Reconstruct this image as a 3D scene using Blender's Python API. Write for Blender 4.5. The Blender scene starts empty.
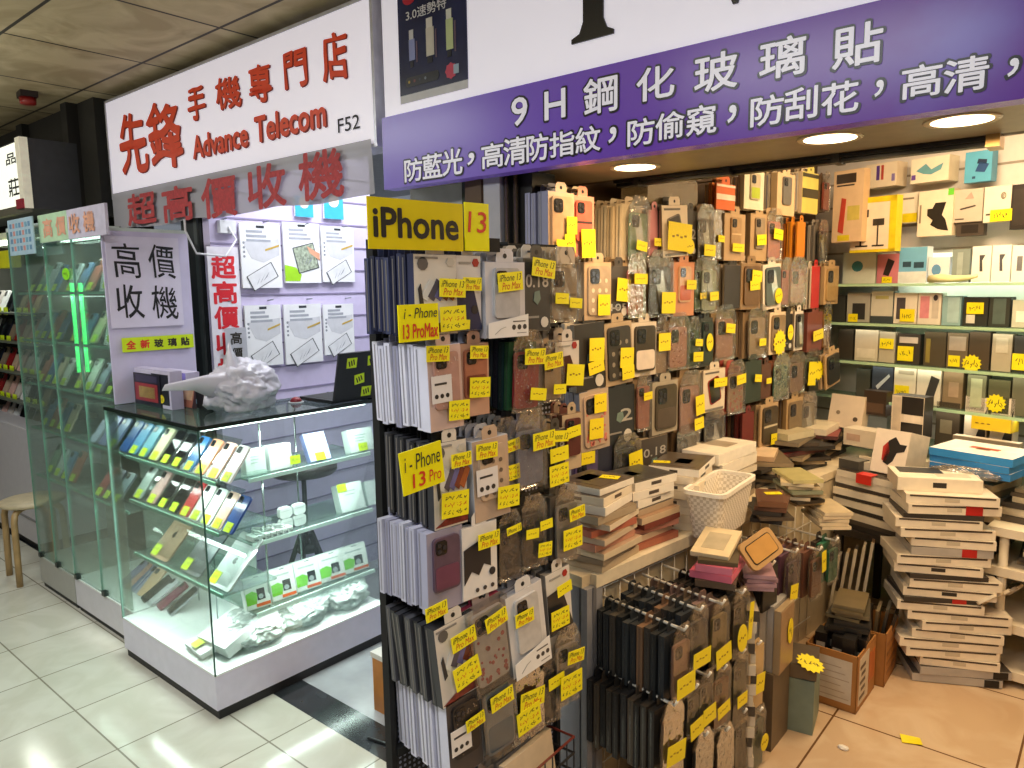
import bpy, bmesh, math, random
from math import radians as R, sin, cos, pi
from mathutils import Vector, Matrix
random.seed(7)
SC = bpy.context.scene
COL = SC.collection

# ------------------------------------------------------------------ camera
FPX = 740.0; PITCH = R(7.55); ROLL = R(-.82); HEAD = R(46.5); EYE = Vector((0, 0, 1.6))
_f = Vector((0, cos(PITCH), -sin(PITCH))); _u = Vector((0, sin(PITCH), cos(PITCH))); _r = Vector((1, 0, 0))
_r2 = cos(ROLL) * _r + sin(ROLL) * _u; _u2 = -sin(ROLL) * _r + cos(ROLL) * _u
_Z = Matrix.Rotation(HEAD, 3, 'Z')
CR, CU, CF = _Z @ _r2, _Z @ _u2, _Z @ _f
cam_data = bpy.data.cameras.new('camera'); cam = bpy.data.objects.new('camera', cam_data); COL.objects.link(cam)
cam_data.sensor_width = 36; cam_data.lens = FPX / 1024 * 36; cam_data.clip_start = .02; cam_data.clip_end = 60
mw = Matrix.Identity(4)
for i in range(3):
    mw[i][0] = CR[i]; mw[i][1] = CU[i]; mw[i][2] = -CF[i]; mw[i][3] = EYE[i]
cam.matrix_world = mw
SC.camera = cam

# ------------------------------------------------------------------ world, exposure, colour
SC.view_settings.view_transform = 'Standard'
try: SC.view_settings.look = 'None'
except Exception: pass
SC.view_settings.exposure = 0.0; SC.view_settings.gamma = 1.0; SC.view_settings.use_curve_mapping = False
w = bpy.data.worlds.new('world'); SC.world = w; w.use_nodes = True
w.node_tree.nodes['Background'].inputs[0].default_value = (.80, .88, 1, 1)
w.node_tree.nodes['Background'].inputs[1].default_value = .22
cy = SC.cycles
cy.max_bounces = 8; cy.diffuse_bounces = 3; cy.glossy_bounces = 3; cy.transmission_bounces = 4; cy.transparent_max_bounces = 24
cy.caustics_reflective = False; cy.caustics_refractive = False
cy.sample_clamp_indirect = 4.0

# two frames: the world axes follow the phone case shop (Y runs into it along its side wall);
# the arcade corridor, its signs and the neighbour's counter are turned 6.5 degrees
OC = Vector((-2.65, .97, 0)); AX = Vector((.9936, .1132, 0)); BX = Vector((-.1132, .9936, 0))
CROT = math.atan2(.1132, .9936)
def cw(a, b, z=0): return OC + AX * a + BX * b + Vector((0, 0, z))
def ray(x, y): return (CR * ((x - 512) / FPX) + CU * ((384 - y) / FPX) + CF)
def onX(x, y, X): d = ray(x, y); return EYE + d * (X / d.x)
def onY(x, y, Y): d = ray(x, y); return EYE + d * (Y / d.y)
def onZ(x, y, Z): d = ray(x, y); return EYE + d * ((Z - 1.6) / d.z)
def onP(x, y, p, az):
    n = Vector((-az.y, az.x, 0)); d = ray(x, y); t = n.dot(p - EYE) / n.dot(d); return EYE + d * t
def fab(p): q = p - OC; return (q.dot(AX), q.dot(BX), p.z)
def fB(x, y, B): return fab(onP(x, y, cw(0, B), AX))     # a point on the corridor facing plane b = B
def fA(x, y, A): return fab(onP(x, y, cw(A, 0), BX))     # a point on the side plane a = A

def area(name, loc, size, power, color, rot=(0, 0, 0), size_y=None, spread=None):
    l = bpy.data.lights.new(name, 'AREA'); l.energy = power; l.color = color; l.size = size
    if size_y: l.shape = 'RECTANGLE'; l.size_y = size_y
    if spread: l.spread = spread
    o = bpy.data.objects.new(name, l); o.location = loc; o.rotation_euler = rot; COL.objects.link(o); return o
COOL = (.93, .97, 1.0); WARM = (1.0, .70, .38)
# corridor ceiling lamps (above and behind the viewer), shop ceiling lamps, showcase tubes, added fill lights
area('corridor_lamp_and_fill', cw(1.4, -1.3, 2.60), 1.3, 36, COOL, (0, 0, CROT), .3)
area('corridor_lamp_and_fill', cw(3.6, -1.1, 2.60), 1.3, 26, COOL, (0, 0, CROT), .3)
area('corridor_lamp_and_fill', cw(-1.2, -1.1, 2.60), 1.3, 24, COOL, (0, 0, CROT), .3)
area('corridor_lamp_and_fill', cw(-3.2, -1.0, 2.60), 1.3, 8, COOL, (0, 0, CROT), .3)
area('case_shop_lamp_and_fill', (-.35, 2.9, 2.36), .9, 23, WARM, (0, 0, 0), .5)
area('case_shop_lamp_and_fill', (-.9, 3.25, 2.36), .6, 8, WARM, (0, 0, 0), .3)
area('case_shop_lamp_and_fill', (-.75, 2.85, 2.34), .8, 16, (1, .78, .52), (R(58), 0, R(8)), .25)  # added unseen area light, tilted to brighten the back wall
for a_, b_, pw_ in ((.6, -1.2, 16), (-1.6, -1.0, 14), (-3.6, -.9, 6)):   # added upward fill lights that brighten the ceiling, no fixture there
    area('corridor_lamp_and_fill', cw(a_, b_, 2.15), 1.3, pw_, (1, .96, .86), (pi, 0, CROT), .25)
area('telecom_shop_light', cw(-.30, 1.2, 2.5), .5, 27, COOL, (0, 0, CROT), 1.2)

# ------------------------------------------------------------------ materials
def lin(h):
    if not isinstance(h, str): return tuple(h)[:3]
    h = h.lstrip('#'); v = [int(h[i:i + 2], 16) / 255 for i in (0, 2, 4)]
    return tuple(c / 12.92 if c <= .04045 else ((c + .055) / 1.055) ** 2.4 for c in v)
_M = {}
def mat(c, rough=.55, metal=0, emit=0, noise=.10, scale=22, bump=0, name=None):
    key = (c, rough, metal, emit, noise, scale, bump)
    if key in _M: return _M[key]
    m = bpy.data.materials.new(name or 'm_%s' % str(c).strip('#')); m.use_nodes = True; nt = m.node_tree
    p = nt.nodes['Principled BSDF']; l = lin(c)
    p.inputs['Roughness'].default_value = rough; p.inputs['Metallic'].default_value = metal
    if noise:
        tc = nt.nodes.new('ShaderNodeTexCoord'); n = nt.nodes.new('ShaderNodeTexNoise'); n.inputs['Scale'].default_value = scale
        n.inputs['Detail'].default_value = 3
        r = nt.nodes.new('ShaderNodeValToRGB')
        r.color_ramp.elements[0].position = .3; r.color_ramp.elements[1].position = .72
        r.color_ramp.elements[0].color = tuple(max(0, x * (1 - noise)) for x in l) + (1,)
        r.color_ramp.elements[1].color = tuple(min(1, x * (1 + noise * .6) + noise * .01) for x in l) + (1,)
        nt.links.new(tc.outputs['Object'], n.inputs['Vector']); nt.links.new(n.outputs['Fac'], r.inputs['Fac'])
        nt.links.new(r.outputs['Color'], p.inputs['Base Color'])
        if bump:
            bn = nt.nodes.new('ShaderNodeBump'); bn.inputs['Strength'].default_value = bump; bn.inputs['Distance'].default_value = .01
            nt.links.new(n.outputs['Fac'], bn.inputs['Height']); nt.links.new(bn.outputs['Normal'], p.inputs['Normal'])
        if emit: nt.links.new(r.outputs['Color'], p.inputs['Emission Color'])
    else:
        p.inputs['Base Color'].default_value = l + (1,)
        if emit: p.inputs['Emission Color'].default_value = l + (1,)
    if emit: p.inputs['Emission Strength'].default_value = emit
    _M[key] = m; return m
def film(tint, gloss=.16, rough=.12, bump=0, name='film', body=0, bcol='#ffffff'):
    """thin clear plastic or glass: mostly see-through, a little gloss, optionally some milky body"""
    key = ('film', tint, gloss, rough, bump, body, bcol)
    if key in _M: return _M[key]
    m = bpy.data.materials.new(name); m.use_nodes = True; nt = m.node_tree; nt.nodes.clear()
    out = nt.nodes.new('ShaderNodeOutputMaterial'); mx = nt.nodes.new('ShaderNodeMixShader')
    t = nt.nodes.new('ShaderNodeBsdfTransparent'); t.inputs[0].default_value = lin(tint) + (1,)
    g = nt.nodes.new('ShaderNodeBsdfGlossy'); g.inputs['Roughness'].default_value = rough
    lw = nt.nodes.new('ShaderNodeLayerWeight'); lw.inputs[0].default_value = .35
    ma = nt.nodes.new('ShaderNodeMath'); ma.operation = 'MULTIPLY_ADD'; ma.inputs[1].default_value = .5; ma.inputs[2].default_value = gloss * .5
    nt.links.new(lw.outputs['Fresnel'], ma.inputs[0]); nt.links.new(ma.outputs[0], mx.inputs[0])
    first = t
    if body:
        d = nt.nodes.new('ShaderNodeBsdfDiffuse'); d.inputs[0].default_value = lin(bcol) + (1,)
        m2 = nt.nodes.new('ShaderNodeMixShader'); m2.inputs[0].default_value = body
        nt.links.new(t.outputs[0], m2.inputs[1]); nt.links.new(d.outputs[0], m2.inputs[2]); first = m2
    nt.links.new(first.outputs[0], mx.inputs[1]); nt.links.new(g.outputs[0], mx.inputs[2]); nt.links.new(mx.outputs[0], out.inputs[0])
    if bump:
        tc = nt.nodes.new('ShaderNodeTexCoord'); n = nt.nodes.new('ShaderNodeTexNoise'); n.inputs['Scale'].default_value = 38
        bn = nt.nodes.new('ShaderNodeBump'); bn.inputs['Strength'].default_value = bump; bn.inputs['Distance'].default_value = .01
        nt.links.new(tc.outputs['Object'], n.inputs['Vector']); nt.links.new(n.outputs['Fac'], bn.inputs['Height'])
        nt.links.new(bn.outputs['Normal'], g.inputs['Normal'])
    _M[key] = m; return m
GLASS = lambda: film('#f3fbf7', .06, .02, name='shop_glass')
EDGE = lambda: mat('#3f7a68', .1, noise=.05)
POLY = lambda: film('#faf8f4', .24, .12, bump=.8, name='poly_bag', body=.03)
CLEAR = lambda: film('#f2f4f4', .22, .1, name='clear_plastic', body=.03)

# ------------------------------------------------------------------ mesh builder
class MB:
    def __init__(s): s.v = []; s.f = []; s.mi = []; s.mats = []; s.smooth = []
    def m(s, mt):
        if mt not in s.mats: s.mats.append(mt)
        return s.mats.index(mt)
    def add(s, vs, fs, mt, M=None, smooth=False):
        o = len(s.v); k = s.m(mt)
        for v in vs:
            v = Vector(v); s.v.append(M @ v if M is not None else v)
        for f in fs: s.f.append([o + i for i in f]); s.mi.append(k); s.smooth.append(smooth)
        return s
    def box(s, x0, x1, y0, y1, z0, z1, mt, M=None):
        vs = [(x, y, z) for x in (x0, x1) for y in (y0, y1) for z in (z0, z1)]
        return s.add(vs, [(0, 1, 3, 2), (4, 6, 7, 5), (0, 4, 5, 1), (2, 3, 7, 6), (0, 2, 6, 4), (1, 5, 7, 3)], mt, M)
    def quad(s, pts, mt, M=None): return s.add(pts, [list(range(len(pts)))], mt, M)
    def prism(s, poly, t0, t1, mt, M=None, axis='x', smooth=False):
        """poly (u,v) extruded: axis x -> (t,u,v); z -> (u,v,t); y -> (u,t,v)"""
        n = len(poly)
        mk = {'x': lambda u, v, t: (t, u, v), 'z': lambda u, v, t: (u, v, t), 'y': lambda u, v, t: (u, t, v)}[axis]
        vs = [mk(u, v, t0) for u, v in poly] + [mk(u, v, t1) for u, v in poly]
        fs = [list(range(n))[::-1], list(range(n, 2 * n))] + [(i, (i + 1) % n, n + (i + 1) % n, n + i) for i in range(n)]
        return s.add(vs, fs, mt, M)
    def tube(s, pts, r, mt, M=None, seg=8):
        pts = [Vector(p) for p in pts]; vs = []; fs = []
        for i, p in enumerate(pts):
            d = (pts[min(i + 1, len(pts) - 1)] - pts[max(i - 1, 0)]).normalized()
            a = d.orthogonal().normalized(); b = d.cross(a)
            if i and vs:
                a0 = (vs[-seg] - pts[i - 1]).normalized(); a = (a0 - d * a0.dot(d)).normalized(); b = d.cross(a)
            rr = r[i] if isinstance(r, (list, tuple)) else r
            vs += [p + (a * cos(2 * pi * k / seg) + b * sin(2 * pi * k / seg)) * rr for k in range(seg)]
        for i in range(len(pts) - 1):
            for k in range(seg): fs.append((i * seg + k, i * seg + (k + 1) % seg, (i + 1) * seg + (k + 1) % seg, (i + 1) * seg + k))
        fs.append(list(range(seg))[::-1]); fs.append([(len(pts) - 1) * seg + k for k in range(seg)])
        return s.add(vs, fs, mt, M, True)
    def lathe(s, prof, mt, M=None, seg=24):
        vs = []; fs = []
        for r, z in prof: vs += [(r * cos(2 * pi * k / seg), r * sin(2 * pi * k / seg), z) for k in range(seg)]
        for i in range(len(prof) - 1):
            for k in range(seg): fs.append((i * seg + k, i * seg + (k + 1) % seg, (i + 1) * seg + (k + 1) % seg, (i + 1) * seg + k))
        fs.append(list(range(seg))[::-1]); fs.append([(len(prof) - 1) * seg + k for k in range(seg)])
        return s.add(vs, fs, mt, M, True)
    def mesh(s, name):
        me = bpy.data.meshes.new(name); me.from_pydata([tuple(v) for v in s.v], [], s.f)
        for mt in s.mats: me.materials.append(mt)
        me.polygons.foreach_set('material_index', s.mi); me.polygons.foreach_set('use_smooth', s.smooth); me.update()
        bm = bmesh.new(); bm.from_mesh(me); bmesh.ops.recalc_face_normals(bm, faces=bm.faces); bm.to_mesh(me); bm.free()
        return me
    def build(s, name, parent=None, loc=None, rot=None): return put(name, s.mesh(name), parent, loc, rot)
def put(name, me, parent=None, loc=None, rot=None):
    o = bpy.data.objects.new(name, me); COL.objects.link(o)
    if parent is not None: o.parent = parent
    if loc is not None: o.location = loc
    if rot is not None: o.rotation_euler = rot
    return o
def empty(name, loc=(0, 0, 0), rz=0, rot=None):
    o = bpy.data.objects.new(name, None); o.empty_display_size = .05; COL.objects.link(o)
    o.location = loc; o.rotation_euler = rot if rot else (0, 0, rz); return o
def tag(o, label, cat, group=None, kind=None):
    o['label'] = label; o['category'] = cat
    if group: o['group'] = group
    if kind: o['kind'] = kind
    return o
def struct(o, label=None, cat=None):
    o['kind'] = 'structure'
    if label: o['label'] = label
    if cat: o['category'] = cat
    return o
def copy_tree(o, parent=None):
    c = o.copy(); COL.objects.link(c); c.parent = parent
    for ch in o.children: copy_tree(ch, c)
    return c
ORD = ['first', 'second', 'third', 'fourth', 'fifth', 'sixth', 'seventh', 'eighth', 'ninth', 'tenth', 'eleventh', 'twelfth',
       'thirteenth', 'fourteenth', 'fifteenth', 'sixteenth', 'seventeenth', 'eighteenth', 'nineteenth', 'twentieth'] + ['21st', '22nd', '23rd'] + ['%dth' % i for i in range(24, 60)]
def rrect(w, h, r, seg=4, cx=0, cy=0):
    pts = []
    for (sx, sy, a0) in ((1, 1, 0), (-1, 1, 90), (-1, -1, 180), (1, -1, 270)):
        for k in range(seg + 1):
            a = R(a0 + 90 * k / seg); pts.append((cx + sx * (w / 2 - r) + r * cos(a), cy + sy * (h / 2 - r) + r * sin(a)))
    return pts
def circ(r, seg=14, cx=0, cy=0, ry=None):
    return [(cx + r * cos(2 * pi * k / seg), cy + (ry or r) * sin(2 * pi * k / seg)) for k in range(seg)]
def star(r1, r2, n=14, cx=0, cy=0):
    return [(cx + (r1 if k % 2 else r2) * cos(pi * k / n), cy + (r1 if k % 2 else r2) * sin(pi * k / n)) for k in range(2 * n)]

# lettering: glyph outlines as mesh data, normalised to the unit box of their ink
_G = {}
def glyph(txt, bold=0.0, shear=0.0):
    key = (txt, bold, shear)
    if key in _G: return _G[key]
    cu = bpy.data.curves.new('t', 'FONT'); cu.body = txt; cu.size = 1; cu.offset = bold; cu.shear = shear; cu.resolution_u = 3
    o = bpy.data.objects.new('t', cu); COL.objects.link(o)
    dg = bpy.context.evaluated_depsgraph_get(); dg.update()
    me = bpy.data.meshes.new_from_object(o.evaluated_get(dg))
    vs = [v.co.copy() for v in me.vertices]; fs = [list(p.vertices) for p in me.polygons]
    bpy.data.objects.remove(o); bpy.data.curves.remove(cu); bpy.data.meshes.remove(me)
    if not vs: _G[key] = ([], [], 1); return _G[key]
    x0 = min(v.x for v in vs); x1 = max(v.x for v in vs); y0 = min(v.y for v in vs); y1 = max(v.y for v in vs)
    out = [((v.x - x0) / max(1e-6, x1 - x0), (v.y - y0) / max(1e-6, y1 - y0)) for v in vs]
    _G[key] = (out, fs, (x1 - x0) / max(1e-6, y1 - y0)); return _G[key]
def text_on(mb, txt, u0, u1, v0, v1, t, mt, M=None, bold=0., shear=0., axis='x', wob=0):
    """ink of txt fills u0..u1 x v0..v1; axis x -> (t,u,v), axis y -> (u,t,v), z -> (u,v,t)"""
    vs, fs, asp = glyph(txt, 0.0, shear)
    if u1 is None: u1 = u0 + asp * (v1 - v0)
    mk = {'x': lambda u, v: (t, u, v), 'z': lambda u, v: (u, v, t), 'y': lambda u, v: (u, t, v)}[axis]
    fat = bold * (v1 - v0)
    shifts = [(0, 0)] + ([(fat * cos(k * pi / 4), fat * sin(k * pi / 4)) for k in range(8)] if bold else [])
    if bold: u0 += fat; u1 -= fat; v0 += fat; v1 -= fat
    base = []
    for x, y in vs:
        if wob: x, y = x + wob * sin(y * 5.3 + 1.3) * .6 + wob * .5 * sin(x * 9), y + wob * sin(x * 6.1) * .8 + wob * .5 * sin(y * 11)
        base.append((u0 + (u1 - u0) * x, v0 + (v1 - v0) * y))
    for i, (dx, dy) in enumerate(shifts):
        e = i * 2.5e-5 * (-1 if axis == 'y' else 1)
        mk2 = {'x': lambda u, v: (t + e, u, v), 'z': lambda u, v: (u, v, t + e), 'y': lambda u, v: (u, t + e, v)}[axis]
        mb.add([mk2(u + dx, v + dy) for u, v in base], fs, mt, M)
CMAT = Matrix.Translation(OC) @ Matrix.Rotation(CROT, 4, 'Z')     # corridor frame -> world
def cempty(name, a=0, b=0, z=0, rz=0): return empty(name, cw(a, b, z), CROT + rz)
# ------------------------------------------------------------------ the setting
def cb(mb, name, parent=None):
    """build a mesh whose coordinates are given in the corridor frame"""
    if parent is None: return mb.build(name, None, OC, (0, 0, CROT))
    return mb.build(name, parent)
def tiles(c1, c2, cm, bw, rh, ox, oy, mortar=.004, rough=.2, vein=.0, vcol='#888888', emitless=True, rot=0):
    m = bpy.data.materials.new('tiles'); m.use_nodes = True; nt = m.node_tree; p = nt.nodes['Principled BSDF']
    tc = nt.nodes.new('ShaderNodeTexCoord'); mp = nt.nodes.new('ShaderNodeMapping'); mp.inputs['Location'].default_value = (-ox, -oy, 0)
    br = nt.nodes.new('ShaderNodeTexBrick'); br.offset = 0; br.inputs['Scale'].default_value = 1; br.inputs['Brick Width'].default_value = bw
    br.inputs['Row Height'].default_value = rh; br.inputs['Mortar Size'].default_value = mortar; br.inputs['Mortar Smooth'].default_value = .2
    br.inputs['Color1'].default_value = lin(c1) + (1,); br.inputs['Color2'].default_value = lin(c2) + (1,); br.inputs['Mortar'].default_value = lin(cm) + (1,)
    nt.links.new(tc.outputs['Object'], mp.inputs['Vector']); nt.links.new(mp.outputs['Vector'], br.inputs['Vector'])
    n = nt.nodes.new('ShaderNodeTexNoise'); n.inputs['Scale'].default_value = 3.2; n.inputs['Detail'].default_value = 9; n.inputs['Distortion'].default_value = 1.6
    nt.links.new(tc.outputs['Object'], n.inputs['Vector'])
    rp = nt.nodes.new('ShaderNodeValToRGB'); rp.color_ramp.elements[0].position = .40; rp.color_ramp.elements[0].color = lin(vcol) + (1,)
    rp.color_ramp.elements[1].position = .62; rp.color_ramp.elements[1].color = (1, 1, 1, 1)
    nt.links.new(n.outputs['Fac'], rp.inputs['Fac'])
    mx = nt.nodes.new('ShaderNodeMixRGB'); mx.blend_type = 'MULTIPLY'; mx.inputs[0].default_value = vein
    nt.links.new(br.outputs['Color'], mx.inputs[1]); nt.links.new(rp.outputs['Color'], mx.inputs[2]); nt.links.new(mx.outputs[0], p.inputs['Base Color'])
    p.inputs['Roughness'].default_value = rough
    return m
f = MB(); f.box(-9, 5, -3.2, .232, -.06, 0, tiles('#cfcdc0', '#c8c6b9', '#8a8577', .383, .36, .27, .045, .0035, .12, .35, '#d9d6ca'))
struct(cb(f, 'floor_corridor'), 'polished cream tiled arcade corridor floor', 'floor')
f = MB(); f.box(-9, 5, .232, .366, -.06, .001, mat('#2b2e31', .15, noise=.5, scale=9))
struct(cb(f, 'floor_threshold'), 'dark granite threshold strip across the shop fronts', 'floor')
f = MB(); f.box(-9, 1.02, .366, 4.5, -.06, 0, mat('#a9a9ad', .25, noise=.22, scale=5))
struct(cb(f, 'floor_telecom_shop'), 'grey marbled floor between the counter and the case stand', 'floor')
f = MB(); f.box(1.02, 5, .366, 4.5, -.06, 0, tiles('#d0b696', '#c9ae8e', '#6b4a2c', .56, .56, 1.778, 1.455, .004, .22, .35, '#d6bfa0'))
struct(cb(f, 'floor_case_shop'), 'beige tiled floor of the phone case shop', 'floor')
f = MB(); f.box(-9, 5, -3.2, .62, 2.65, 2.72, tiles('#c2b48f', '#b8aa86', '#2c261c', .697, .56, -1.09, .407, .008, .6, .45, '#a08f6c'))
struct(cb(f, 'ceiling_corridor'), 'stained beige panel ceiling of the arcade corridor', 'ceiling')
f = MB(); f.box(-9, .42, .62, 4.5, 2.62, 2.72, mat('#c9c9cc', .7))
struct(cb(f, 'ceiling_telecom_shop'))
f = MB(); f.box(.42, 5, .62, 4.5, 2.42, 2.72, mat('#6b5138', .7))
struct(cb(f, 'ceiling_case_shop'))
# soffit behind the purple fascia with its inner shutter track
SF = 1.955
TE = fab(onZ(998, 146, SF))[0]
f = MB(); f.box(.46, 5, .56, .96, SF, SF + .03, mat('#94866f', .38, noise=.12)); f.box(.46, 5, .96, 1.0, SF, 2.42, mat('#4b3a2b', .6))
struct(cb(f, 'ceiling_soffit'), 'brown grey soffit with round downlights behind the purple sign', 'ceiling')
f = MB()
f.box(1.12, TE, .965, .985, SF - .012, SF - .002, mat('#15120f', .35)); f.box(1.12, TE, .985, 1.02, SF - .022, SF + .010, mat('#0f0d0c', .4)); f.box(TE, TE + .03, .95, 1.03, SF - .03, SF + .02, mat('#b8935a', .3, .6))
for k in range(3): f.box(1.2 + k * .32, 1.22 + k * .32, .96, 1.025, SF - .026, SF + .0, mat('#201b17', .4))
struct(cb(f, 'trim_shutter_track'), 'black shutter track along the inner edge of the soffit', 'trim')
# corridor: dark far end and the wall behind the viewer side
f = MB(); f.box(-9, -8.9, -3.2, .6, 0, 2.7, mat('#3a382f', .8)); struct(cb(f, 'wall_corridor_end'))
f = MB(); f.box(-9, 5, -3.3, -3.2, 0, 2.7, mat('#77756e', .8)); struct(cb(f, 'wall_corridor_opposite'))
f = MB(); f.box(-9, -2.6, 1.02, 1.1, 0, 2.7, mat('#2e2c27', .8)); struct(cb(f, 'wall_far_shop_back'))
f = MB(); f.box(-9, -1.9, .50, .58, 2.02, 2.66, mat('#26241f', .7)); f.box(-3.0, -2.9, .46, .6, 1.9, 2.66, mat('#1b1a17', .6)); f.box(-2.2, -2.12, .44, .5, 1.9, 2.66, mat('#1b1a17', .6))
struct(cb(f, 'wall_above_far_shops'), 'dark wall above the far shops', 'wall')
# telecom shop: lilac slatted side wall, dark pillar, back wall
SA = -.82
lil = mat('#cfc4e4', .45, noise=.05); lil2 = mat('#8d83a3', .5)
f = MB(); f.box(SA - .06, SA, .535, 1.50, 0, 2.62, lil)
z = .10
while z < 2.5:
    f.box(SA, SA + .004, .535, 1.50, z, z + .008, lil2); z += .1225
struct(cb(f, 'wall_slatted'), 'lilac slatted side wall of the telecom shop', 'wall')
f = MB(); f.box(SA - .27, SA - .075, .535, .60, 0, 2.62, mat('#25282b', .35)); f.box(SA - .13, SA - .10, .525, .536, 0, 2.62, mat('#5b6060', .3, .3))
struct(cb(f, 'wall_pillar'), 'dark grey metal pillar between poster and red banner', 'pillar')
f = MB(); f.box(-1.2, .42, 3.45, 3.5, 0, 2.62, mat('#c8d2dc', .5)); struct(cb(f, 'wall_telecom_back'))
f = MB(); f.box(.62, .70, .75, 3.5, 0, 2.62, mat('#b9bcc2', .5)); struct(cb(f, 'wall_party'))
# pier, mirror strip and shutter rails at the corner of the case shop
a0 = fB(484, 220, .56)[0]; a1 = fB(500, 220, .56)[0]
f = MB(); f.box(a0, a1, .56, .72, 0, SF, mat('#a9a7ae', .4, noise=.05)); struct(cb(f, 'wall_pier'), 'light grey pier between the two shops', 'wall')
am = fB(462, 200, .62)[0]
f = MB(); f.box(am, a0, .62, .70, 0, SF, mat('#3f463f', .2)); f.box(.45, am, .64, .70, 0, SF, mat('#b9bdbb', .3))
struct(cb(f, 'wall_beside_pier'))
f = MB(); rail = mat('#8a7a66', .25, .8); blk = mat('#141210', .5)
f.box(a1, a1 + .10, .60, .72, 0, SF, blk)
f.tube([(fB(507, 220, .575)[0], .575, 0), (fB(507, 220, .575)[0], .575, SF)], .008, rail)
f.tube([(fB(516, 220, .585)[0], .585, 0), (fB(516, 220, .585)[0], .585, SF)], .008, rail)
struct(cb(f, 'trim_shutter_rail'), 'pair of steel shutter rails beside the pier', 'trim')
# case shop walls (world axes)
f = MB(); f.box(-1.92, -1.84, 1.62, 4.2, 0, 2.42, mat('#5a4634', .7)); struct(f.build('wall_shop_side'), 'brown side wall hung with phone cases', 'wall')
PB0 = Vector((-1.66, 4.02, 0)); PBD = Vector((.986, -.165, 0)); PBN = Vector((.165, .986, 0)); BROT = math.atan2(-.165, .986)
BM = Matrix.Translation(PB0) @ Matrix.Rotation(BROT, 4, 'Z')
BMI = BM.inverted()
def bb(mb, name, parent=None): return mb.build(name, parent, PB0, (0, 0, BROT)) if parent is None else mb.build(name, parent)
def fK(x, y, d=0):
    """point on the back wall plane, d in front of it -> (along wall, -d, z)"""
    p = onP(x, y, PB0 - PBN * d, PBD); q = BMI @ p; return q
f = MB(); sw = mat('#d8cfc4', .45, noise=.05)
f.box(-.3, 3.0, 0, .06, 0, 2.42, sw)
for z in (1.74, 1.86, 1.98, 2.10, 2.22, 2.34): f.box(-.3, 3, -.003, 0, z, z + .010, mat('#9b8d7c', .5))
for z in (.3, .6, .9): f.box(-.3, 3, -.003, 0, z, z + .01, mat('#9b8d7c', .5))
struct(bb(f, 'wall_back'), 'white slatted back wall of the case shop', 'wall')
f = MB(); f.box(.75, .83, .6, 4.2, 0, 2.42, mat('#b59a78', .7)); struct(f.build('wall_shop_far_side'))

# ------------------------------------------------------------------ ceiling fittings
for i, (x, y, lab) in enumerate([(635, 167, 'round warm downlight in the soffit above the top row of boxes'), (830, 138, 'round warm downlight in the soffit under the purple sign comma'),
                                 (962, 120, 'largest round warm downlight in the soffit above the blue charger box')]):
    p = onZ(x, y, SF); d = empty('downlight', (p.x, p.y, SF)); tag(d, lab, 'ceiling light', 'downlights in the soffit')
    r_ = .062
    rim = MB(); rim.lathe([(r_ + .002, -.002), (r_ + .014, -.004), (r_ + .016, .0), (r_, .001)], mat('#d9c9ae', .35)); rim.build('rim', d)
    le = MB(); le.lathe([(r_, -.003), (r_ * .6, -.0035), (.002, -.004)], mat('#ffe2b0', .4, emit=9, noise=0)); le.build('lens', d)
    area('downlight_lamp', (p.x, p.y, SF - .012), .11, 3.2 if i == 0 else 4.6, WARM)
# red alarm on the corridor ceiling
ap = onZ(27, 92, 2.65)
al = empty('fire_alarm', (ap.x, ap.y, 2.65)); tag(al, 'small dark red fire alarm on the stained ceiling', 'alarm')
m_ = MB(); m_.box(-.05, .05, -.04, .04, -.03, 0, mat('#241a19', .5)); m_.build('base', al)
m_ = MB(); m_.lathe([(.04, -.03), (.038, -.062), (.025, -.066)], mat('#8e1f1c', .35)); m_.build('sounder', al)

# ------------------------------------------------------------------ signs along the corridor
SB = .518
def chars(mb, rows, B, t, mt, bold=.02, shear=0, wob=0, grow=0, zfix=None):
    """rows: (char, x0, y0, x1, y1) in photo pixels, laid on the plane b = B and set upright"""
    for ch, x0, y0, x1, y1 in rows:
        xm = (x0 + x1) / 2; ym = (y0 + y1) / 2
        ua = fB(x0, ym, B)[0]; ub = fB(x1, ym, B)[0]; s = (y1 - y0); asx = (x1 - x0)
        k = .14 * asx                      # the lines of this plane climb to one side: take that out of the pixel box
        zt = fB(xm, y0 + k, B)[2]; zb = fB(xm, y1 - k, B)[2]
        text_on(mb, ch, ua - grow, ub + grow, zb - grow, zt + grow, t, mt, None, bold, shear, 'y', wob)
sg = cempty('shop_sign', -.69, SB, 2.11); tag(sg, 'white shop sign with red Chinese characters, Advance Telecom and F52', 'sign')
white_lb = mat('#efeaf6', .35, emit=.42, noise=.02)
inv = Matrix.Translation((.69, -SB, -2.11))
f = MB(); f.box(-1.79, .41, SB, SB + .10, 2.108, 2.602, white_lb, inv); f.build('light_box', sg)
f = MB(); al_ = mat('#c9c9d2', .3, .3)
f.box(-1.80, .425, SB - .004, SB + .104, 2.600, 2.612, al_, inv); f.box(-1.80, -1.788, SB - .004, SB + .104, 2.10, 2.612, al_, inv)
f.box(.408, .422, SB - .004, SB + .104, 2.10, 2.612, al_, inv); f.box(-1.80, .425, SB - .004, SB + .104, 2.098, 2.110, al_, inv); f.build('frame', sg)
red = mat('#dc4420', .4, emit=.12, noise=.08); dred = mat('#7c1f18', .5, noise=0)
def signtext(parent, nm, rows, t, mt, mtb=None, **k):
    g = MB()
    if mtb: chars(g, [(c, x0 + 1.2, y0 + .6, x1 + 1.2, y1 + .8) for c, x0, y0, x1, y1 in rows], SB, t + .001, mtb, **k)
    chars(g, rows, SB, t, mt, **k)
    g.v = [inv @ v for v in g.v]; return g.build(nm, parent)
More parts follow.
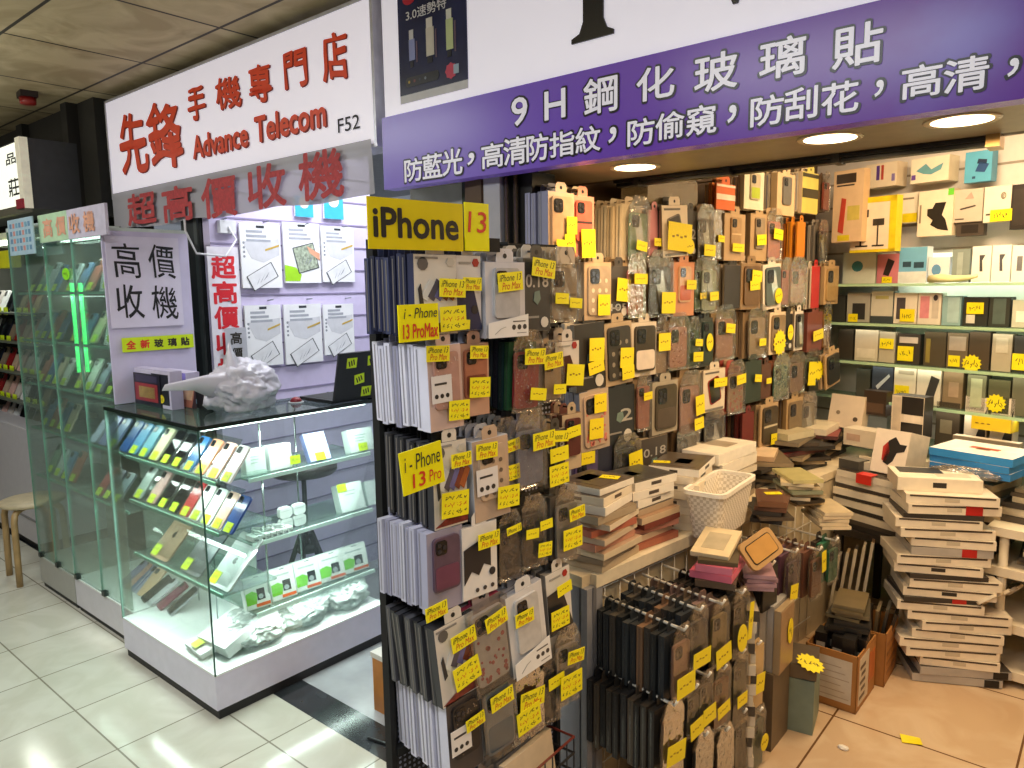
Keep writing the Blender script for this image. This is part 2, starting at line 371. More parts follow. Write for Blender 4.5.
signtext(sg, 'lettering', [('先', 120, 107, 147, 178), ('鋒', 148, 95, 182, 172)], SB - .004, red, dred, bold=.022, wob=.055)
signtext(sg, 'lettering', [('手', 188, 82, 206, 124), ('機', 216, 72, 241, 113), ('專', 249, 60, 272, 106), ('門', 284, 46, 307, 91), ('店', 322, 27, 348, 85)], SB - .004, red, dred, bold=.022, wob=.05)
g = MB()
def wordon(mb, txt, xa, ya, xb, hpx, t, mt, bold):
    a_, _, z0 = fB(xa, ya, SB); b_ = fB(xb, ya, SB)[0]; z1 = fB(xa, ya - hpx, SB)[2]
    text_on(mb, txt, a_, b_, z0, z1, t, mt, inv, bold, 0, 'y')
wordon(g, 'Advance', 195.5, 161, 251.5, 24, SB - .003, dred, .04); wordon(g, 'Advance', 194, 160, 250, 24, SB - .004, red, .04)
wordon(g, 'Telecom', 257.5, 145, 329.5, 27, SB - .003, dred, .04); wordon(g, 'Telecom', 256, 144, 328, 27, SB - .004, red, .04)
# slab serifs of the T and A
g.build('lettering', sg)
g = MB(); wordon(g, 'F52', 339, 133.5, 361, 14.5, SB - .004, mat('#1a1a1d', .5, noise=0), .012); g.build('lettering', sg)

bn = cempty('banner', -.62, SB, 1.93); tag(bn, 'translucent banner with red characters hanging under the white sign', 'banner')
inv2 = Matrix.Translation((.62, -SB, -1.93))
f = MB(); n = 40; bm_ = film('#f0eef2', .10, .4, name='banner_cloth', body=.90, bcol='#b4b2bc'); vs = []
for i in range(n + 1):
    a = -1.775 + i / n * 2.175
    for j, zz in enumerate((2.125, 2.03, 1.93)): vs.append((a, SB - .012 - .010 * sin(i * .9) * j * .5, zz + (.006 * sin(i * .5) if j == 2 else 0)))
f.add(vs, [(i * 3 + j, i * 3 + j + 1, i * 3 + j + 4, i * 3 + j + 3) for i in range(n) for j in range(2)], bm_, inv2, True); f.build('cloth', bn)
g = MB(); chars(g, [('超', 127, 188, 156, 229), ('高', 162, 181, 193, 226), ('價', 201, 171, 237, 223), ('收', 247, 158, 286, 214), ('機', 298, 143, 344, 206)], SB - .03, SB - .03, mat('#c4464a', .6, noise=.25, scale=60), bold=.03)
g.v = [inv2 @ v for v in g.v]; g.build('lettering', bn)

# purple fascia and the white panel above it
ps = cempty('shop_sign', 1.5, SB, 1.945); tag(ps, 'big purple and white shop sign over the phone case shop', 'sign')
inv3 = Matrix.Translation((-1.5, -SB, -1.945))
f = MB(); f.box(.468, 4.6, SB, SB + .045, 2.185, 2.66, mat('#ece8f4', .18, emit=.38, noise=.02), inv3); f.build('white_panel', ps)
pm = bpy.data.materials.new('purple_print_and_reflection'); pm.use_nodes = True; nt = pm.node_tree; p = nt.nodes['Principled BSDF']; p.inputs['Roughness'].default_value = .26
tc = nt.nodes.new('ShaderNodeTexCoord'); sx = nt.nodes.new('ShaderNodeSeparateXYZ'); nt.links.new(tc.outputs['Object'], sx.inputs[0])
rp = nt.nodes.new('ShaderNodeValToRGB'); mr = nt.nodes.new('ShaderNodeMapRange'); mr.inputs[1].default_value = -1.04; mr.inputs[2].default_value = 1.0
nt.links.new(sx.outputs[0], mr.inputs[0]); nt.links.new(mr.outputs[0], rp.inputs[0])
e = rp.color_ramp.elements; e[0].position = 0; e[0].color = lin('#7464b2') + (1,); e[1].position = 1; e[1].color = lin('#54147c') + (1,)  # print gradient; its lilac end also holds reflected light put into the colour
for pos, c in ((.35, '#6144a2'), (.6, '#552391')): k = e.new(pos); k.color = lin(c) + (1,)
nz = nt.nodes.new('ShaderNodeTexNoise'); nz.inputs['Scale'].default_value = 2.2; nz.inputs['Detail'].default_value = 5; nt.links.new(tc.outputs['Object'], nz.inputs['Vector'])
r2 = nt.nodes.new('ShaderNodeValToRGB'); r2.color_ramp.elements[0].position = .56; r2.color_ramp.elements[0].color = (0, 0, 0, 1); r2.color_ramp.elements[1].position = .75; r2.color_ramp.elements[1].color = (.01, .05, .11, 1)
nt.links.new(nz.outputs['Fac'], r2.inputs['Fac']); mx = nt.nodes.new('ShaderNodeMixRGB'); mx.blend_type = 'ADD'; mx.inputs[0].default_value = 1
nt.links.new(rp.outputs[0], mx.inputs[1]); nt.links.new(r2.outputs[0], mx.inputs[2]); nt.links.new(mx.outputs[0], p.inputs['Base Color'])
nt.links.new(mx.outputs[0], p.inputs['Emission Color']); p.inputs['Emission Strength'].default_value = .28
f = MB(); f.box(.462, 4.6, SB - .012, SB + .045, 1.943, 2.186, pm, inv3); f.build('purple_panel', ps)
L1 = [('9', 512, 95, 528, 128), ('H', 545, 87, 566, 122), ('鋼', 584, 72, 618, 118), ('化', 637, 61, 675, 105), ('玻', 695, 47, 738, 97), ('璃', 760, 31, 806, 84), ('貼', 833, 17, 883, 73)]
L2 = [('防', 405, 156, 423, 184), ('藍', 423, 151, 443, 181), ('光', 443, 146, 463, 178), ('，', 468, 152, 475, 166), ('高', 482, 140, 504, 171), ('清', 504, 134, 527, 168), ('防', 527, 131, 549, 164),
      ('指', 550, 128, 575, 160), ('紋', 576, 123, 601, 156), ('，', 609, 126, 617, 144), ('防', 628, 115, 655, 149), ('偷', 656, 108, 685, 143), ('窺', 687, 101, 717, 139), ('，', 728, 104, 737, 124), ('防', 751, 91, 784, 130),
      ('刮', 785, 83, 818, 124), ('花', 822, 77, 859, 119), ('，', 875, 79, 884, 98), ('高', 902, 59, 942, 103), ('清', 944, 51, 989, 98), ('，', 1008, 57, 1019, 78)]
wl = mat('#e3e0ea', .3, emit=.25, noise=0); bk = mat('#120a1c', .3, noise=0)
for rows in (L1, L2):
    g = MB()
    chars(g, rows, SB - .012, SB - .0135, bk, bold=.045, grow=.006); chars(g, rows, SB - .012, SB - .0150, wl, bold=.018)
    g.v = [inv3 @ v for v in g.v]; g.build('lettering', ps)
# black serif I and V on the white panel
g = MB(); kb = mat('#0c0c10', .25, noise=0)
def ser(px0, px1, py0, base, t):
    pass
ai0 = fB(584, 30, SB)[0]; ai1 = fB(604, 30, SB)[0]; as0 = fB(572.5, 42, SB)[0]; as1 = fB(614.5, 34, SB)[0]; zb = fB(593, 39.5, SB)[2]; zt = zb + .30
am_ = (ai0 + ai1) / 2
g.prism([(as0, zb), (as1, zb), (as1, zb + .012), (ai1 + .012, zb + .022), (ai1, zb + .05), (ai1, zt - .05), (ai1 + .012, zt - .022), (as1, zt - .012), (as1, zt), (as0, zt), (as0, zt - .012), (ai0 - .012, zt - .022), (ai0, zt - .05), (ai0, zb + .05), (ai0 - .012, zb + .022), (as0, zb + .012)], SB - .006, SB - .0005, kb, inv3, 'y')
vx = fB(736, 4, SB)[0]
g.prism([(vx - .006, zb - .006), (vx + .006, zb - .006), (vx + .13, zt), (vx + .105, zt), (vx + .014, zb + .085), (vx - .08, zt), (vx - .135, zt)], SB - .006, SB - .0005, kb, inv3, 'y')
g.prism([(vx - .165, zt - .012), (vx - .055, zt - .012), (vx - .055, zt), (vx - .165, zt)], SB - .0062, SB - .0005, kb, inv3, 'y')
g.prism([(vx + .075, zt - .012), (vx + .16, zt - .012), (vx + .16, zt), (vx + .075, zt)], SB - .0062, SB - .0005, kb, inv3, 'y')
g.build('lettering', ps)

# USB drive poster stuck on the white panel
pa0 = fB(400, 60, SB)[0]; pa1 = fB(468, 60, SB)[0]; pz0 = fB(404, 104, SB)[2]; pz1 = pz0 + .42
po = cempty('poster', (pa0 + pa1) / 2, SB, pz0); tag(po, 'dark blue USB drive poster stuck on the white sign panel', 'poster')
W_ = pa1 - pa0; f = MB(); nav = mat('#1c2550', .22, noise=.5, scale=5)
f.box(-W_ / 2, W_ / 2, -.004, -.0005, .025, .42, nav); f.box(-W_ / 2, W_ / 2, -.004, -.0005, 0, .026, mat('#c9c7c9', .3)); f.build('sheet', po)
def P_(px, py): q = fB(px, py, SB); return q[0] - (pa0 + pa1) / 2, q[2] - pz0
g = MB()
for (bx0, by0, bx1, by1, cap, body) in [(410, 31, 415, 60, '#c9c9c9', '#8d96c8'), (427, 19, 434, 55, '#d8d4cc', '#cfc8bb'), (447, 10, 453, 49, '#dcdcd2', '#c3cf9a')]:
    u0, v1 = P_(bx0, by0); u1, v0 = P_(bx1, by1)
    g.box(u0 - .002, u1 + .006, -.0055, -.004, v0, v1 - .03, mat(body, .3)); g.box(u0, u1, -.0055, -.004, v1 - .03, v1, mat(cap, .3))
    g.box(u0 + .002, u1 - .002, -.0055, -.004, v0 - .022, v0 - .003, mat('#0e1020', .3)); g.box(u1 + .012, u1 + .018, -.0055, -.004, v0 - .01, v1 - .04, mat('#6a5566', .3))
u0, v0 = P_(407, 86); u1, v1 = P_(440, 72)
g.prism(rrect(u1 - u0, .03, .012, cx=(u0 + u1) / 2, cy=(v0 + v1) / 2), -.0055, -.004, mat('#080a14', .3), None, 'y')
for k in range(4): g.prism(circ(.005, 8, u0 + .018 + k * .026, (v0 + v1) / 2), -.0062, -.0055, mat(['#c9a93a', '#8a4a4a', '#303a50', '#7d8796'][k], .3), None, 'y')
u, v = P_(452, 71); g.prism(star(.022, .026, 8, u, v), -.0055, -.004, mat('#c8405a', .4), None, 'y'); g.box(u + .012, u + .035, -.0058, -.0045, v - .012, v + .016, mat('#9fb6c6', .3))
u, v = P_(408, 22); text_on(g, '3.0速勢特', u - .004, u + .185, v, v + .035, -.0056, mat('#d9d9de', .3, noise=0), None, .01, 0, 'y')
g.prism(circ(.03, 14, u + .012, v + .07, .02), -.0055, -.004, mat('#c02038', .3), None, 'y'); g.build('artwork', po)

# lightbox sign of the far shop
q0 = fB(27, 208, .2); q1 = fB(20, 140, .2)
b1 = fA(79, 172, q0[0])[1]
zt_ = fB(24, 135, .2)[2]
fs = cempty('shop_sign', q0[0] - .6, .2, q0[2]); tag(fs, 'glowing white light box sign with dark side, far down the corridor', 'sign')
h_ = zt_ - q0[2]; f = MB(); f.box(-1.6, .6, .02, b1 - .2, 0, h_, mat('#3b3d42', .55)); f.build('housing', fs)
f = MB(); f.box(-1.6, .54, -.004, .02, .02, h_ - .02, mat('#f4f6e4', .4, emit=.95, noise=.03)); f.build('light_panel', fs)
f = MB(); f.box(.54, .61, -.01, .03, 0, h_, mat('#e8e2cc', .4, emit=.25)); f.box(-1.6, .6, -.008, .025, -.02, .02, mat('#6d6a5c', .4)); f.box(.50, .60, -.02, .0, 0, .05, mat('#a02a3c', .4)); f.build('frame', fs)
g = MB(); kk = mat('#2b2b26', .5, noise=0); text_on(g, '品', .36, .52, h_ * .66, h_ * .82, -.006, kk, None, .03, 0, 'y'); text_on(g, '莊', .36, .53, h_ * .20, h_ * .46, -.006, kk, None, .02, 0, 'y'); g.build('lettering', fs)
# ------------------------------------------------------------------ the telecom shop
TA = -.80                                   # where the low counter meets the tall showcases
YG = mat('#d6f01e', .5, noise=.08); YB = mat('#f0dc14', .5, noise=.08); INK = mat('#2a2418', .6, noise=0); INKR = mat('#c8361c', .6, noise=0)
whp = mat('#dcd8ea', .35, noise=.04); dk = mat('#1c1b1d', .5)
ct = cempty('glass_counter', -.4, .3, 0); tag(ct, 'low L-shaped glass counter full of phones with a white plastic bag on it', 'display counter')
ic = Matrix.Translation((.4, -.3, 0))
Lp = [(TA, 0), (0, 0), (0, .82), (-.36, .82), (-.36, .40), (TA, .40)]
f = MB(); f.prism(Lp, .035, .17, whp, ic, 'z'); f.prism([(x * .985, y * .985 + .006) for x, y in Lp], 0, .036, dk, ic, 'z'); f.build('base', ct)
f = MB(); f.prism([(x * 1.0, y) for x, y in Lp], .168, .176, mat('#f1f5f4', .3, noise=.03), ic, 'z'); f.build('deck', ct)
f = MB(); tg = film('#d3e0da', .22, .03, name='top_glass', body=.10, bcol='#8fa39b'); f.prism(Lp, 1.107, 1.115, tg, ic, 'z'); f.build('glass_top', ct)
f = MB(); bl = mat('#1a2522', .25, noise=.05)
f.box(TA, .003, -.003, .006, 1.103, 1.118, bl, ic); f.box(-.006, .003, 0, .82, 1.103, 1.118, bl, ic); f.box(-.36, 0, .815, .823, 1.103, 1.118, bl, ic); f.build('top_edge', ct)
f = MB(); f.box(TA + .004, -.004, .001, .005, .172, 1.104, GLASS(), ic); f.build('glass_panel', ct)
f = MB(); f.box(-.005, -.001, .006, .815, .172, 1.104, GLASS(), ic); f.build('glass_panel', ct)
f = MB(); f.box(-.004, .001, -.001, .004, .172, 1.104, mat('#37584d', .15, noise=0), ic); f.build('corner_edge', ct)
f = MB(); f.box(TA - .001, TA + .007, -.001, .006, .172, 1.104, mat('#7fa598', .2, noise=0), ic); f.build('corner_edge', ct)
se = mat('#8fc4b0', .2, noise=.05, emit=.06); sp = film('#eef9f5', .10, .05, name='shelf_glass', body=.10, bcol='#d5eee5')
for z in (.893, .697, .456):
    f = MB(); f.box(TA + .01, -.035, .07, .30, z - .008, z, sp, ic); f.box(TA + .01, -.035, .066, .072, z - .011, z + .003, se, ic)
    f.quad([(TA + .02, .085, z + .003), (-.05, .085, z + .003), (-.05, .20, z + .14), (TA + .02, .20, z + .14)], film('#f6fcfa', .08, .05, name='ramp'), ic); f.build('shelf', ct)
for z in (.872, .612, .325):
    f = MB(); f.box(-.33, -.055, .215, .81, z - .008, z, sp, ic); f.box(-.056, -.048, .215, .81, z - .013, z + .003, mat('#dff5ee', .2, noise=.03, emit=.25), ic); f.build('shelf', ct)
f = MB(); chrome = mat('#b9c2c2', .2, .9)
for (a, b) in ((-.34, .20), (-.34, .62), (-.70, .30), (-.10, .30)): f.tube([(a, b, .17), (a, b, 1.10)], .004, chrome, ic)
f.build('shelf_standard', ct)
f = MB(); led = mat('#f4fffb', .4, emit=5.5, noise=0)
f.box(TA + .03, -.03, .035, .045, 1.092, 1.100, led, ic); f.box(-.045, -.035, .05, .78, 1.092, 1.100, led, ic); f.box(-.35, -.345, .22, .78, .20, .215, led, ic); f.build('led_strip', ct)
f = MB(); f.box(-.365, -.36, .40, .82, .17, .32, mat('#e6ecec', .4), ic); f.box(TA, -.36, .40, .405, .17, .55, mat('#dfe7e6', .4), ic); f.build('back_panel', ct)
area('counter_tube', cw(-.40, .05, 1.085), .75, 4.0, (.92, 1, .98), (0, 0, CROT), .05)
area('counter_tube', cw(-.05, .48, 1.085), .05, 4.0, (.92, 1, .98), (0, 0, CROT), .6)
for z_ in (.872, .680, .440):                          # added fill lights brightening each shelf level, without fixtures
    area('shelf_fill_light', cw(-.42, .075, z_), .7, 2.6, (.92, 1, .98), (R(-12), 0, CROT), .03)
for z_ in (.855, .595, .310):
    area('shelf_fill_light', cw(-.022, .50, z_), .03, 2.6, (.92, 1, .98), (0, R(-12), CROT), .6)

# the two tall showcases
def showcase(a0, a1, h, label, basecol, shelves, bright):
    t = cempty('glass_showcase', (a0 + a1) / 2, .25, 0); tag(t, label, 'display case')
    it = Matrix.Translation((-(a0 + a1) / 2, -.25, 0)); bm_ = mat(basecol, .4, noise=.04)
    f = MB(); f.box(a0, a1, .05, .42, .03, .17, bm_, it); f.box(a0 + .01, a1 - .01, .06, .42, 0, .03, dk, it); f.build('base', t)
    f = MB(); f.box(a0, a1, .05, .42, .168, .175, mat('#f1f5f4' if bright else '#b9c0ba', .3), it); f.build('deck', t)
    for (x0, x1) in ((a0 + .005, (a0 + a1) / 2 - .002), ((a0 + a1) / 2 + .002, a1 - .005)):
        f = MB(); f.box(x0, x1, .052, .057, .18, h - .02, film('#eaf6f0', .12, .03, name='hazy_case_glass', body=.10, bcol='#d3e8de'), it); f.box(x0, x0 + .003, .050, .058, .18, h - .02, mat('#6f9a88', .15, noise=0), it); f.build('glass_door', t)  # milky body is haze standing in for washed-out reflections on the glass
        f = MB(); f.box(x0 + .02, x0 + .05, .040, .06, .176, .20, mat('#3a3f3d', .3, .8), it); f.build('door_clamp', t)
    f = MB(); f.box(a0, a1, .05, .42, h - .02, h, mat('#c9d6d0', .3), it); f.build('top', t)
    for z in shelves:
        f = MB(); f.box(a0 + .01, a1 - .01, .075, .38, z - .008, z, sp, it); f.box(a0 + .01, a1 - .01, .072, .076, z - .010, z + .002, se, it); f.build('shelf', t)
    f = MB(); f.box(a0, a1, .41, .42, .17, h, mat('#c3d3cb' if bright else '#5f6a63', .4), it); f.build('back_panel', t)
    return t, it
S1 = (.631, .893, 1.13, 1.36, 1.60)
t1, it1 = showcase(-1.48, TA - .012, 1.87, 'tall bright glass showcase joined to the low counter, green light bars inside', '#d2cfd8', S1, True)
f = MB(); f.box(TA - .016, TA - .006, .05, .42, 1.118, 1.855, mat('#cdc6e2', .4, noise=.04), it1); f.build('end_panel', t1)
for (x, x2) in ((71.5, 78.5), (80, 87.5)):
    pA = fB(x, 283, .10); pB = fB(x2, 372, .10)
    f = MB(); f.tube([(pA[0], .10, pA[2]), (pB[0] * .5 + pA[0] * .5, .10, pB[2])], .009, mat('#54ff86', .4, emit=2.6, noise=0), it1); f.build('light_bar', t1)
f = MB(); f.box(-1.40, TA - .1, .10, .13, 1.835, 1.848, mat('#eafff4', .4, emit=5, noise=0), it1); f.build('led_strip', t1)
for z_ in (1.58, 1.34, 1.11, .87, .61): area('shelf_fill_light', cw(-1.15, .085, z_), .55, 1.1, (.85, 1, .92), (R(-12), 0, CROT), .03)
area('showcase_tube', cw(-1.15, .16, 1.83), .5, 2.2, (.85, 1, .92), (0, 0, CROT), .06)
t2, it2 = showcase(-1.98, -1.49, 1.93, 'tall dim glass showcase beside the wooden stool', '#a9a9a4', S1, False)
for z_ in (1.34, .87): area('shelf_fill_light', cw(-1.74, .085, z_), .4, .35, (.85, 1, .92), (R(-12), 0, CROT), .03)
area('showcase_tube', cw(-1.74, .16, 1.88), .3, .7, (.85, 1, .92), (0, 0, CROT), .06)
# header board with faded orange characters
h0 = fB(43, 240, .03); h1 = fB(104, 222, .03)
hd = cempty('header_board', (h0[0] + h1[0]) / 2, .03, 1.83); tag(hd, 'pale header board with faded orange characters on the tall showcase', 'sign board')
hw = (h1[0] - h0[0]) / 2
f = MB(); f.box(-hw - .02, hw + .03, -.006, .006, 0, .125, mat('#c9c2d4', .4)); f.box(-hw - .02, -.02, -.0075, -.006, 0, .125, mat('#b9d9b4', .4)); f.build('board', hd)
g = MB()
for k, ch in enumerate('高價收機'): text_on(g, ch, -hw + .04 + k * .155, -hw + .155 + k * .155, .02, .105, -.009, mat('#dba083', .5), None, .03, 0, 'y')
g.build('lettering', hd)
g0 = fB(12, 256, .0); bb_ = cempty('price_board', g0[0], 0, g0[2]); tag(bb_, 'small pale blue price board beside the faded header board', 'sign board')
f = MB(); f.box(0, .34, -.006, 0, 0, .17, mat('#a9c4d2', .4)); 
for r_ in range(4):
    for c_ in range(7): f.box(.03 + c_ * .042, .055 + c_ * .042, -.0075, -.006, .02 + r_ * .036, .042 + r_ * .036, mat(['#5f88a8', '#c98a80', '#6f9fb8'][(r_ * 3 + c_) % 3], .5))
f.build('board', bb_)

def ptag(parent, w, h, x=0, y=0, z=0, rot=(0, 0, 0), mt=None, shape='rect'):
    """small fluorescent price tag with scribbled ink, lying in its parent's XY plane"""
    f = MB(); mt = mt or YG
    if shape == 'oval': f.prism(circ(w / 2, 14, ry=h / 2), 0, .0015, mt, None, 'z')
    elif shape == 'star': f.prism(star(w * .40, w * .5), 0, .0015, mt, None, 'z')
    else: f.box(-w / 2, w / 2, -h / 2, h / 2, 0, .0015, mt)
    rr = random.Random(int((w + h) * 1e4))
    for k in range(5):
        for j in range(2):
            a0 = Vector((-w * .30 + k * w * .14 + rr.uniform(-.03, .03) * w, rr.uniform(-.14, .14) * h)); d = Vector((rr.uniform(-.06, .06) * w, rr.uniform(-.16, .16) * h)); n_ = Vector((-d.y, d.x)).normalized() * w * .016
            f.quad([(q.x, q.y, .0017 + j * 2e-5) for q in (a0 - d + n_, a0 - d - n_, a0 + d - n_, a0 + d + n_)], INK)
    return f.build('price_tag', parent, (x, y, z), rot)
def phone(loc, th, col, label, w=.072, l=.152, face='back', tagc=True, rz=0, group=None, name='phone', cat='phone', thick=.009, logo=False, tpos=-.36):
    o_m = MB(); bm_ = mat(col, .22, noise=.08)
    o_m.prism(rrect(w, l, min(.014, w * .16), 3, 0, l / 2), -thick, 0, bm_, None, 'z')
    o = o_m.build(name, None, loc, (th, 0, rz)); tag(o, label, cat, group)
    if face == 'screen':
        f = MB(); f.prism(rrect(w * .92, l * .95, .010, 3, 0, l / 2), 0, .0008, mat('#0c1016', .06, noise=.3, scale=12), None, 'z'); f.build('screen', o)
    elif not logo:
        f = MB(); f.prism(rrect(w * .36, w * .38, .006, 3, -w * .24, l - w * .28), 0, .002, mat('#2a2c30', .15), None, 'z')
        for (dx, dy) in ((-.07, .07), (-.07, -.09), (.07, -.01)): f.prism(circ(w * .07, 8, -w * .24 + dx * w, l - w * .28 + dy * w), .002, .003, mat('#08090b', .1, noise=0), None, 'z')
        f.build('camera', o)
    if logo:
        f = MB(); lk = mat('#1a1c1e', .2, noise=0); r_ = w * .085
        f.prism([(x, y) for x, y in circ(r_, 14, 0, l * .5, r_ * 1.05)], 0, .001, lk, None, 'z'); f.prism([(0, l * .5 + r_ * 1.15), (r_ * .5, l * .5 + r_ * 1.9), (r_ * .65, l * .5 + r_ * 1.5)], 0, .001, lk, None, 'z')
        f.prism(circ(r_ * .4, 10, r_ * 1.0, l * .5 + r_ * .1), .001, .0012, bm_, None, 'z'); f.build('logo', o)
    if tagc: ptag(o, .044 if w < .1 else .05, .038 if w < .1 else .05, 0 if w < .1 else -w * .32, l * .5 + tpos * l, .001, (0, 0, 0))
    return o
def cph(a, b, z, th, col, label, **k):
    rz = k.pop('rz', 0); return phone(cw(a, b, z), th, col, label, rz=CROT + rz, **k)
TH = R(52)
row1 = [(92, '#b9bcd6', 'pale lilac'), (101, '#8f8fc4', 'violet'), (110, '#7f8fb8', 'dull blue'), (122, '#3f66a8', 'deep blue'), (131, '#5f9fc8', 'light blue'), (141, '#6fa7b8', 'teal blue'), (152, '#dedab4', 'cream'),
        (163, '#1d2326', 'black'), (174, '#22333c', 'dark slate'), (186, '#2d6da8', 'bright blue'), (198, '#e8a07a', 'orange bronze'), (211, '#f0b8a8', 'pink'), (224, '#f4f4f0', 'white')]
for i, (x, c, nm) in enumerate(row1):
    a, b, z = fB(x, 442 + (x - 83) * .3125, .085)
    cph(a, .085, .900, TH, c, '%s phone on the upper counter shelf, %s from the showcase end' % (nm, ORD[i]), group='phones on the upper counter shelf', tagc=i not in (0, 1, 3), face='screen' if i in (7, 8) else 'back')
row2 = [(97, '#9a3a3a', 'dark red'), (105, '#5a5a6c', 'grey'), (114, '#7a8a92', 'steel grey'), (137, '#9fb0a8', 'grey green'), (150, '#c9a39a', 'rose gold'), (161, '#20302a', 'dark green'), (172, '#16181a', 'black'), (183, '#b83838', 'red'),
        (193, '#e6e6e0', 'off-white'), (204, '#eaeeec', 'white'), (215, '#e2b8a8', 'peach'), (226, '#3c5aa0', 'blue')]
for i, (x, c, nm) in enumerate(row2):
    y = 498 + (x - 90) * .29; z = .640 if x < 118 else .704
    a = fB(x, y, .085)[0]
    cph(a, .085, z, TH, c, '%s phone on the middle counter shelf, %s from the showcase end' % (nm, ORD[i]), group='phones on the middle counter shelf', face='screen' if i in (5, 6) else 'back')
for x, y, c, nm in ((157, 560, '#c6a284', 'gold'), (188, 575, '#75797d', 'grey'), (217, 592, '#e3e6e6', 'silver')):
    a = fB(x, y, .085)[0]
    cph(a, .088, .464, R(46), c, '%s tablet with a small fruit logo leaning on the lower counter shelf' % nm, w=.158, l=.232, logo=True, name='tablet', cat='tablet', group='tablets on the lower counter shelf', thick=.007)
for k, (x, c, nm, fc) in enumerate(((146, '#2a2c32', 'black', 'screen'), (152, '#d9dce0', 'silver', 'back'), (160, '#7d2c4a', 'plum', 'back'), (169, '#8c9298', 'grey', 'screen'))):
    a = fB(x, 625 + k * 3, .14)[0]; cph(a, .13 + .004 * k, .182, R(33), c, '%s phone lying at the bottom of the glass counter, %s from the showcase end' % (nm, ORD[k]), face=fc, tagc=False, rz=-.25, group='phones at the bottom of the counter')
for k in range(5):
    c = ['#8d8fb0', '#c9a090', '#5f6f9a', '#a9a9c0', '#e0b890'][k]
    cph(-1.18 + k * .055, .15, .180, R(38), c, '%s old phone heaped at the bottom of the bright showcase, %s in the heap' % (['lilac', 'copper', 'indigo', 'silver lilac', 'sand'][k], ORD[k]), tagc=False, rz=-.3 + .12 * k, group='phones at the bottom of the showcase')
# two white device boxes at the counter corner
def box_thing(name, loc, rot, dx, dy, dz, top, side, label, cat='box', group=None, art=None, lid=True):
    """a carton: body, a lid line, and printing on its top; origin at the middle of its base"""
    o = empty(name, loc, rot=rot if isinstance(rot, tuple) else (0, 0, rot)); tag(o, label, cat, group)
    f = MB(); ms = mat(side, .5, noise=.07); f.box(-dx / 2, dx / 2, -dy / 2, dy / 2, 0, dz * (.55 if lid else 1), ms)
    f.build('tray' if lid else 'carton', o)
    if lid:
        f = MB(); mt_ = mat(top, .4, noise=.06); f.box(-dx / 2 - .001, dx / 2 + .001, -dy / 2 - .001, dy / 2 + .001, dz * .56, dz, mt_); f.build('lid', o)
    if art:
        g = MB(); art(g, dx, dy, dz); g.build('printed_front', o)
    return o
c_ = cw(-.20, .13, .176)
def art_tab(g, dx, dy, dz):
    g.box(-dx * .34, dx * .34, -dy * .38, dy * .38, dz, dz + .001, mat('#e9e9e9', .3)); g.prism(circ(.012, 10, 0, 0), dz + .001, dz + .0015, mat('#3a3a3c', .3), None, 'z')
o = box_thing('device_box', cw(-.165, .205, .228), (R(20), 0, CROT + .06), .19, .25, .05, '#f4f5f4', '#ededec', 'white tablet carton leaning in the corner of the glass counter', art=art_tab)
o2 = box_thing('device_box', cw(-.215, .115, .200), (R(14), 0, CROT - .08), .15, .17, .022, '#fafafa', '#f0f0f0', 'thin white tablet carton in front of the leaning one at the counter corner', art=art_tab); ptag(o2, .05, .04, 0, -.06, .032)

# side shelves, facing the case stand
def side_box(x0, x1, y0, y1, zb, d, col, edge, label, A=-.085, tilt=.12, art=None, tagp=None, group=None):
    ym = (y0 + y1) / 2; b0 = fA(x0, ym, A)[1]; b1 = fA(x1, ym, A)[1]; h = abs(fA((x0 + x1) / 2, y0, A)[2] - fA((x0 + x1) / 2, y1, A)[2])
    o = cempty('accessory_box', A, (b0 + b1) / 2, zb, 0); o.rotation_euler = (0, -tilt, CROT - .10); tag(o, label, 'box', group)
    wd = abs(b1 - b0) * .88; f = MB(); f.box(-d, 0, -wd / 2, wd / 2, 0, h, mat(edge, .4, noise=.05)); f.build('carton', o)
    g = MB(); g.box(0, .001, -wd / 2 + .003, wd / 2 - .003, .003, h - .003, mat(col, .35, noise=.05))
    if art: art(g, wd, h)
    g.build('printed_front', o)
    if tagp: ptag(o, .045, .035, .003, tagp[0], tagp[1], (R(90), 0, R(90)))
    return o
def lines(c, n=3):
    def a(g, wd, h):
        for k in range(n): g.box(.001, .0016, -wd * .25, wd * (.2 - .06 * k), h * (.7 - k * .12), h * (.74 - k * .12), mat(c, .5, noise=0))
    return a
side_box(245, 267, 444, 470, .874, .05, '#e2eeea', '#dfe9e6', 'pale box on the upper side shelf nearest the tilted phones', art=lines('#a9bdb8'))
side_box(269, 293, 441, 466, .874, .06, '#f0f2ef', '#e6ebe8', 'white box on the upper side shelf with a tag beside it', art=lines('#c3c9c6', 2), tagp=(.06, .03))
side_box(309, 332, 428, 458, .874, .03, '#d5daf0', '#7d86b8', 'lilac framed box leaning on the upper side shelf', tilt=.5, art=lines('#8f9bc8'), tagp=(0, .02))
side_box(350, 376, 429, 452, .874, .05, '#e6f0ec', '#dde8e4', 'white box with a printed front on the upper side shelf near the case stand', tilt=.3, art=lines('#9fb8b0'), tagp=(0, .02))
side_box(341, 367, 486, 514, .614, .05, '#edf3f1', '#dfe9e6', 'white box under a tag on the middle side shelf', tilt=.35, art=lines('#b4c4bf', 2), tagp=(-.04, .11))
side_box(368, 382, 484, 508, .614, .05, '#e9f1ef', '#d9e5e2', 'white box on the middle side shelf next to the case stand', tilt=.3)
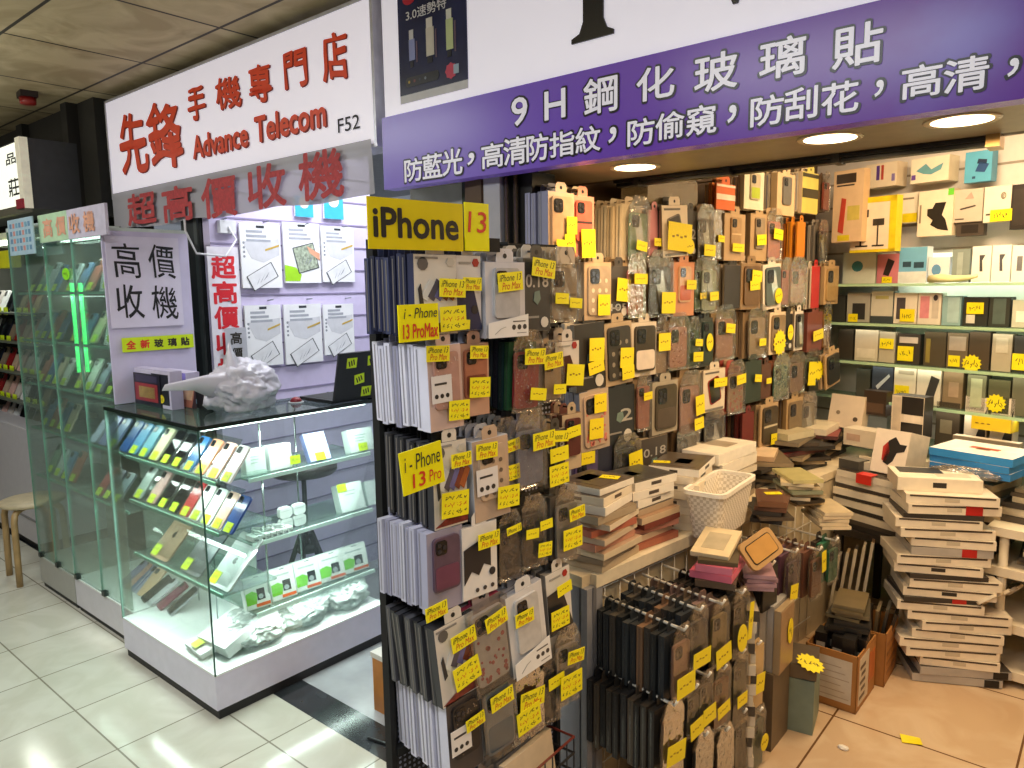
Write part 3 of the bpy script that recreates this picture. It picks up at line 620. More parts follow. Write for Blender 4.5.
for k in range(4):
    b = .40 + (k % 2) * .065; zz = .614 + (k // 2) * .048
    f = MB(); f.prism(rrect(.058, .046, .014, 4, 0, .023), -.022, 0, mat('#f0f4f3', .2, noise=.03)); f.box(.0, .0008, -.024, .024, .030, .0312, mat('#aeb8b6', .4, noise=0))
    o = f.build('earbud_case', None, cw(-.10, b, zz), (0, 0, CROT)); tag(o, 'white earbud case in a pile, %s' % ['lower one by the coiled cables', 'lower one by the white boxes', 'upper one by the coiled cables', 'upper one by the white boxes'][k], 'earbud case', 'earbud cases')
for k in range(3):
    f = MB(); pts = []
    for i in range(46):
        t = i / 45 * 2 * pi * 3; r_ = .030 + .004 * sin(t * 1.7 + k); pts.append((-.10 + r_ * .8 * cos(t) - .004 * (i % 3), .27 + k * .045 + r_ * sin(t) * .8, .622 + .006 * (i / 15) + .012 * abs(sin(t * .5 + k))))
    f.tube(pts, .0028, mat('#eef2f1', .35, noise=.03), None, 5); o = cb(f, 'charging_cable'); tag(o, 'coiled white charging cable on the middle side shelf, %s from the counter corner' % ORD[k], 'cable', 'coiled white cables')
for k in range(7):
    f = MB(); f.box(-.06, 0, -.011, .011, .003, .022, mat('#f2f4f3', .3, noise=.03)); f.box(0, .012, -.006, .006, .009, .014, mat('#aab2b0', .25, .8))
    o = f.build('plug_adapter', None, cw(-.06, .235 + k * .026, .612), (0, 0, CROT + .12 * sin(k * 3))); tag(o, 'white plug adapter on the middle side shelf, %s from the counter corner' % ORD[k], 'adapter', 'white plug adapters')
def art_cam(g, wd, h):
    g.prism([(-wd / 2 + .003, .02), (-wd * .08, .02), (0, h * .45), (-wd * .2, h * .55), (-wd / 2 + .003, h * .5)], .001, .0016, mat('#7fcf4a', .4)); g.box(.001, .0016, -wd * .1, wd / 2 - .003, .006, h * .14, mat('#f0693a', .4))
    g.box(.0012, .0018, -wd * .02, wd * .30, h * .24, h * .58, mat('#23272a', .3)); g.prism(circ(wd * .10, 10, wd * .12, h * .34), .0018, .0026, mat('#aeb6b8', .3), None); g.box(.0012, .0018, -wd * .05, wd * .15, h * .93, h * .96, mat('#6a7472', .4)); g.box(.0012, .0018, -wd * .35, wd * .30, h * .74, h * .8, mat('#b9c3c0', .4))
for k, x in enumerate((245, 271, 296, 320, 343)):
    side_box(x, x + 27, 574 - k * 5.5, 606 - k * 7, .328, .03, '#eef1ee', '#d7dfdb', 'white green and orange gadget pack on the lower side shelf, %s from the counter corner' % ORD[k], A=-.09, tilt=.28, art=art_cam, group='gadget packs on the lower side shelf')
from mathutils import noise as NZ
def poly_lump(name, p, sx, sy, sz, label, mt, cat, seed, parent=None, sharp=1.0, ns=2.2):
    """a crumpled soft thing: a lump creased by ridged noise, flat underneath"""
    bm = bmesh.new(); bmesh.ops.create_icosphere(bm, subdivisions=5, radius=1); off = Vector((seed * 3.1, seed * 1.7, seed * .9))
    for v in bm.verts:
        c = v.co.copy(); n1_ = NZ.noise(c * ns * .8 + off); n2_ = 1 - abs(NZ.noise(c * ns * 2.0 + off)) * 2; n3_ = 1 - abs(NZ.noise(c * ns * 5.0 + off)) * 2
        k = 1 + .22 * n1_ + .09 * sharp * (n2_ - .5) + .035 * sharp * (n3_ - .5)
        v.co = Vector((c.x * sx * k, c.y * sy * k, max(c.z, -.72) * sz * k + sz * .75))
    me = bpy.data.meshes.new(name); bm.to_mesh(me); bm.free(); me.materials.append(mt)
    for q in me.polygons: q.use_smooth = True
    o = put(name, me, parent, p, (0, 0, CROT))
    if parent is None: tag(o, label, cat)
    return o
bagm = film('#ecf3f0', .25, .2, bump=.8, name='clear_bag', body=.55, bcol='#eef6f3')
for k, (b, l, sz) in enumerate(((.26, 'clear plastic bag of white parts at the bottom of the counter near its corner', .07), (.47, 'long clear plastic bag in the middle of the counter bottom', .085), (.68, 'clear plastic bag at the bottom of the counter next to the case stand', .08))):
    poly_lump('plastic_bag', cw(-.16, b, .177), .12, .125, sz, l, bagm, 'bag', 30 + k, sharp=2)

# on the counter top: white carrier bag, laptop, red seal, cartons
pb = poly_lump('carrier_bag', cw(-.26, .33, 1.116), .11, .145, .115, 'crumpled white plastic carrier bag on the glass counter top', film('#f6f5fa', .12, .35, bump=.5, name='white_bag', body=.80, bcol='#e4e1ee'), 'bag', 5, sharp=1.2, ns=3)
wb = film('#f6f5fa', .12, .35, bump=.5, name='white_bag', body=.80, bcol='#e4e1ee')
def blade(pts, wd, name):
    f = MB(); vs = []
    for (p, w2, h2) in pts:
        for k in range(8): vs.append((p[0] + w2 * cos(k * pi / 4) * .6, p[1] + w2 * sin(k * pi / 4) * .5, p[2] + h2 * sin(k * pi / 4 + .6)))
    fs = [(i * 8 + k, i * 8 + (k + 1) % 8, i * 8 + 8 + (k + 1) % 8, i * 8 + 8 + k) for i in range(len(pts) - 1) for k in range(8)]
    f.add(vs, fs, wb, None, True); f.build(name, pb)
blade([((0, -.02, .06), .09, .05), ((.01, -.10, .11), .075, .055), ((.02, -.19, .128), .045, .03), ((.02, -.33, .125), .012, .012)], 0, 'handle')
blade([((0, -.02, .08), .085, .05), ((0, -.05, .16), .065, .05), ((0, -.055, .22), .035, .03), ((0, -.045, .275), .008, .01)], 0, 'handle')
lp = onZ(336, 404, 1.117); la, lb, _ = fab(lp)
lt = cempty('laptop', la, lb, 1.117); tag(lt, 'open black laptop with yellow green notes on its lid on the counter top', 'laptop')
bk2 = mat('#1b1d1f', .4, noise=.06)
f = MB(); f.box(-.23, .0, -.02, .31, .002, .016, bk2); f.box(-.21, -.02, .0, .29, .016, .0165, mat('#0e0f10', .5)); f.build('keyboard_deck', lt)
LM = Matrix.Rotation(R(14), 4, 'Y'); f = MB(); f.box(.0, .010, -.02, .31, .016, .225, bk2, LM); f.build('lid', lt)
for (b, z, s) in ((.05, .18, 0), (.16, .185, .1), (.10, .105, .15), (.145, .045, .0), (.20, .10, .2)):
    f = MB(); f.box(.0105, .0115, -.026, .026, -.022, .022, YG, LM @ Matrix.Translation((0, b, z)) @ Matrix.Rotation(s, 4, 'X'))
    for k in range(3): f.box(.0115, .012, -.016 + k * .012, -.010 + k * .012, -.012, .012, INK, LM @ Matrix.Translation((0, b, z)) @ Matrix.Rotation(s + .3, 4, 'X'))
    f.build('note', lt)
q = fab(onZ(296, 402, 1.117)); f = MB(); f.lathe([(.022, 0), (.026, .006), (.018, .018), (.004, .024)], mat('#8e2530', .35), None, 14); f.lathe([(.034, 0), (.034, .003), (.02, .004)], mat('#c9ccd0', .3), None, 14); tag(f.build('ink_seal', None, cw(q[0], q[1], 1.116)), 'small dark red round seal between the bag and the laptop', 'seal')
def top_box(x0, x1, y0, y1, b, d, col, edge, label, arts=(), tagk=(), tilt=0, rz=0, group=None):
    while fB(x0, y1, b)[0] < TA + .012 and b > .03: b -= .005
    A_ = fB(x0, y1, b); B_ = fB(x1, y1, b); h = fB((x0 + x1) / 2, y0, b)[2] - fB((x0 + x1) / 2, y1, b)[2]; wd = B_[0] - A_[0]
    o = cempty('retail_box', (A_[0] + B_[0]) / 2, b, 1.116); o.rotation_euler = (tilt, 0, CROT + rz); tag(o, label, 'box', group)
    f = MB(); f.box(-wd / 2, wd / 2, 0, d, 0, h, mat(edge, .4)); f.build('carton', o)
    g = MB(); g.box(-wd / 2 + .002, wd / 2 - .002, -.001, 0, .002, h - .002, mat(col, .35))
    for (u0, u1, v0, v1, c) in arts: g.box(-wd / 2 + u0 * wd, -wd / 2 + u1 * wd, -.002, -.001, v0 * h, v1 * h, mat(c, .4, noise=.2))
    g.build('printed_front', o)
    for (u, v) in tagk:
        ptag(o, .055, .035, -wd / 2 + u * wd, -.004, v * h, (R(90), 0, 0), YB, 'oval')
top_box(137, 172, 368, 405, .16, .05, '#cfc8e0', '#b4adc6', 'pale lilac carton on the counter top under the yellow strip', ((.1, .5, .3, .8, '#e2dcee'), (.5, .95, .1, .9, '#20222e')), ((.25, .2), (.75, .25)), 0)
top_box(134, 160, 351, 383, .30, .05, '#1d1c2c', '#15141f', 'dark navy carton with a red and gold print beside the poster panel', ((.05, .9, .15, .7, '#a23038'), (.2, .8, .25, .6, '#c9b06a'), (.1, .9, .75, .95, '#3a3550')), ())
top_box(158, 186, 350, 382, .34, .06, '#8b7fd0', '#c9c2dc', 'violet carton with oval price stickers beside the dark pillar', ((.0, .4, 0, 1, '#ddd8ea'),), ((.2, .15), (.72, .12)))
top_box(171, 192, 380, 405, .20, .02, '#c9806a', '#5a4048', 'slim red and blue game carton leaning behind the carrier bag', ((.05, .6, .3, .9, '#d9574a'), (.0, .5, .0, .3, '#5a7fb8'), (.5, .95, .3, .8, '#f0c9a0')), (), R(-12))
top_box(188, 207, 383, 405, .22, .05, '#17161a', '#201f24', 'black carton next to the dark pillar on the counter top', ((.1, .5, .2, .4, '#8fb0c8'),), ())
top_box(176, 204, 366, 380, .30, .05, '#c04a3c', '#7a3a38', 'row of small red cartons behind the black carton', ((.0, .45, .2, .9, '#e0a08a'), (.5, 1, .2, .9, '#b8322c')), ())

# packs of tablet film on the slatted wall
def film_pack(x0, x1, y0, y1, label, kind, A=SA + .02):
    ym = (y0 + y1) / 2; xm = (x0 + x1) / 2
    b0 = fA(x0, ym, A)[1]; b1 = fA(x1, ym, A)[1]; z1 = fA(xm, y0, A)[2]; z0 = fA(xm, y1, A)[2]; wd = b1 - b0; h = z1 - z0
    o = cempty('screen_film_pack', A, (b0 + b1) / 2, z0); tag(o, label, 'film pack', 'tablet film packs on the slatted wall')
    f = MB(); f.box(-.012, 0, -wd / 2, wd / 2, 0, h, mat('#efeff2', .35, noise=.02)); f.build('sleeve', o)
    g = MB(); gr = mat('#8f939c', .4); ou = mat('#3f434a', .4)
    if kind == 'blue':
        g.box(0, .001, -wd / 2, wd / 2, 0, h, mat('#3fa8d8', .35)); g.prism(circ(wd * .28, 14, 0, h * .7), .001, .0016, mat('#f3d9c9', .4))
    else:
        g.box(0, .001, -wd * .1, wd * .1, h - .02, h - .008, mat('#3a3c42', .4)); 
        for k in range(3): g.box(0, .001, -wd * .35, wd * (.05 + .1 * k), h * (.90 - .07 * k) - .012, h * (.90 - .07 * k), mat('#a9acb6', .4))
        if kind == 'green':
            g.prism([(-wd * .5, .01), (-wd * .1, .01), (-wd * .05, h * .14), (-wd * .2, h * .26), (-wd * .5, h * .30)], 0, .001, mat('#9fd628', .4)); cx, cy, s_ = .02, h * .42, .95
            g.prism([(wd * .12, h * .62), (wd * .48, h * .5), (wd * .48, h * .38), (wd * .2, h * .5)], .002, .003, mat('#dca183', .5)); tl = mat('#a9b49f', .4, noise=.6, scale=60)
        else:
            g.prism([(-wd * .45, h * .72), (wd * .46, h * .78), (wd * .46, h * .52), (wd * .05, h * .40), (-wd * .25, h * .46)], 0, .0006, mat('#d4d4da', .4)); cx, cy, s_ = 0.0, h * .18, .8; tl = mat('#e6e6ea', .3)
            g.prism([(wd * .1, h * .58), (wd * .46, h * .66), (wd * .46, h * .69), (wd * .1, h * .61)], .001, .002, mat('#c9a94a', .4))
            for k in range(4): g.prism(circ(.006, 8, -wd * .42, h * (.70 - k * .07)), 0, .001, gr)
        T = Matrix.Translation((0, cx, cy)) @ Matrix.Rotation(R(28 if kind != 'green' else 14), 4, 'X'); hw_, hh = (wd * .36, h * .13) if kind != 'green' else (wd * .30, h * .22)
        g.box(.001, .0018, -hw_, hw_, -hh, hh, ou, T); g.box(.0018, .0024, -hw_ * .93, hw_ * .93, -hh * .93, hh * .93, tl, T)
        for k in range(3): g.prism([(-hw_ * .6 + k * .02, -hh * .5), (-hw_ * .2 + k * .03, hh * .1), (-hw_ * .5 + k * .03, -hh * .3)], .0024, .003, gr, T)
    g.build('printed_front', o); return o
film_pack(241, 281, 224, 288, 'white film pack in the upper row next to the red banner', 'w')
film_pack(284, 320, 223, 283, 'film pack with green corner print and a hand, middle of the upper row', 'green')
film_pack(322, 354, 227, 282, 'white film pack in the upper row at the far end', 'w')
film_pack(246, 282, 305, 366, 'white film pack in the lower row above the carrier bag', 'w')
film_pack(285, 322, 304, 363, 'white film pack in the middle of the lower row', 'w')
film_pack(324, 354, 304, 354, 'white film pack in the lower row above the laptop', 'w')
film_pack(295, 313, 196, 217, 'blue pack hanging just under the red banner, nearer of two', 'blue')
film_pack(324, 343, 193, 219, 'blue pack with a round picture hanging just under the banner end', 'blue')
f = MB()
for b in (.60, .82, 1.05, 1.30):
    for z in (1.93, 1.545): f.tube([(SA, b, z), (SA + .05, b, z + .004)], .003, mat('#9aa0a4', .3, .8), None, 6)
struct(cb(f, 'trim_wall_hooks'))
# red vertical banner and small paper
A_ = SA + .012; v0 = fA(210, 300, A_)[1]; v1 = fA(241, 300, A_)[1]; zt2 = fA(226, 247, A_)[2]
vb = cempty('banner', A_, (v0 + v1) / 2, 1.10); tag(vb, 'tall white strip banner with red characters beside the dark pillar', 'banner')
hw = (v1 - v0) / 2; f = MB(); f.box(-.003, 0, -hw, hw, 0, zt2 - 1.10, mat('#e9e4ef', .45)); f.build('cloth', vb)
g = MB()
for ch, y0, y1 in (('超', 255, 279), ('高', 281, 304), ('價', 306, 329), ('收', 332, 355), ('機', 358, 381)):
    z1 = fA(226, y0, A_)[2] - 1.10; z0 = fA(226, y1, A_)[2] - 1.10; text_on(g, ch, -hw * .82, hw * .78, z0, z1, .001, mat('#d4222e', .5, noise=.05), None, .03)
g.build('lettering', vb)
pz = fA(238, 367, A_ + .02); pp = cempty('paper_notice', A_ + .02, pz[1], pz[2]); tag(pp, 'small grey paper notice with black characters behind the carrier bag', 'notice')
f = MB(); f.box(-.002, 0, -.055, .055, 0, .19, mat('#b9b9c2', .5)); f.build('sheet', pp); g = MB(); text_on(g, '高', -.03, .03, .11, .17, .001, INK, None, .02); text_on(g, '價', -.03, .03, .035, .095, .001, INK, None, .02); g.build('lettering', pp)
# poster and yellow strip on the showcase end panel
A_ = TA + .002; b0 = fA(108, 280, A_)[1]; b1 = fA(181, 280, A_)[1]; z1 = fA(144, 237, A_)[2]; z0 = fA(144, 327, A_)[2]
pt = cempty('poster', A_, (b0 + b1) / 2, z0); tag(pt, 'white poster with four large black brush characters on the showcase end', 'poster')
wd = b1 - b0; h = z1 - z0; f = MB(); f.box(-.004, 0, -wd / 2, wd / 2, 0, h, mat('#dcd5ea', .4, noise=.03)); f.build('sheet', pt); g = MB(); kk = mat('#17171b', .5, noise=0)
for ch, u, v in (('高', .08, .55), ('價', .56, .54), ('收', .08, .10), ('機', .56, .08)): text_on(g, ch, -wd / 2 + u * wd, -wd / 2 + (u + .36) * wd, v * h, (v + .38) * h, .001, kk, None, .004, 0, 'x', .035)
g.build('lettering', pt)
b0 = fA(122, 347, A_)[1]; b1 = fA(193, 340, A_)[1]; z0 = fA(157, 350, A_)[2]
ys = cempty('strip_sign', A_ + .004, (b0 + b1) / 2, z0); tag(ys, 'bright yellow strip with red and black characters under the poster', 'sign'); wd = b1 - b0
f = MB(); f.box(-.003, 0, -wd / 2, wd / 2, 0, .062, mat('#cfe81a', .4, noise=.05)); f.build('sheet', ys); g = MB()
for k, ch in enumerate('全新玻璃貼'): text_on(g, ch, -wd / 2 + wd * (.05 + k * .19), -wd / 2 + wd * (.05 + k * .19) + wd * .13, .012, .05, .001, mat('#d8321e', .5, noise=0) if k < 2 else INK, None, .04)
g.build('lettering', ys)
# white socket with looping cable
q = fA(226, 227, SA + .01); so = cempty('wall_socket', SA, q[1], q[2]); tag(so, 'white socket with a looping cable under the banner', 'socket')
f = MB(); f.box(0, .03, -.04, .04, -.03, .03, mat('#e6e6ea', .3)); f.build('plate', so)
f = MB(); f.tube([(.03, 0, 0), (.06, .02, -.06), (.08, -.05, -.14), (.06, -.18, -.13), (.05, -.22, -.03), (.05, -.22, .02)], .005, mat('#dcdce2', .4)); f.build('cable', so)
# stool seen through the glass
st = cempty('stool', -.56, .80, 0); tag(st, 'dark round stool seen through the glass counter', 'stool')
f = MB(); f.lathe([(.02, .70), (.15, .70), (.165, .715), (.165, .74), (.14, .755), (.02, .757)], mat('#3d342e', .4), None, 24); f.build('seat', st)
f = MB(); f.tube([(0, 0, .70), (0, 0, .30)], .012, dk); f.lathe([(.05, .30), (.05, .34)], dk, None, 12); f.build('column', st)
for k in range(5):
    f = MB(); a_ = k * 2 * pi / 5 + .3; f.box(-.012, .012, -.008, .008, 0, .42, dk, Matrix.Translation((cos(a_) * .17, sin(a_) * .17, 0)) @ Matrix.Rotation(a_, 4, 'Z') @ Matrix.Rotation(R(-20), 4, 'Y')); f.build('leg', st)

# goods in the two tall showcases
rs = random.Random(3)
pal = [('#c9d2d6', 'silver'), ('#3c4650', 'slate'), ('#d9c3a8', 'champagne'), ('#6f8fb8', 'blue'), ('#2a2a2e', 'black'), ('#e8e6e0', 'white'), ('#b86a5a', 'copper'), ('#7d9a86', 'sage'), ('#9a90b8', 'lilac'), ('#4a6f9a', 'denim blue')]
lv = {1.13: 'counter-height', 1.36: 'fourth', 1.60: 'top', .893: 'second', .631: 'lowest'}
for (a0, a1, nm, zs) in ((-1.46, -.83, 'bright', (1.13, 1.36, 1.60)), (-1.96, -1.51, 'dim', S1)):
    for z in zs:
        n = 5 if nm == 'bright' else 4
        for k in range(n):
            c, cn = pal[(k * 3 + int(z * 100) + (4 if nm == 'dim' else 0)) % 10]; a = a0 + .06 + k * (a1 - a0 - .1) / (n - .6)
            bw, bh = (.085, .165) if (k + int(z * 10)) % 3 == 0 else (.074, .15)
            if z in (1.36, 1.60) and nm == 'bright' and k >= n - 2:
                o = cempty('phone_box', a, .13, z + .001); o.rotation_euler = (R(-14), 0, CROT); tag(o, '%s phone carton on the %s shelf of the bright showcase, %s along it' % (['blue', 'white'][k % 2], lv[z], ORD[k]), 'phone box', 'goods in the bright showcase')
                f = MB(); f.box(-.045, .045, 0, .04, 0, .13, mat(['#5fa8d8', '#e9ecee'][k % 2], .3)); f.build('carton', o); ptag(o, .045, .035, .01, -.002, .03, (R(90), 0, 0), YG, 'oval')
            else:
                cph(a, .11, z + .006, R(62), c, '%s phone on the %s shelf of the %s showcase, %s along it' % (cn, lv[z], nm, ORD[k]), w=bw * .95, l=bh, group='goods in the %s showcase' % nm, face='screen' if cn in ('black', 'slate') else 'back')
q = fB(66, 274, .045); o = cempty('price_disc', q[0], .045, q[2]); tag(o, 'green oval price disc stuck on the tall showcase glass', 'sticker'); o2_ = ptag(o, .085, .055, 0, 0, 0, (R(90), 0, 0), mat('#8fe02a', .5), 'oval')

# the shelves further down the corridor
fa0, fa1 = -3.9, -2.55
fb = cempty('wall_shelving', (fa0 + fa1) / 2, .45, 0); tag(fb, 'shelving of phones with yellow tags, past the tall showcases', 'shelving'); ifb = Matrix.Translation((-(fa0 + fa1) / 2, -.45, 0))
f = MB(); f.box(fa0, fa1, .22, .75, .06, .78, mat('#b9b6bd', .4, noise=.04), ifb); f.box(fa0, fa1, .215, .22, .20, .212, mat('#77757a', .4), ifb); f.box(fa0, fa1, .25, .75, 0, .06, dk, ifb); f.build('base_cabinet', fb)
f = MB(); f.box(fa0, fa1, .73, .75, .78, 1.95, mat('#6f6f66', .5), ifb); f.box(fa0, fa0 + .02, .3, .75, .78, 1.95, mat('#4a4a44', .5), ifb); f.build('back_panel', fb)
f = MB(); f.box(fa0, fa1, .3, .75, 1.93, 1.97, mat('#d6dcc0', .4, emit=.15), ifb); f.box(fa0 + .1, fa1 - .1, .34, .36, 1.905, 1.93, mat('#f4ffe8', .4, emit=5, noise=0), ifb); f.build('canopy', fb)
area('shelving_tube', cw(-3.2, .36, 1.90), 1.0, 5, (.95, 1, .9), (0, 0, CROT), .06)
for r_, y in enumerate((311, 341, 372, 401, 429)):
    z = fB(22, y + 2, .30)[2]
    f = MB(); f.box(fa0 + .02, fa1, .30, .73, z - .012, z, mat('#5d635c', .4), ifb); f.build('shelf', fb)
    for k in range(8):
        a = fa1 - .07 - k * .125; c, cn = [('#b8a08a', 'tan'), ('#1c2230', 'navy'), ('#c9c3bd', 'pale grey'), ('#8e2222', 'red'), ('#2e3134', 'charcoal'), ('#d0a9a0', 'rose'), ('#8a7a66', 'bronze'), ('#d9dcdc', 'silver')][(k * 3 + r_ * 2) % 8]
        o = cph(a, .34, z + .004, R(66), c, '%s phone on the %s corridor shelf, %s from its near end' % (cn, ['top', 'second', 'third', 'fourth', 'bottom'][r_], ORD[k]), w=.09, l=.15, tagc=False, group='phones on the corridor shelving', face='screen' if cn in ('navy', 'charcoal') else 'back')
        if k % 4 != 3:
            ptag(o, .075, .05, 0, .0, .004, (R(20), 0, 0), YG)
q = fB(16, 478, .2); 
f = MB(); f.box(-.14, .14, -.03, .03, 0, .1, mat('#d8d820', .5)); o = f.build('yellow_card', None, cw(fB(8, 268, .26)[0], .26, fB(8, 268, .26)[2]), (0, 0, CROT)); tag(o, 'yellow card hung high at the front of the corridor shelving', 'card')
# wooden bentwood stool in the corridor
ws = cempty('stool', -2.17, .10, 0); tag(ws, 'bentwood stool standing in the corridor before the shelving', 'stool'); wood = mat('#a98a5c', .4, noise=.25, scale=14)
f = MB(); f.lathe([(.01, .425), (.15, .425), (.165, .432), (.165, .446), (.15, .452), (.01, .452)], mat('#b9a98a', .4, noise=.15), None, 26); f.build('seat', ws)
for k in range(4):
    a_ = R(40 + 90 * k); f = MB(); pts = [(r_ * cos(a_), r_ * sin(a_), z) for r_, z in ((.05, .418), (.10, .418), (.135, .412), (.155, .395), (.165, .36), (.168, .2), (.172, 0))]
    f.tube(pts, .017, wood, None, 8); f.build('leg', ws)
# bright depth between the counter and the case stand: shop shelves further back
bs = cempty('back_shelving', .1, 3.2, 0); tag(bs, 'bright shelving at the back of the telecom shop, seen past the iphone stand'.replace('iphone ', 'case '), 'shelving')
f = MB(); f.box(-.9, .5, .18, .20, 0, 2.5, mat('#dfe6ee', .4)); f.build('back_panel', bs)
for z in (.7, 1.0, 1.3, 1.6, 1.85, 2.05):
    f = MB(); f.box(-.9, .5, -.05, .18, z, z + .012, mat('#cfe3e0', .2)); f.build('shelf', bs)
f = MB()
for z in (1.28, 1.83, 2.2): f.box(-.85, .45, -.03, -.01, z - .02, z, mat('#f3fbff', .4, emit=5, noise=0))
f.build('light_tube', bs)
for r_, z in enumerate((1.0, 1.3, 1.6, 1.85)):
    for k in range(7):
        c = ['#3f62a8', '#e6e9ee', '#58b8c8', '#a8d0e8', '#d95aa0', '#7fd8a0', '#2d3f78'][(k * 2 + r_ * 3) % 7]; cn = ['blue', 'white', 'teal', 'pale blue', 'pink', 'mint', 'navy'][(k * 2 + r_ * 3) % 7]
        hh = .10 + .03 * ((k + r_) % 3); f = MB(); f.box(-.05, .05, -.02, .03, 0, hh, mat(c, .3)); f.box(-.035, .035, -.022, -.02, .02, hh * .6, mat('#f4f4f6', .3))
        o = f.build('retail_box', None, cw(-.62 + k * .17, 3.22, z + .013), (0, 0, CROT)); tag(o, '%s box on the %s bright back shelf, %s from the slatted wall' % (cn, ORD[r_], ORD[k]), 'box', 'boxes on the bright back shelving')
# ------------------------------------------------------------------ hanging packs: builders
# local frame of a pack: face looks along +x, y runs to the shop's inside, origin at the top middle of the face, z down
STK = {}
def sticker_mesh(kind, dark=False):
    key = (kind, dark)
    if key in STK: return STK[key]
    f = MB(); y = YB if dark else YG2
    if kind == 'oval': f.prism(circ(.5, 16), 0, .001, y)
    elif kind == 'star': f.prism(star(.40, .5), 0, .001, y)
    else: f.box(0, .001, -.5, .5, -.5, .5, y)
    if kind == 'p':                                  # model price sticker, two handwritten lines
        text_on(f, 'iPhone 13', -.44, .44, .04, .40, .0014, INK, None, .0, .3); text_on(f, 'Pro Max', -.36, .40, -.40, -.02, .0014, INKR, None, .0, .3)
    elif kind == 'q':
        text_on(f, 'iPhone 13', -.46, .46, -.28, .28, .0014, INK, None, .0, .3)
    elif kind == 's':                                # scribbled three line sticker
        rr = random.Random(11)
        for r_, m_ in ((.28, INK), (-.01, INKR), (-.30, INK)):
            for k in range(6):
                u = -.42 + k * .145
                for j in range(rr.choice((2, 3, 3))):
                    a0 = Vector((u + rr.uniform(0, .10), r_ + rr.uniform(-.06, .06))); d = Vector((rr.uniform(-.05, .05), rr.uniform(-.055, .055))); n_ = Vector((-d.y, d.x)).normalized() * .012
                    f.quad([(.0012 + j * 1e-5, q.x, q.y) for q in (a0 - d + n_, a0 - d - n_, a0 + d - n_, a0 + d + n_)], m_)
    else:
        for k in range(4): f.box(.001, .0014, -.34 + k * .17, -.34 + k * .17 + .10, -.04 + .05 * (k % 2), .03 + .05 * (k % 2), mat('#8a6a14', .6, noise=0))
    STK[key] = f.mesh('price_sticker'); return STK[key]
YG2 = mat('#f2e410', .5, noise=.05)
def stick(parent, y, z, w_, h_, kind='m', rot=0, x=.002, dark=False):
    o = put('price_sticker', sticker_mesh(kind, dark), parent, (x, y, z), (rot, 0, 0)); o.scale = (1, w_, h_); return o
def case_mesh(w_, h_, col, cam='sq', pat=None, pc='#ffffff', glossy=.3):
    f = MB(); f.prism(rrect(w_, h_, w_ * .13, 3, 0, -h_ / 2), -.009, 0, mat(col, glossy, noise=.12, scale=40))
    cx, cz = -w_ * .22, -w_ * .30
    if cam == 'sq':
        f.prism(rrect(w_ * .42, w_ * .44, w_ * .1, 3, cx, cz), 0, .002, mat('#1d1c1d', .2, noise=0))
        for (a, b) in ((-.09, .09), (-.09, -.10), (.10, 0)): f.prism(circ(w_ * .075, 8, cx + a * w_, cz + b * w_), .002, .0032, mat('#3a3a40', .15, .4, noise=0))
    elif cam == 'frame':
        f.prism(rrect(w_ * .84, h_ * .90, w_ * .10, 3, 0, -h_ / 2), 0, .001, mat(pc, .15, noise=.2))
    if pat == 'flower':
        rr = random.Random(5)
        for k in range(26):
            a = rr.uniform(-.4, .4) * w_; b = -h_ * rr.uniform(.66, .97) if k < 18 else -h_ * rr.uniform(.35, .66); f.prism(circ(w_ * rr.uniform(.03, .07), 6, a, b), .0, .0015, mat(pc, .4, noise=0))
    elif pat == 'glitter':
        rr = random.Random(9)
        for k in range(40): a = rr.uniform(-.45, .45) * w_; b = -h_ * rr.uniform(.06, .95); f.prism(circ(w_ * .025, 5, a, b), 0, .0012, mat(pc, .15, .3, noise=0))
    elif pat == 'band':
        f.box(0, .0012, -w_ * .46, w_ * .46, -h_ * .56, -h_ * .51, mat(pc, .4))
    elif pat == 'half':
        f.prism(rrect(w_ * .9, h_ * .42, w_ * .1, 3, 0, -h_ * .74), 0, .0012, mat(pc, .3))
    elif pat == 'mirror':
        f.prism([(-w_ * .3, -h_ * .1), (w_ * .1, -h_ * .1), (w_ * .38, -h_ * .9), (0, -h_ * .9)], 0, .0012, mat('#dfe3e2', .1, .6))  # pale slanted streak: on clear cases it is glare put into the colour
    elif pat == 'dots':
        for k in range(12): f.prism(circ(w_ * .07, 7, (-.3 + .3 * (k % 3)) * w_, -h_ * (.3 + .2 * (k // 3))), 0, .0012, mat(pc, .4, noise=0))
    return f.mesh('phone_case')
def bag_mesh(w_, h_, t, seed, mt):
    """a limp clear bag: gathered at the hang hole, full below"""
    rr = random.Random(seed); nu, nv = 9, 12; vs = []; fs = []
    p1, p2 = rr.uniform(0, 6), rr.uniform(0, 6)
    for side in (0, 1):
        for j in range(nv + 1):
            v = j / nv; wd = w_ * (1.0 if v > .16 else .55 + .45 * v / .16)
            for i in range(nu + 1):
                u = i / nu - .5; edge = (1 - (2 * u) ** 2) ** .5 if abs(u) < .5 else 0
                th = t * edge * min(1, v * 4, (1 - v) * 8 + .1)
                wr = .004 * sin(u * 17 + p1 + v * 5) * sin(v * 13 + p2)
                vs.append((( .004 if side else -th) + (wr if side else 0) * edge, u * wd + .002 * sin(v * 9 + p1), -v * h_))
    o = (nv + 1) * (nu + 1)
    for s in (0, 1):
        for j in range(nv):
            for i in range(nu):
                a = s * o + j * (nu + 1) + i; fs.append((a, a + 1, a + nu + 2, a + nu + 1))
    f = MB(); f.add(vs, fs, mt, None, True); return f
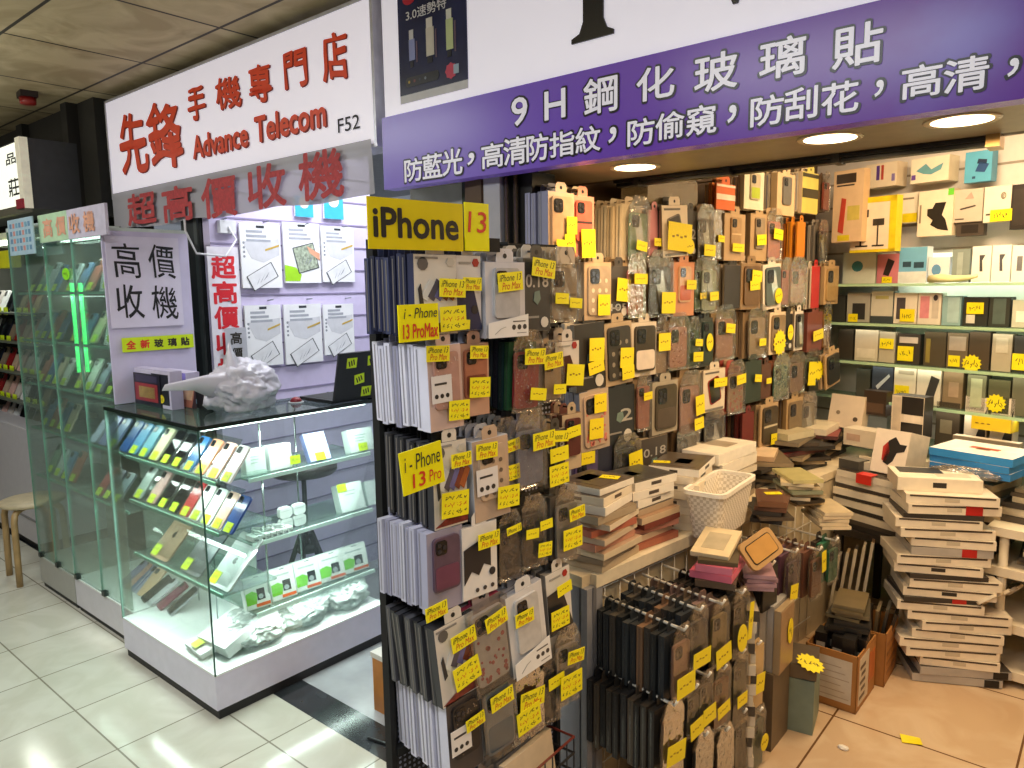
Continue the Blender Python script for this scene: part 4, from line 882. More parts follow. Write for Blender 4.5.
def tabbed(f, w_, mt, t0=-.0012, t1=0, hole=True, tw=.42, th=.030):
    f.prism([(-w_ * tw / 2, 0), (w_ * tw / 2, 0), (w_ * tw / 2, th * .7), (w_ * tw / 2 - .008, th), (-w_ * tw / 2 + .008, th), (-w_ * tw / 2, th * .7)], t0, t1, mt)
    if hole: f.prism(circ(.006, 8, 0, th * .45), t1, t1 + .0004, mat('#15120f', .6, noise=0))
KINDN = {'box': ('phone_case_box', 'phone case box'), 'clear': ('phone_case_box', 'phone case box'), 'bag': ('phone_case_bag', 'phone case bag'), 'glass': ('screen_protector_box', 'screen protector box'), 'card': ('phone_case_card', 'phone case card')}
def pack(kind, p, w_, h_, t, face, edge, label, case=None, art=None, st=(), cam='sq', pat=None, pc='#ffffff', rot=(0, 0, 0), group=None, seed=0, dark=False, rz=0):
    nm, cat = KINDN[kind]
    fm = mat(face, .4, noise=.06); em = mat(edge, .45, noise=.06); f = MB()
    if kind in ('box', 'glass', 'card'):
        tt = t if kind != 'card' else .008
        f.box(-tt, 0, -w_ / 2, w_ / 2, -h_, 0, em); f.box(0, .0008, -w_ / 2 + .001, w_ / 2 - .001, -h_ + .001, -.001, fm); tabbed(f, w_, fm)
    elif kind == 'clear':
        f.box(-t, -t + .001, -w_ / 2, w_ / 2, -h_, 0, em); f.box(-t, .006, -w_ / 2, w_ / 2, -h_, 0, CLEAR()); tabbed(f, w_, em, -t, -t + .001)
    else:
        f = bag_mesh(w_, h_ + .03, t, seed, POLY()); f.v = [v + Vector((0, 0, .03)) for v in f.v]
    o = f.build(nm, None, p, (rot[0], rot[1], rot[2] + rz)); tag(o, label, cat, group)
    if case:
        if kind == 'box' and art != 'full': cw_, ch_, cz, cy_ = min(w_ * .72, .078), h_ * .66, -h_ * .08, 0
        elif kind == 'bag': cw_, ch_, cz, cy_ = w_ * .80, h_ * .80, -h_ * .14, 0
        else: cw_, ch_, cz, cy_ = w_ * .80, h_ * .84, -h_ * .07, 0
        put('phone_case', case_mesh(cw_, ch_, case, cam, pat, pc), o, ({'box': .008, 'card': .009}.get(kind, -.001 if kind == 'bag' else .004), cy_, cz))
    if kind == 'bag' and art == 'head':
        g = MB(); g.box(-.0005, .005, -w_ * .28, w_ * .28, -.012, .030, fm); g.prism(circ(.006, 8, 0, .015), .005, .0055, mat('#15120f', .6, noise=0)); g.build('header_card', o)
    g = None
    X = .0015
    if art == 'lineup':
        g = MB(); g.prism(circ(.014, 10, -w_ * .30, -h_ * .12), X, X + .001, mat('#5f5a58', .4)); g.prism(circ(.012, 6, w_ * .34, -h_ * .10, .010), X, X + .001, mat('#c9c2b4', .4))
        g.box(X, X + .001, -w_ * .46, w_ * .05, -h_ * .06, -h_ * .035, mat('#8a8580', .4))
        for k, c in enumerate(('#d9d6d0', '#5c5560', '#6f6a9a', '#7a3e2e', '#a35a32')):
            u = -w_ * .36 + k * w_ * .15; g.prism([(u, -h_ * .52), (u + w_ * .14, -h_ * .58), (u + w_ * .34, -h_ * .36), (u + w_ * .22, -h_ * .30)], X, X + .0012 + k * .0003, mat(c, .25))
        g.prism([(-w_ * .48, -h_ * .97), (w_ * .48, -h_ * .97), (w_ * .48, -h_ * .78), (w_ * .1, -h_ * .84), (-w_ * .2, -h_ * .90)], X, X + .0012, mat('#7c2a22', .3, noise=.6, scale=60))
        g.prism([(-w_ * .42, -h_ * .42), (-w_ * .36, -h_ * .36), (-w_ * .30, -h_ * .62), (-w_ * .38, -h_ * .66)], X, X + .0016, mat('#2f2f33', .3))
    elif art == 'diag':
        g = MB(); g.prism([(-w_ * .49, -h_ * .34), (w_ * .10, -h_ * .30), (w_ * .49, -h_ * .95), (w_ * .49, -h_ * .99), (-w_ * .49, -h_ * .99)], X, X + .001, mat(pc, .3)); g.prism(circ(.010, 6, w_ * .28, -h_ * .10), X, X + .0012, mat('#a8281f', .4)); g.prism(circ(.010, 10, w_ * .2, -h_ * .72), X, X + .002, mat('#26242a', .4)); g.box(X, X + .001, -w_ * .35, w_ * .1, -h_ * .12, -h_ * .09, mat('#9a9690', .4))
    elif art == 'label3':
        g = MB(); m2 = mat('#e9e5e0', .4, noise=.02); g.prism([(-w_ * .5, -h_ * 1.0), (w_ * .5, -h_ * 1.0), (w_ * .5, -h_ * .70), (w_ * .12, -h_ * .74), (-w_ * .5, -h_ * .80)], .010, .0112, m2)
        for k in range(3): g.prism(circ(w_ * .05, 8, w_ * (.12 + .14 * k), -h_ * .87), .0112, .0118, mat('#3a3634', .4, noise=0))
        g.box(.0112, .0118, w_ * .1, w_ * .42, -h_ * .80, -h_ * .785, mat('#55504c', .4, noise=0)); g.box(.0112, .0118, w_ * .2, w_ * .44, -h_ * .955, -h_ * .945, mat('#8a8580', .4, noise=0)); g.tube([(.0112, -w_ * .35, -h_ * .95), (.0125, -w_ * .2, -h_ * .88), (.0112, -w_ * .08, -h_ * .86)], .0006, mat('#8a8580', .4, noise=0), None, 4)
    elif art == 'midlabel':
        g = MB(); g.box(.010, .0108, -w_ * .48, w_ * .10, -h_ * .66, -h_ * .34, mat('#e0d9d4', .4, noise=.02)); g.box(.0108, .0114, -w_ * .4, -w_ * .05, -h_ * .45, -h_ * .425, mat('#3a3634', .4, noise=0))
        for k in range(3): g.prism(circ(w_ * .055, 8, -w_ * (.36 - .16 * k), -h_ * .58), .0108, .0114, mat('#2a2624', .4, noise=0))
    elif art in ('018', '105', '2'):
        g = MB(); tx = {'018': '0.18', '105': '105', '2': '2'}[art]; q = mat('#b9b4ac', .3, .3, noise=.1)
        text_on(g, tx, -w_ * (.42 if art != '2' else .0), w_ * .42, -h_ * (.40 if art == '018' else .86 if art == '105' else .62), -h_ * (.22 if art == '018' else .72 if art == '105' else .40), X + .0005, q, None, .02)
        g.prism([(-w_ * .1, -h_ * .46), (w_ * .08, -h_ * .44), (w_ * .12, -h_ * .56), (0, -h_ * .64), (-w_ * .14, -h_ * .58)], X, X + .001, mat('#7f938c', .2, .2)); g.prism(circ(w_ * .14, 12, w_ * .26, -h_ * .88), X, X + .0015, mat('#d6cfc4', .4)); g.box(X, X + .001, -w_ * .4, w_ * .05, -h_ * .82, -h_ * .79, mat('#8f8a84', .4, noise=0))
    elif art == 'peaks':
        g = MB(); g.prism([(-w_ * .46, -h_ * .30), (w_ * .30, -h_ * .16), (w_ * .30, -h_ * .62), (w_ * .1, -h_ * .56), (-w_ * .05, -h_ * .70), (-w_ * .25, -h_ * .62), (-w_ * .46, -h_ * .78)], X, X + .001, mat('#26262a', .3)); g.prism(circ(w_ * .09, 10, w_ * .34, -h_ * .70), X, X + .0014, mat('#26262a', .4, noise=0))
        for k in range(3): g.prism(circ(w_ * .05, 8, -w_ * .1 + w_ * .22 * k, -h_ * .9), X, X + .0014, mat('#3a3634', .4, noise=0))
    elif art == 'phone':
        g = MB(); Tm = Matrix.Translation((0, 0, -h_ * .5)) @ Matrix.Rotation(R(14), 4, 'X'); g.prism(rrect(w_ * .52, h_ * .60, w_ * .08, 3), X, X + .002, mat(pc, .25), Tm); g.prism(rrect(w_ * .44, h_ * .55, w_ * .06, 3), X + .002, X + .0026, mat('#141518', .1), Tm); g.box(X, X + .001, -w_ * .42, w_ * .2, -h_ * .10, -h_ * .06, mat('#6a635c', .4, noise=0)); g.box(X, X + .001, -w_ * .42, w_ * .42, -h_ * .97, -h_ * .92, mat('#7d766e', .4, noise=0))
    elif art == 'band':
        g = MB(); g.box(X, X + .001, -w_ * .49, w_ * .49, -h_ * .62, -h_ * .40, mat(pc, .3)); g.box(X, X + .001, -w_ * .49, w_ * .49, -h_ * .12, -h_ * .03, mat(pc, .3))
    elif art == 'gadget':
        g = MB(); g.box(X, X + .001, -w_ * .4, w_ * .25, -h_ * .12, -h_ * .07, mat('#6d665e', .4, noise=0)); g.prism([(-w_ * .2, -h_ * .85), (w_ * .1, -h_ * .9), (w_ * .32, -h_ * .7), (w_ * .1, -h_ * .5), (w_ * .3, -h_ * .3), (-w_ * .1, -h_ * .22), (-w_ * .25, -h_ * .5)], X, X + .002, mat(pc, .3))
        for k in range(3): g.prism(circ(w_ * .035, 8, -w_ * .4, -h_ * (.3 + .14 * k)), X, X + .001, mat('#8a8378', .4, noise=0))
    if g: g.build('printed_front' if art not in ('label3', 'midlabel') else 'label_card', o)
    for s_ in st:
        k_, u, v = s_[0], s_[1], s_[2]; sw = s_[3] if len(s_) > 3 else .48; sh = s_[4] if len(s_) > 4 else {'p': .55, 's': .75, 'q': .4, 'm': .55, 'oval': .8, 'star': 1}[k_] * sw
        stick(o, (u - .5) * w_, -v * h_, sw * w_, sh * w_, k_, s_[5] if len(s_) > 5 else random.uniform(-.12, .12), x=.0135 + .0015 * random.random(), dark=dark)
    return o
NB = [0]
def hang(X, x0, x1, y0, y1, kind, face, edge, label, n=4, t=.018, back=None, backlabel=None, hookto=None, tilt=0, grp=None, wmin=.075, wmax=.125, **k):
    """one hook: the front pack is set where the photo shows its face on the plane x = X, n more hang behind it"""
    ym = (y0 + y1) / 2; P0 = onX(x0, ym, X); P1 = onX(x1, ym, X); zt = onX((x0 + x1) / 2, y0, X).z; zb = onX((x0 + x1) / 2, y1, X).z
    w_ = min(wmax, max(wmin, P1.y - P0.y)); h_ = zt - zb; yc = P0.y + w_ / 2
    tl = R(tilt)
    k.setdefault('t', t); NB[0] += 1; k.setdefault('seed', NB[0])
    o = pack(kind, (X, yc, zt), w_, h_, face=face, edge=edge, label=label, rot=(tl, 0, 0), group=grp, **k)
    bc = back or [edge]
    for i in range(n):
        c = bc[i % len(bc)]; wv = w_ * random.uniform(.94, 1.0); hv = h_ * random.uniform(.95, 1.0)
        f = MB(); em = mat(c, .42, noise=.10); clear = kind in ('bag', 'clear') and i % 2 == 0
        th = t * .80
        f.box(-th, 0, -wv / 2, wv / 2, -hv, 0, em); f.box(-th * .62, -th * .40, -wv / 2 - .0006, wv / 2 + .0006, -hv + .006, -.006, mat('#8f8d98' if sum(lin(c)) > .5 else '#6f6a66', .4, noise=0) if kind == 'box' else CLEAR())
        tabbed(f, wv, em, -th * .6, -th * .5, False)
        b = f.build(KINDN[kind][0], None, (X - (i + 1) * t - .003, yc + random.uniform(-.004, .004), zt + random.uniform(-.006, .004)), (tl * random.uniform(.5, 1), 0, random.uniform(-.03, .03)))
        tag(b, '%s pack behind the %s' % (ORD[i], backlabel or label), KINDN[kind][1], grp)
    if hookto is not None: hookto.append((X - n * t - .05, X - .004, yc, zt + .016))
    return o
# ------------------------------------------------------------------ the black case stand in front of the shop
SX = -1.25; HK = []
def dotted(c1, c2, sc=70):
    m = bpy.data.materials.new('perforated'); m.use_nodes = True; nt = m.node_tree; p = nt.nodes['Principled BSDF']; p.inputs['Roughness'].default_value = .4
    tc = nt.nodes.new('ShaderNodeTexCoord'); v = nt.nodes.new('ShaderNodeVectorMath'); v.operation = 'SCALE'; v.inputs['Scale'].default_value = sc
    fr = nt.nodes.new('ShaderNodeVectorMath'); fr.operation = 'FRACTION'; sb = nt.nodes.new('ShaderNodeVectorMath'); sb.operation = 'SUBTRACT'; sb.inputs[1].default_value = (.5, .5, .5)
    ml = nt.nodes.new('ShaderNodeVectorMath'); ml.operation = 'MULTIPLY'; ml.inputs[1].default_value = (0, 1, 1); ln = nt.nodes.new('ShaderNodeVectorMath'); ln.operation = 'LENGTH'
    lt_ = nt.nodes.new('ShaderNodeMath'); lt_.operation = 'LESS_THAN'; lt_.inputs[1].default_value = .28; mx = nt.nodes.new('ShaderNodeMixRGB')
    mx.inputs[1].default_value = lin(c1) + (1,); mx.inputs[2].default_value = lin(c2) + (1,)
    for a, b in ((tc.outputs['Object'], v.inputs[0]), (v.outputs[0], fr.inputs[0]), (fr.outputs[0], sb.inputs[0]), (sb.outputs[0], ml.inputs[0]), (ml.outputs[0], ln.inputs[0]), (ln.outputs['Value'], lt_.inputs[0]), (lt_.outputs[0], mx.inputs[0]), (mx.outputs[0], p.inputs['Base Color'])): nt.links.new(a, b)
    return m
ds = empty('display_stand', (-1.46, 1.2, 0)); tag(ds, 'black perforated steel stand hung with rows of boxed phone cases', 'display stand')
iS = Matrix.Translation((1.46, -1.2, 0)); bks = mat('#050506', .75, noise=.1)
f = MB(); f.box(-1.475, -1.462, .96, 1.56, .12, 1.70, dotted('#17171a', '#8f93a8'), iS); f.build('perforated_panel', ds)
for y in (.945, 1.545):
    f = MB(); f.box(-1.475, -1.448, y, y + .014, 0.03, 1.71, bks, iS); f.build('post', ds)
    f = MB(); f.box(-1.60, -1.15, y, y + .022, 0.0, .035, bks, iS); f.build('foot', ds)
for z in (1.69, 1.485, 1.28, 1.08, .875, .655, .44):
    f = MB(); f.box(-1.462, -1.44, .96, 1.55, z, z + .022, bks, iS); f.build('rail', ds)
srow = {1: 'top stand row', 2: 'second stand row', 3: 'third stand row', 4: 'fourth stand row', 5: 'fifth stand row', 6: 'sixth stand row', 7: 'lowest stand row'}
def S(r_, x0, x1, y0, y1, kind, face, edge, short, n=4, dx=0, **k):
    return hang(SX + dx, x0, x1, y0, y1, kind, face, edge, '%s in the %s' % (short, srow[r_]), n=n, backlabel='%s, %s' % (short, srow[r_]), hookto=HK, grp='packs hanging in the %s' % srow[r_], **k)
navy = ['#20243f', '#2a2e4c', '#1c2038', '#3a3f5c']; whb = ['#d8d8ea', '#cfcfe2', '#dcdcec', '#9a9ab4']; drk = ['#2b2b30', '#35363c', '#222226', '#4a4a50']; lilg = ['#a9a9c0', '#b8b8cc', '#9a9ab2', '#c2c2d2']
# row 1
S(1, 414, 457, 254, 335, 'box', '#d8d0c4', '#2a2e4c', 'beige box picturing a fan of phones', n=8, t=.021, back=navy, art='lineup', st=[('p', .80, .42, .62), ('s', .80, .80, .62)])
S(1, 455, 480, 255, 331, 'box', '#dcd6d2', '#2c3154', 'white box with a dark navy wedge', n=6, back=navy, art='diag', pc='#2a2f50', dx=-.004, st=[('p', .5, .38, .7), ('m', .12, .90, .5)])
S(1, 485, 527, 262, 337, 'box', '#cfccd0', '#b9b8c0', 'grey box with a clear case and white label', n=6, t=.02, back=['#9a9aa4', '#c4c4cc'], case='#b4b2b2', art='label3', dx=.004, st=[('p', .52, .26, .62)])
S(1, 523, 550, 258, 331, 'glass', '#3e3c3a', '#8a857c', 'dark 0.18 glass box', n=5, back=['#c9c2b8', '#8f8a80', '#55524e'], art='018', dx=-.006, st=[('p', .62, .14, .85)])
S(1, 549, 580, 259, 322, 'bag', '#c9b79e', '#b4a48c', 'bag of a clear frosted case', n=4, back=['#c0b098', '#a8987e'], case='#b9a68c', pat='band', pc='#8f8068', art='head', dx=-.01, st=[('m', .28, .62, .42), ('m', .72, .70, .4)])
# row 2
S(2, 427, 461, 345, 430, 'box', '#d2b3a6', '#d8d8ea', 'pink glitter case box with white label', n=7, t=.026, back=whb, case='#b58a7c', pat='glitter', pc='#e8cdbf', art='midlabel', tilt=2, st=[('p', .22, .08, .66), ('s', .76, .78, .62)])
S(2, 459, 489, 343, 416, 'box', '#c69a80', '#b08a78', 'pink brown case box', n=4, back=whb, case='#a86a50', pat='half', pc='#7d4030', dx=-.012, st=[('p', .55, .12, .6), ('s', .55, .60, .68)])
S(2, 514, 543, 342, 412, 'bag', '#a04048', '#23413a', 'red glitter case in a bag', n=6, t=.018, back=['#2d5a38', '#1f3a3c', '#262a3c', '#38424a'], case='#a8303c', pat='glitter', pc='#e8b0b0', tilt=-3, st=[('p', .60, .20, .7), ('m', .75, .74, .55)])
S(2, 543, 560, 352, 402, 'bag', '#c9b090', '#b89870', 'narrow bag with a tan case', n=4, back=['#b89a78', '#d0b898'], case='#c2a27c', dx=-.012, wmax=.085, st=[('p', .3, .16, .9), ('m', .6, .74, .6)])
S(2, 555, 579, 341, 388, 'box', '#d9cfc4', '#4e2a26', 'white box with maroon wedge', n=4, back=['#c9b8a4', '#4e3a30'], art='diag', pc='#4a2420', dx=-.02, st=[('m', .66, .72, .72, .6)])
# row 3
S(3, 433, 467, 441, 527, 'box', '#d4cabd', '#33343a', 'box picturing five phone colours', n=8, t=.021, back=drk, art='lineup', st=[('p', .72, .22, .6), ('s', .52, .72, .80)])
S(3, 472, 508, 438, 519, 'box', '#c3a78e', '#c9c9cf', 'tan dotted case box with white edges', n=5, t=.022, back=['#c9c9cf', '#b0b0b8', '#d4d4da'], case='#c4a88c', pat='dots', pc='#6b5a4a', art='midlabel', tilt=2, dx=.004, st=[('p', .30, .12, .58), ('s', .85, .76, .62)])
S(3, 494, 515, 430, 494, 'bag', '#d0cdc8', '#b8b4ae', 'frosted grey case in a bag', n=4, back=['#8a8680', '#b0aca6'], case='#bdb8b2', dx=-.012, st=[('p', .6, .24, .7), ('s', .6, .66, .66)])
S(3, 515, 546, 421, 488, 'bag', '#8f97b4', '#777f9c', 'slate blue case in a bag', n=5, back=['#9a96a0', '#77757e', '#a9a39a'], case='#8189a4', dx=.002, st=[('p', .80, .30, .72)])
S(3, 545, 563, 430, 486, 'glass', '#4a4540', '#9a8a70', 'slim dark glass box with three stickers', n=4, back=['#a08c70', '#6f6252'], art='018', dx=-.014, wmax=.08, st=[('q', .5, .10, .95), ('m', .5, .42, .9), ('s', .5, .78, .95)])
S(3, 562, 577, 414, 470, 'box', '#c0a888', '#6a4a38', 'tan and maroon slim box', n=3, back=['#7a4a40', '#b89a7c'], case='#5a2a26', dx=-.022, wmax=.08, st=[('m', .4, .3, .7)])
# row 4
S(4, 427, 463, 529, 610, 'box', '#9a93a4', '#a9a9c0', 'mauve clear case box', n=8, t=.021, back=lilg, case='#5a4656', pat='half', pc='#6a3a50', st=[('p', .12, .93, .6)])
S(4, 462, 497, 524, 596, 'glass', '#e2dcd6', '#c9c4c0', 'white box with a jagged dark picture', n=5, back=['#2c2c30', '#c2c0c4'], art='peaks', dx=.004, st=[('p', .66, .22, .62)])
S(4, 498, 522, 522, 580, 'bag', '#3a3632', '#26231f', 'black case in a wrinkled bag', n=5, back=['#2a2825', '#1d1b19', '#4a443c'], case='#26272a', dx=-.006, st=[('q', .5, .1, .6)])
S(4, 521, 546, 506, 568, 'bag', '#4a463e', '#2c2924', 'tall dark case in a shiny bag', n=5, back=['#3a362f', '#25221d'], case='#2a2b30', dx=.0, st=[('m', .3, .40, .5), ('m', .85, .32, .5), ('s', .80, .72, .55)])
S(4, 555, 580, 495, 561, 'bag', '#c4bcae', '#9a9284', 'grey frosted bag at the stand end', n=4, back=['#6a6258', '#a69c8c'], case='#a39d94', dx=-.008, st=[('p', .72, .28, .62), ('s', .55, .64, .75)])
# row 5
S(5, 434, 474, 620, 702, 'box', '#d9d0c4', '#2d2d31', 'tilted box picturing a fan of phones', n=8, t=.021, back=drk, art='lineup', tilt=6, st=[('p', .60, .24, .62), ('s', .60, .68, .66)])
S(5, 466, 514, 602, 690, 'clear', '#d9c0b8', '#c9b4ac', 'clear case with red flowers and pink header', n=4, back=['#c8506a', '#b8a8a8'], case='#c4b8b0', pat='flower', pc='#a8283c', tilt=7, dx=.006, st=[('p', .62, .20, .55)], )
S(5, 505, 545, 588, 672, 'box', '#d6d2cf', '#a9a6a8', 'white case box with a curved label', n=4, back=['#8f8c92', '#c9c6c8'], case='#c0bcb8', art='label3', tilt=7, dx=.012, st=[('p', .36, .30, .5)])
S(5, 545, 569, 570, 632, 'box', '#d9d3cb', '#8f8a84', 'white box with black wedge', n=4, back=['#55524f', '#b0aaa2'], art='diag', pc='#2c2a2c', tilt=5, dx=-.006, st=[('m', .6, .30, .6), ('s', .35, .74, .75)])
# row 6
S(6, 446, 480, 695, 775, 'box', '#4a403c', '#d8d8ea', 'black glitter case box', n=7, t=.026, back=whb, case='#2a2422', pat='glitter', pc='#8a7a6c', art='midlabel', tilt=3, st=[('p', .72, .36, .56)])
S(6, 480, 514, 684, 758, 'clear', '#9a9a96', '#8a8a86', 'clear case with a teal card', n=4, back=['#6a6a68', '#a8a49e'], case='#8f9494', pat='half', pc='#3f6478', tilt=4, dx=.006, st=[('p', .52, .18, .66)])
S(6, 511, 543, 680, 738, 'bag', '#5a3834', '#3a2a28', 'dark red case in a bag', n=4, back=['#3a2c2a', '#241d1c'], case='#54231f', dx=.0, st=[('p', .55, .30, .75), ('s', .42, .60, .72)])
S(6, 541, 557, 666, 724, 'bag', '#3a342c', '#26221d', 'narrow black case bag', n=4, back=['#2e2a24', '#1f1c18'], case='#221f1c', dx=-.01, wmax=.08, st=[('m', .6, .26, .8)])
S(6, 555, 580, 636, 704, 'bag', '#c9c0b4', '#9a9084', 'clear bag with two stickers', n=4, back=['#b0a698', '#8a8276'], case='#a8a098', dx=-.004, st=[('p', .68, .30, .66), ('s', .50, .68, .85)])
# row 7
S(7, 470, 500, 768, 830, 'box', '#8a7a6c', '#55504c', 'brown case box', n=4, back=drk, case='#4a3a30', dx=-.01)
for k, h in enumerate(HK):
    f = MB(); f.tube([(-1.462, h[2], h[3] + .004), (h[1], h[2], h[3]), (h[1] + .002, h[2], h[3] + .008)], .0028, mat('#4a4a4e', .3, .7), iS, 6); f.build('hook', ds)
# header sign and hand-lettered cards
HX = -1.235
def card(name, x0, x1, y0, y1, X, col, label, lines_, cat='sign', tilt=0, dy=0):
    ym = (y0 + y1) / 2; P0 = onX(x0, ym, X); P1 = onX(x1, ym, X); zt = onX((x0 + x1) / 2, y0, X).z; zb = onX((x0 + x1) / 2, y1, X).z
    w_ = P1.y - P0.y; h_ = zt - zb; o = empty(name, (X, P0.y + w_ / 2, zb), rot=(R(tilt), 0, 0)); tag(o, label, cat)
    f = MB(); f.box(-.003, 0, -w_ / 2, w_ / 2, 0, h_, mat(col, .25, noise=.04)); f.build('card', o)
    g = MB()
    for (tx, u0, u1, v0, v1, c, bold, sh) in lines_: text_on(g, tx, -w_ / 2 + u0 * w_, -w_ / 2 + u1 * w_, v0 * h_, v1 * h_, .001, c, None, bold, sh)
    g.build('lettering', o); return o
kb_ = mat('#15120c', .5, noise=0); kr_ = mat('#d03a18', .5, noise=0)
hs = card('header_sign', 368, 463, 200, 250, HX, '#d9c20e', 'yellow header sign reading iPhone on top of the black stand'.replace('iPhone', 'a phone name'), [('iPhone', .045, .945, .22, .82, kb_, .035, 0)])
f = MB(); f.box(-.008, .001, -.235, .235, .0, .006, mat('#c9a25a', .3)); 
card('header_card', 465, 489, 203, 251, HX, '#ece40e', 'yellow card with red number 13 beside the header sign', [('13', .10, .88, .38, .82, kr_, .008, .08)])
f = MB(); f.box(-.012, -.004, -.10, .17, -.030, .0, bks); f.tube([(-.23, .20, -.01), (-.010, .20, -.01)], .005, bks); f.tube([(-.23, .13, -.01), (-.010, .13, -.01)], .005, bks); q = onX(430, 250, HX)
o = f.build('sign_bracket', ds, (q.x + 1.46, q.y - 1.2 + .03, q.z + .03))
card('price_card', 399, 439, 304, 341, SX + .035, '#efe312', 'big yellow card lettered 13 ProMax on the top stand row', [('i - Phone', .12, .96, .62, .90, INK, 0, .25), ('13 ProMax', .08, .97, .08, .48, kr_, .02, .1)], tilt=1)
card('price_card', 403, 445, 446, 489, SX + .035, '#efe312', 'big yellow card lettered 13 Pro on the third stand row', [('i - Phone', .08, .94, .52, .88, INK, .0, .2), ('13', .22, .54, .10, .44, kr_, .02, .1), ('Pro', .62, .92, .12, .40, kr_, .0, .2)], tilt=6)

# ------------------------------------------------------------------ rows on the shop's side wall
WX = -1.60; WH = []
wrow = {0: 'topmost wall row', 1: 'first wall row', 2: 'second wall row', 3: 'third wall row', 4: 'fourth wall row', 5: 'lowest wall row'}
def W(r_, x0, x1, y0, y1, kind, face, edge, short, n=3, dx=0, **k):
    k.setdefault('dark', True); k.setdefault('wmax', .165)
    return hang(WX + dx, x0, x1, y0, y1, kind, face, edge, '%s in the %s' % (short, wrow[r_]), n=n, backlabel='%s, %s' % (short, wrow[r_]), hookto=WH, grp='packs hanging in the %s' % wrow[r_], **k)
tanb = ['#b89a74', '#c9ad88', '#8f7654', '#d4bc98']; brn = ['#6a5238', '#8a7050', '#4a3826', '#a88c66']; crm = ['#e0cba8', '#d4bd98', '#e8d6b6']; gry = ['#8f8d94', '#a9a7ae', '#77757c']
# row 0
W(0, 716, 735, 184, 210, 'card', '#d9662a', '#d9662a', 'orange pack with white top', n=2, back=['#d97a2a', '#c9a070'], art='band', pc='#e8d8c0')
W(0, 744, 767, 171, 210, 'box', '#d9d2b4', '#c9b890', 'cream box with yellow green foot', n=3, back=crm, art='half', case='#b8a88a', pat='half', pc='#a8b82c')
W(0, 777, 799, 174, 216, 'box', '#d4b48a', '#c9a878', 'tan box with grey phone', n=3, back=crm, case='#6a6660', t=.03)
W(0, 802, 823, 173, 214, 'box', '#cfc060', '#d4b890', 'cream box with yellow and black band', n=3, back=crm, art='band', pc='#3a3626', dx=.004)
W(0, 823, 834, 178, 212, 'bag', '#a87a58', '#8a6448', 'small brown bag by the corner', n=2, back=brn, case='#9a4a38', wmax=.08, dx=-.01)
# row 1
W(1, 548, 574, 192, 258, 'box', '#d9b48c', '#8f8fa8', 'cream box with a camera print', n=7, t=.026, back=['#77778a', '#8b8ba4', '#9c9cb8', '#5d5d6e'], case='#c9a27a', art='full', st=[('m', .78, .50, .40, .45), ('m', .72, .78, .40, .5), ('m', .35, .90, .35, .6)])
W(1, 571, 594, 196, 257, 'box', '#d98a74', '#d9b094', 'pink and red box', n=4, back=crm, case='#c05a48', pat='band', pc='#3a2420', dx=-.004, st=[('m', .6, .78, .6, .8)])
W(1, 629, 650, 205, 262, 'bag', '#b8b48a', '#e0cba8', 'bag with a green tinted case', n=6, t=.032, back=crm, case='#6f8a6a', pat='mirror', tilt=-2, st=[('m', .5, .72, .5)])
W(1, 648, 660, 210, 256, 'card', '#d08a90', '#c09a88', 'slim pink card', n=2, back=brn, wmax=.08, dx=-.02, st=[('m', .6, .7, .7)])
W(1, 661, 688, 205, 257, 'card', '#e2d2bc', '#6a5a48', 'white card with a phone drawing', n=3, back=['#3a342c', '#6a5a48'], art='phone', pc='#6f665c', tilt=4, st=[('m', .56, .62, .92, .62), ('oval', .95, .82, .34, .34)])
W(1, 684, 698, 211, 256, 'glass', '#3a352e', '#5a4c3c', 'slim black glass box', n=3, back=brn, art='2', dx=-.012, wmax=.085)
W(1, 697, 715, 212, 260, 'bag', '#c9c0b0', '#4a3e30', 'bag with a clear case and painted glare', n=3, back=brn, case='#4a443c', pat='mirror', st=[('m', .55, .80, .62)])
W(1, 713, 724, 214, 259, 'bag', '#7a5a3c', '#5a4430', 'narrow amber case bag', n=3, back=brn, case='#5a3e24', wmax=.08, dx=-.01, st=[('m', .5, .55, .6)])
W(1, 724, 750, 214, 261, 'box', '#b89870', '#a08460', 'brown window box with tan case', n=3, back=tanb, case='#a8865e', pat='band', pc='#d0b088', cam='sq', st=[('m', .55, .72, .55, .2)])
W(1, 750, 767, 214, 261, 'box', '#b4946c', '#9a7e5a', 'plain brown window box', n=3, back=tanb, case='#8f7c66', pat='half', pc='#77706a', dx=-.004, st=[('m', .5, .55, .55)])
W(1, 767, 782, 215, 261, 'bag', '#d08f80', '#b8786a', 'pink glitter case bag', n=3, back=tanb, case='#d08a7c', pat='glitter', pc='#f0c8b8', st=[('m', .55, .42, .6)])
W(1, 797, 808, 222, 258, 'card', '#d47a20', '#c97a20', 'orange card by the brown gap', n=4, t=.026, back=['#d9861f', '#b8641a', '#3a2c1e', '#e0902a'], wmax=.08)
W(1, 818, 832, 226, 263, 'bag', '#8a7a66', '#55483a', 'dark mirror case at the corner', n=4, back=['#6a6258', '#a09484', '#3a3228'], case='#3a3632', pat='mirror', wmax=.10)
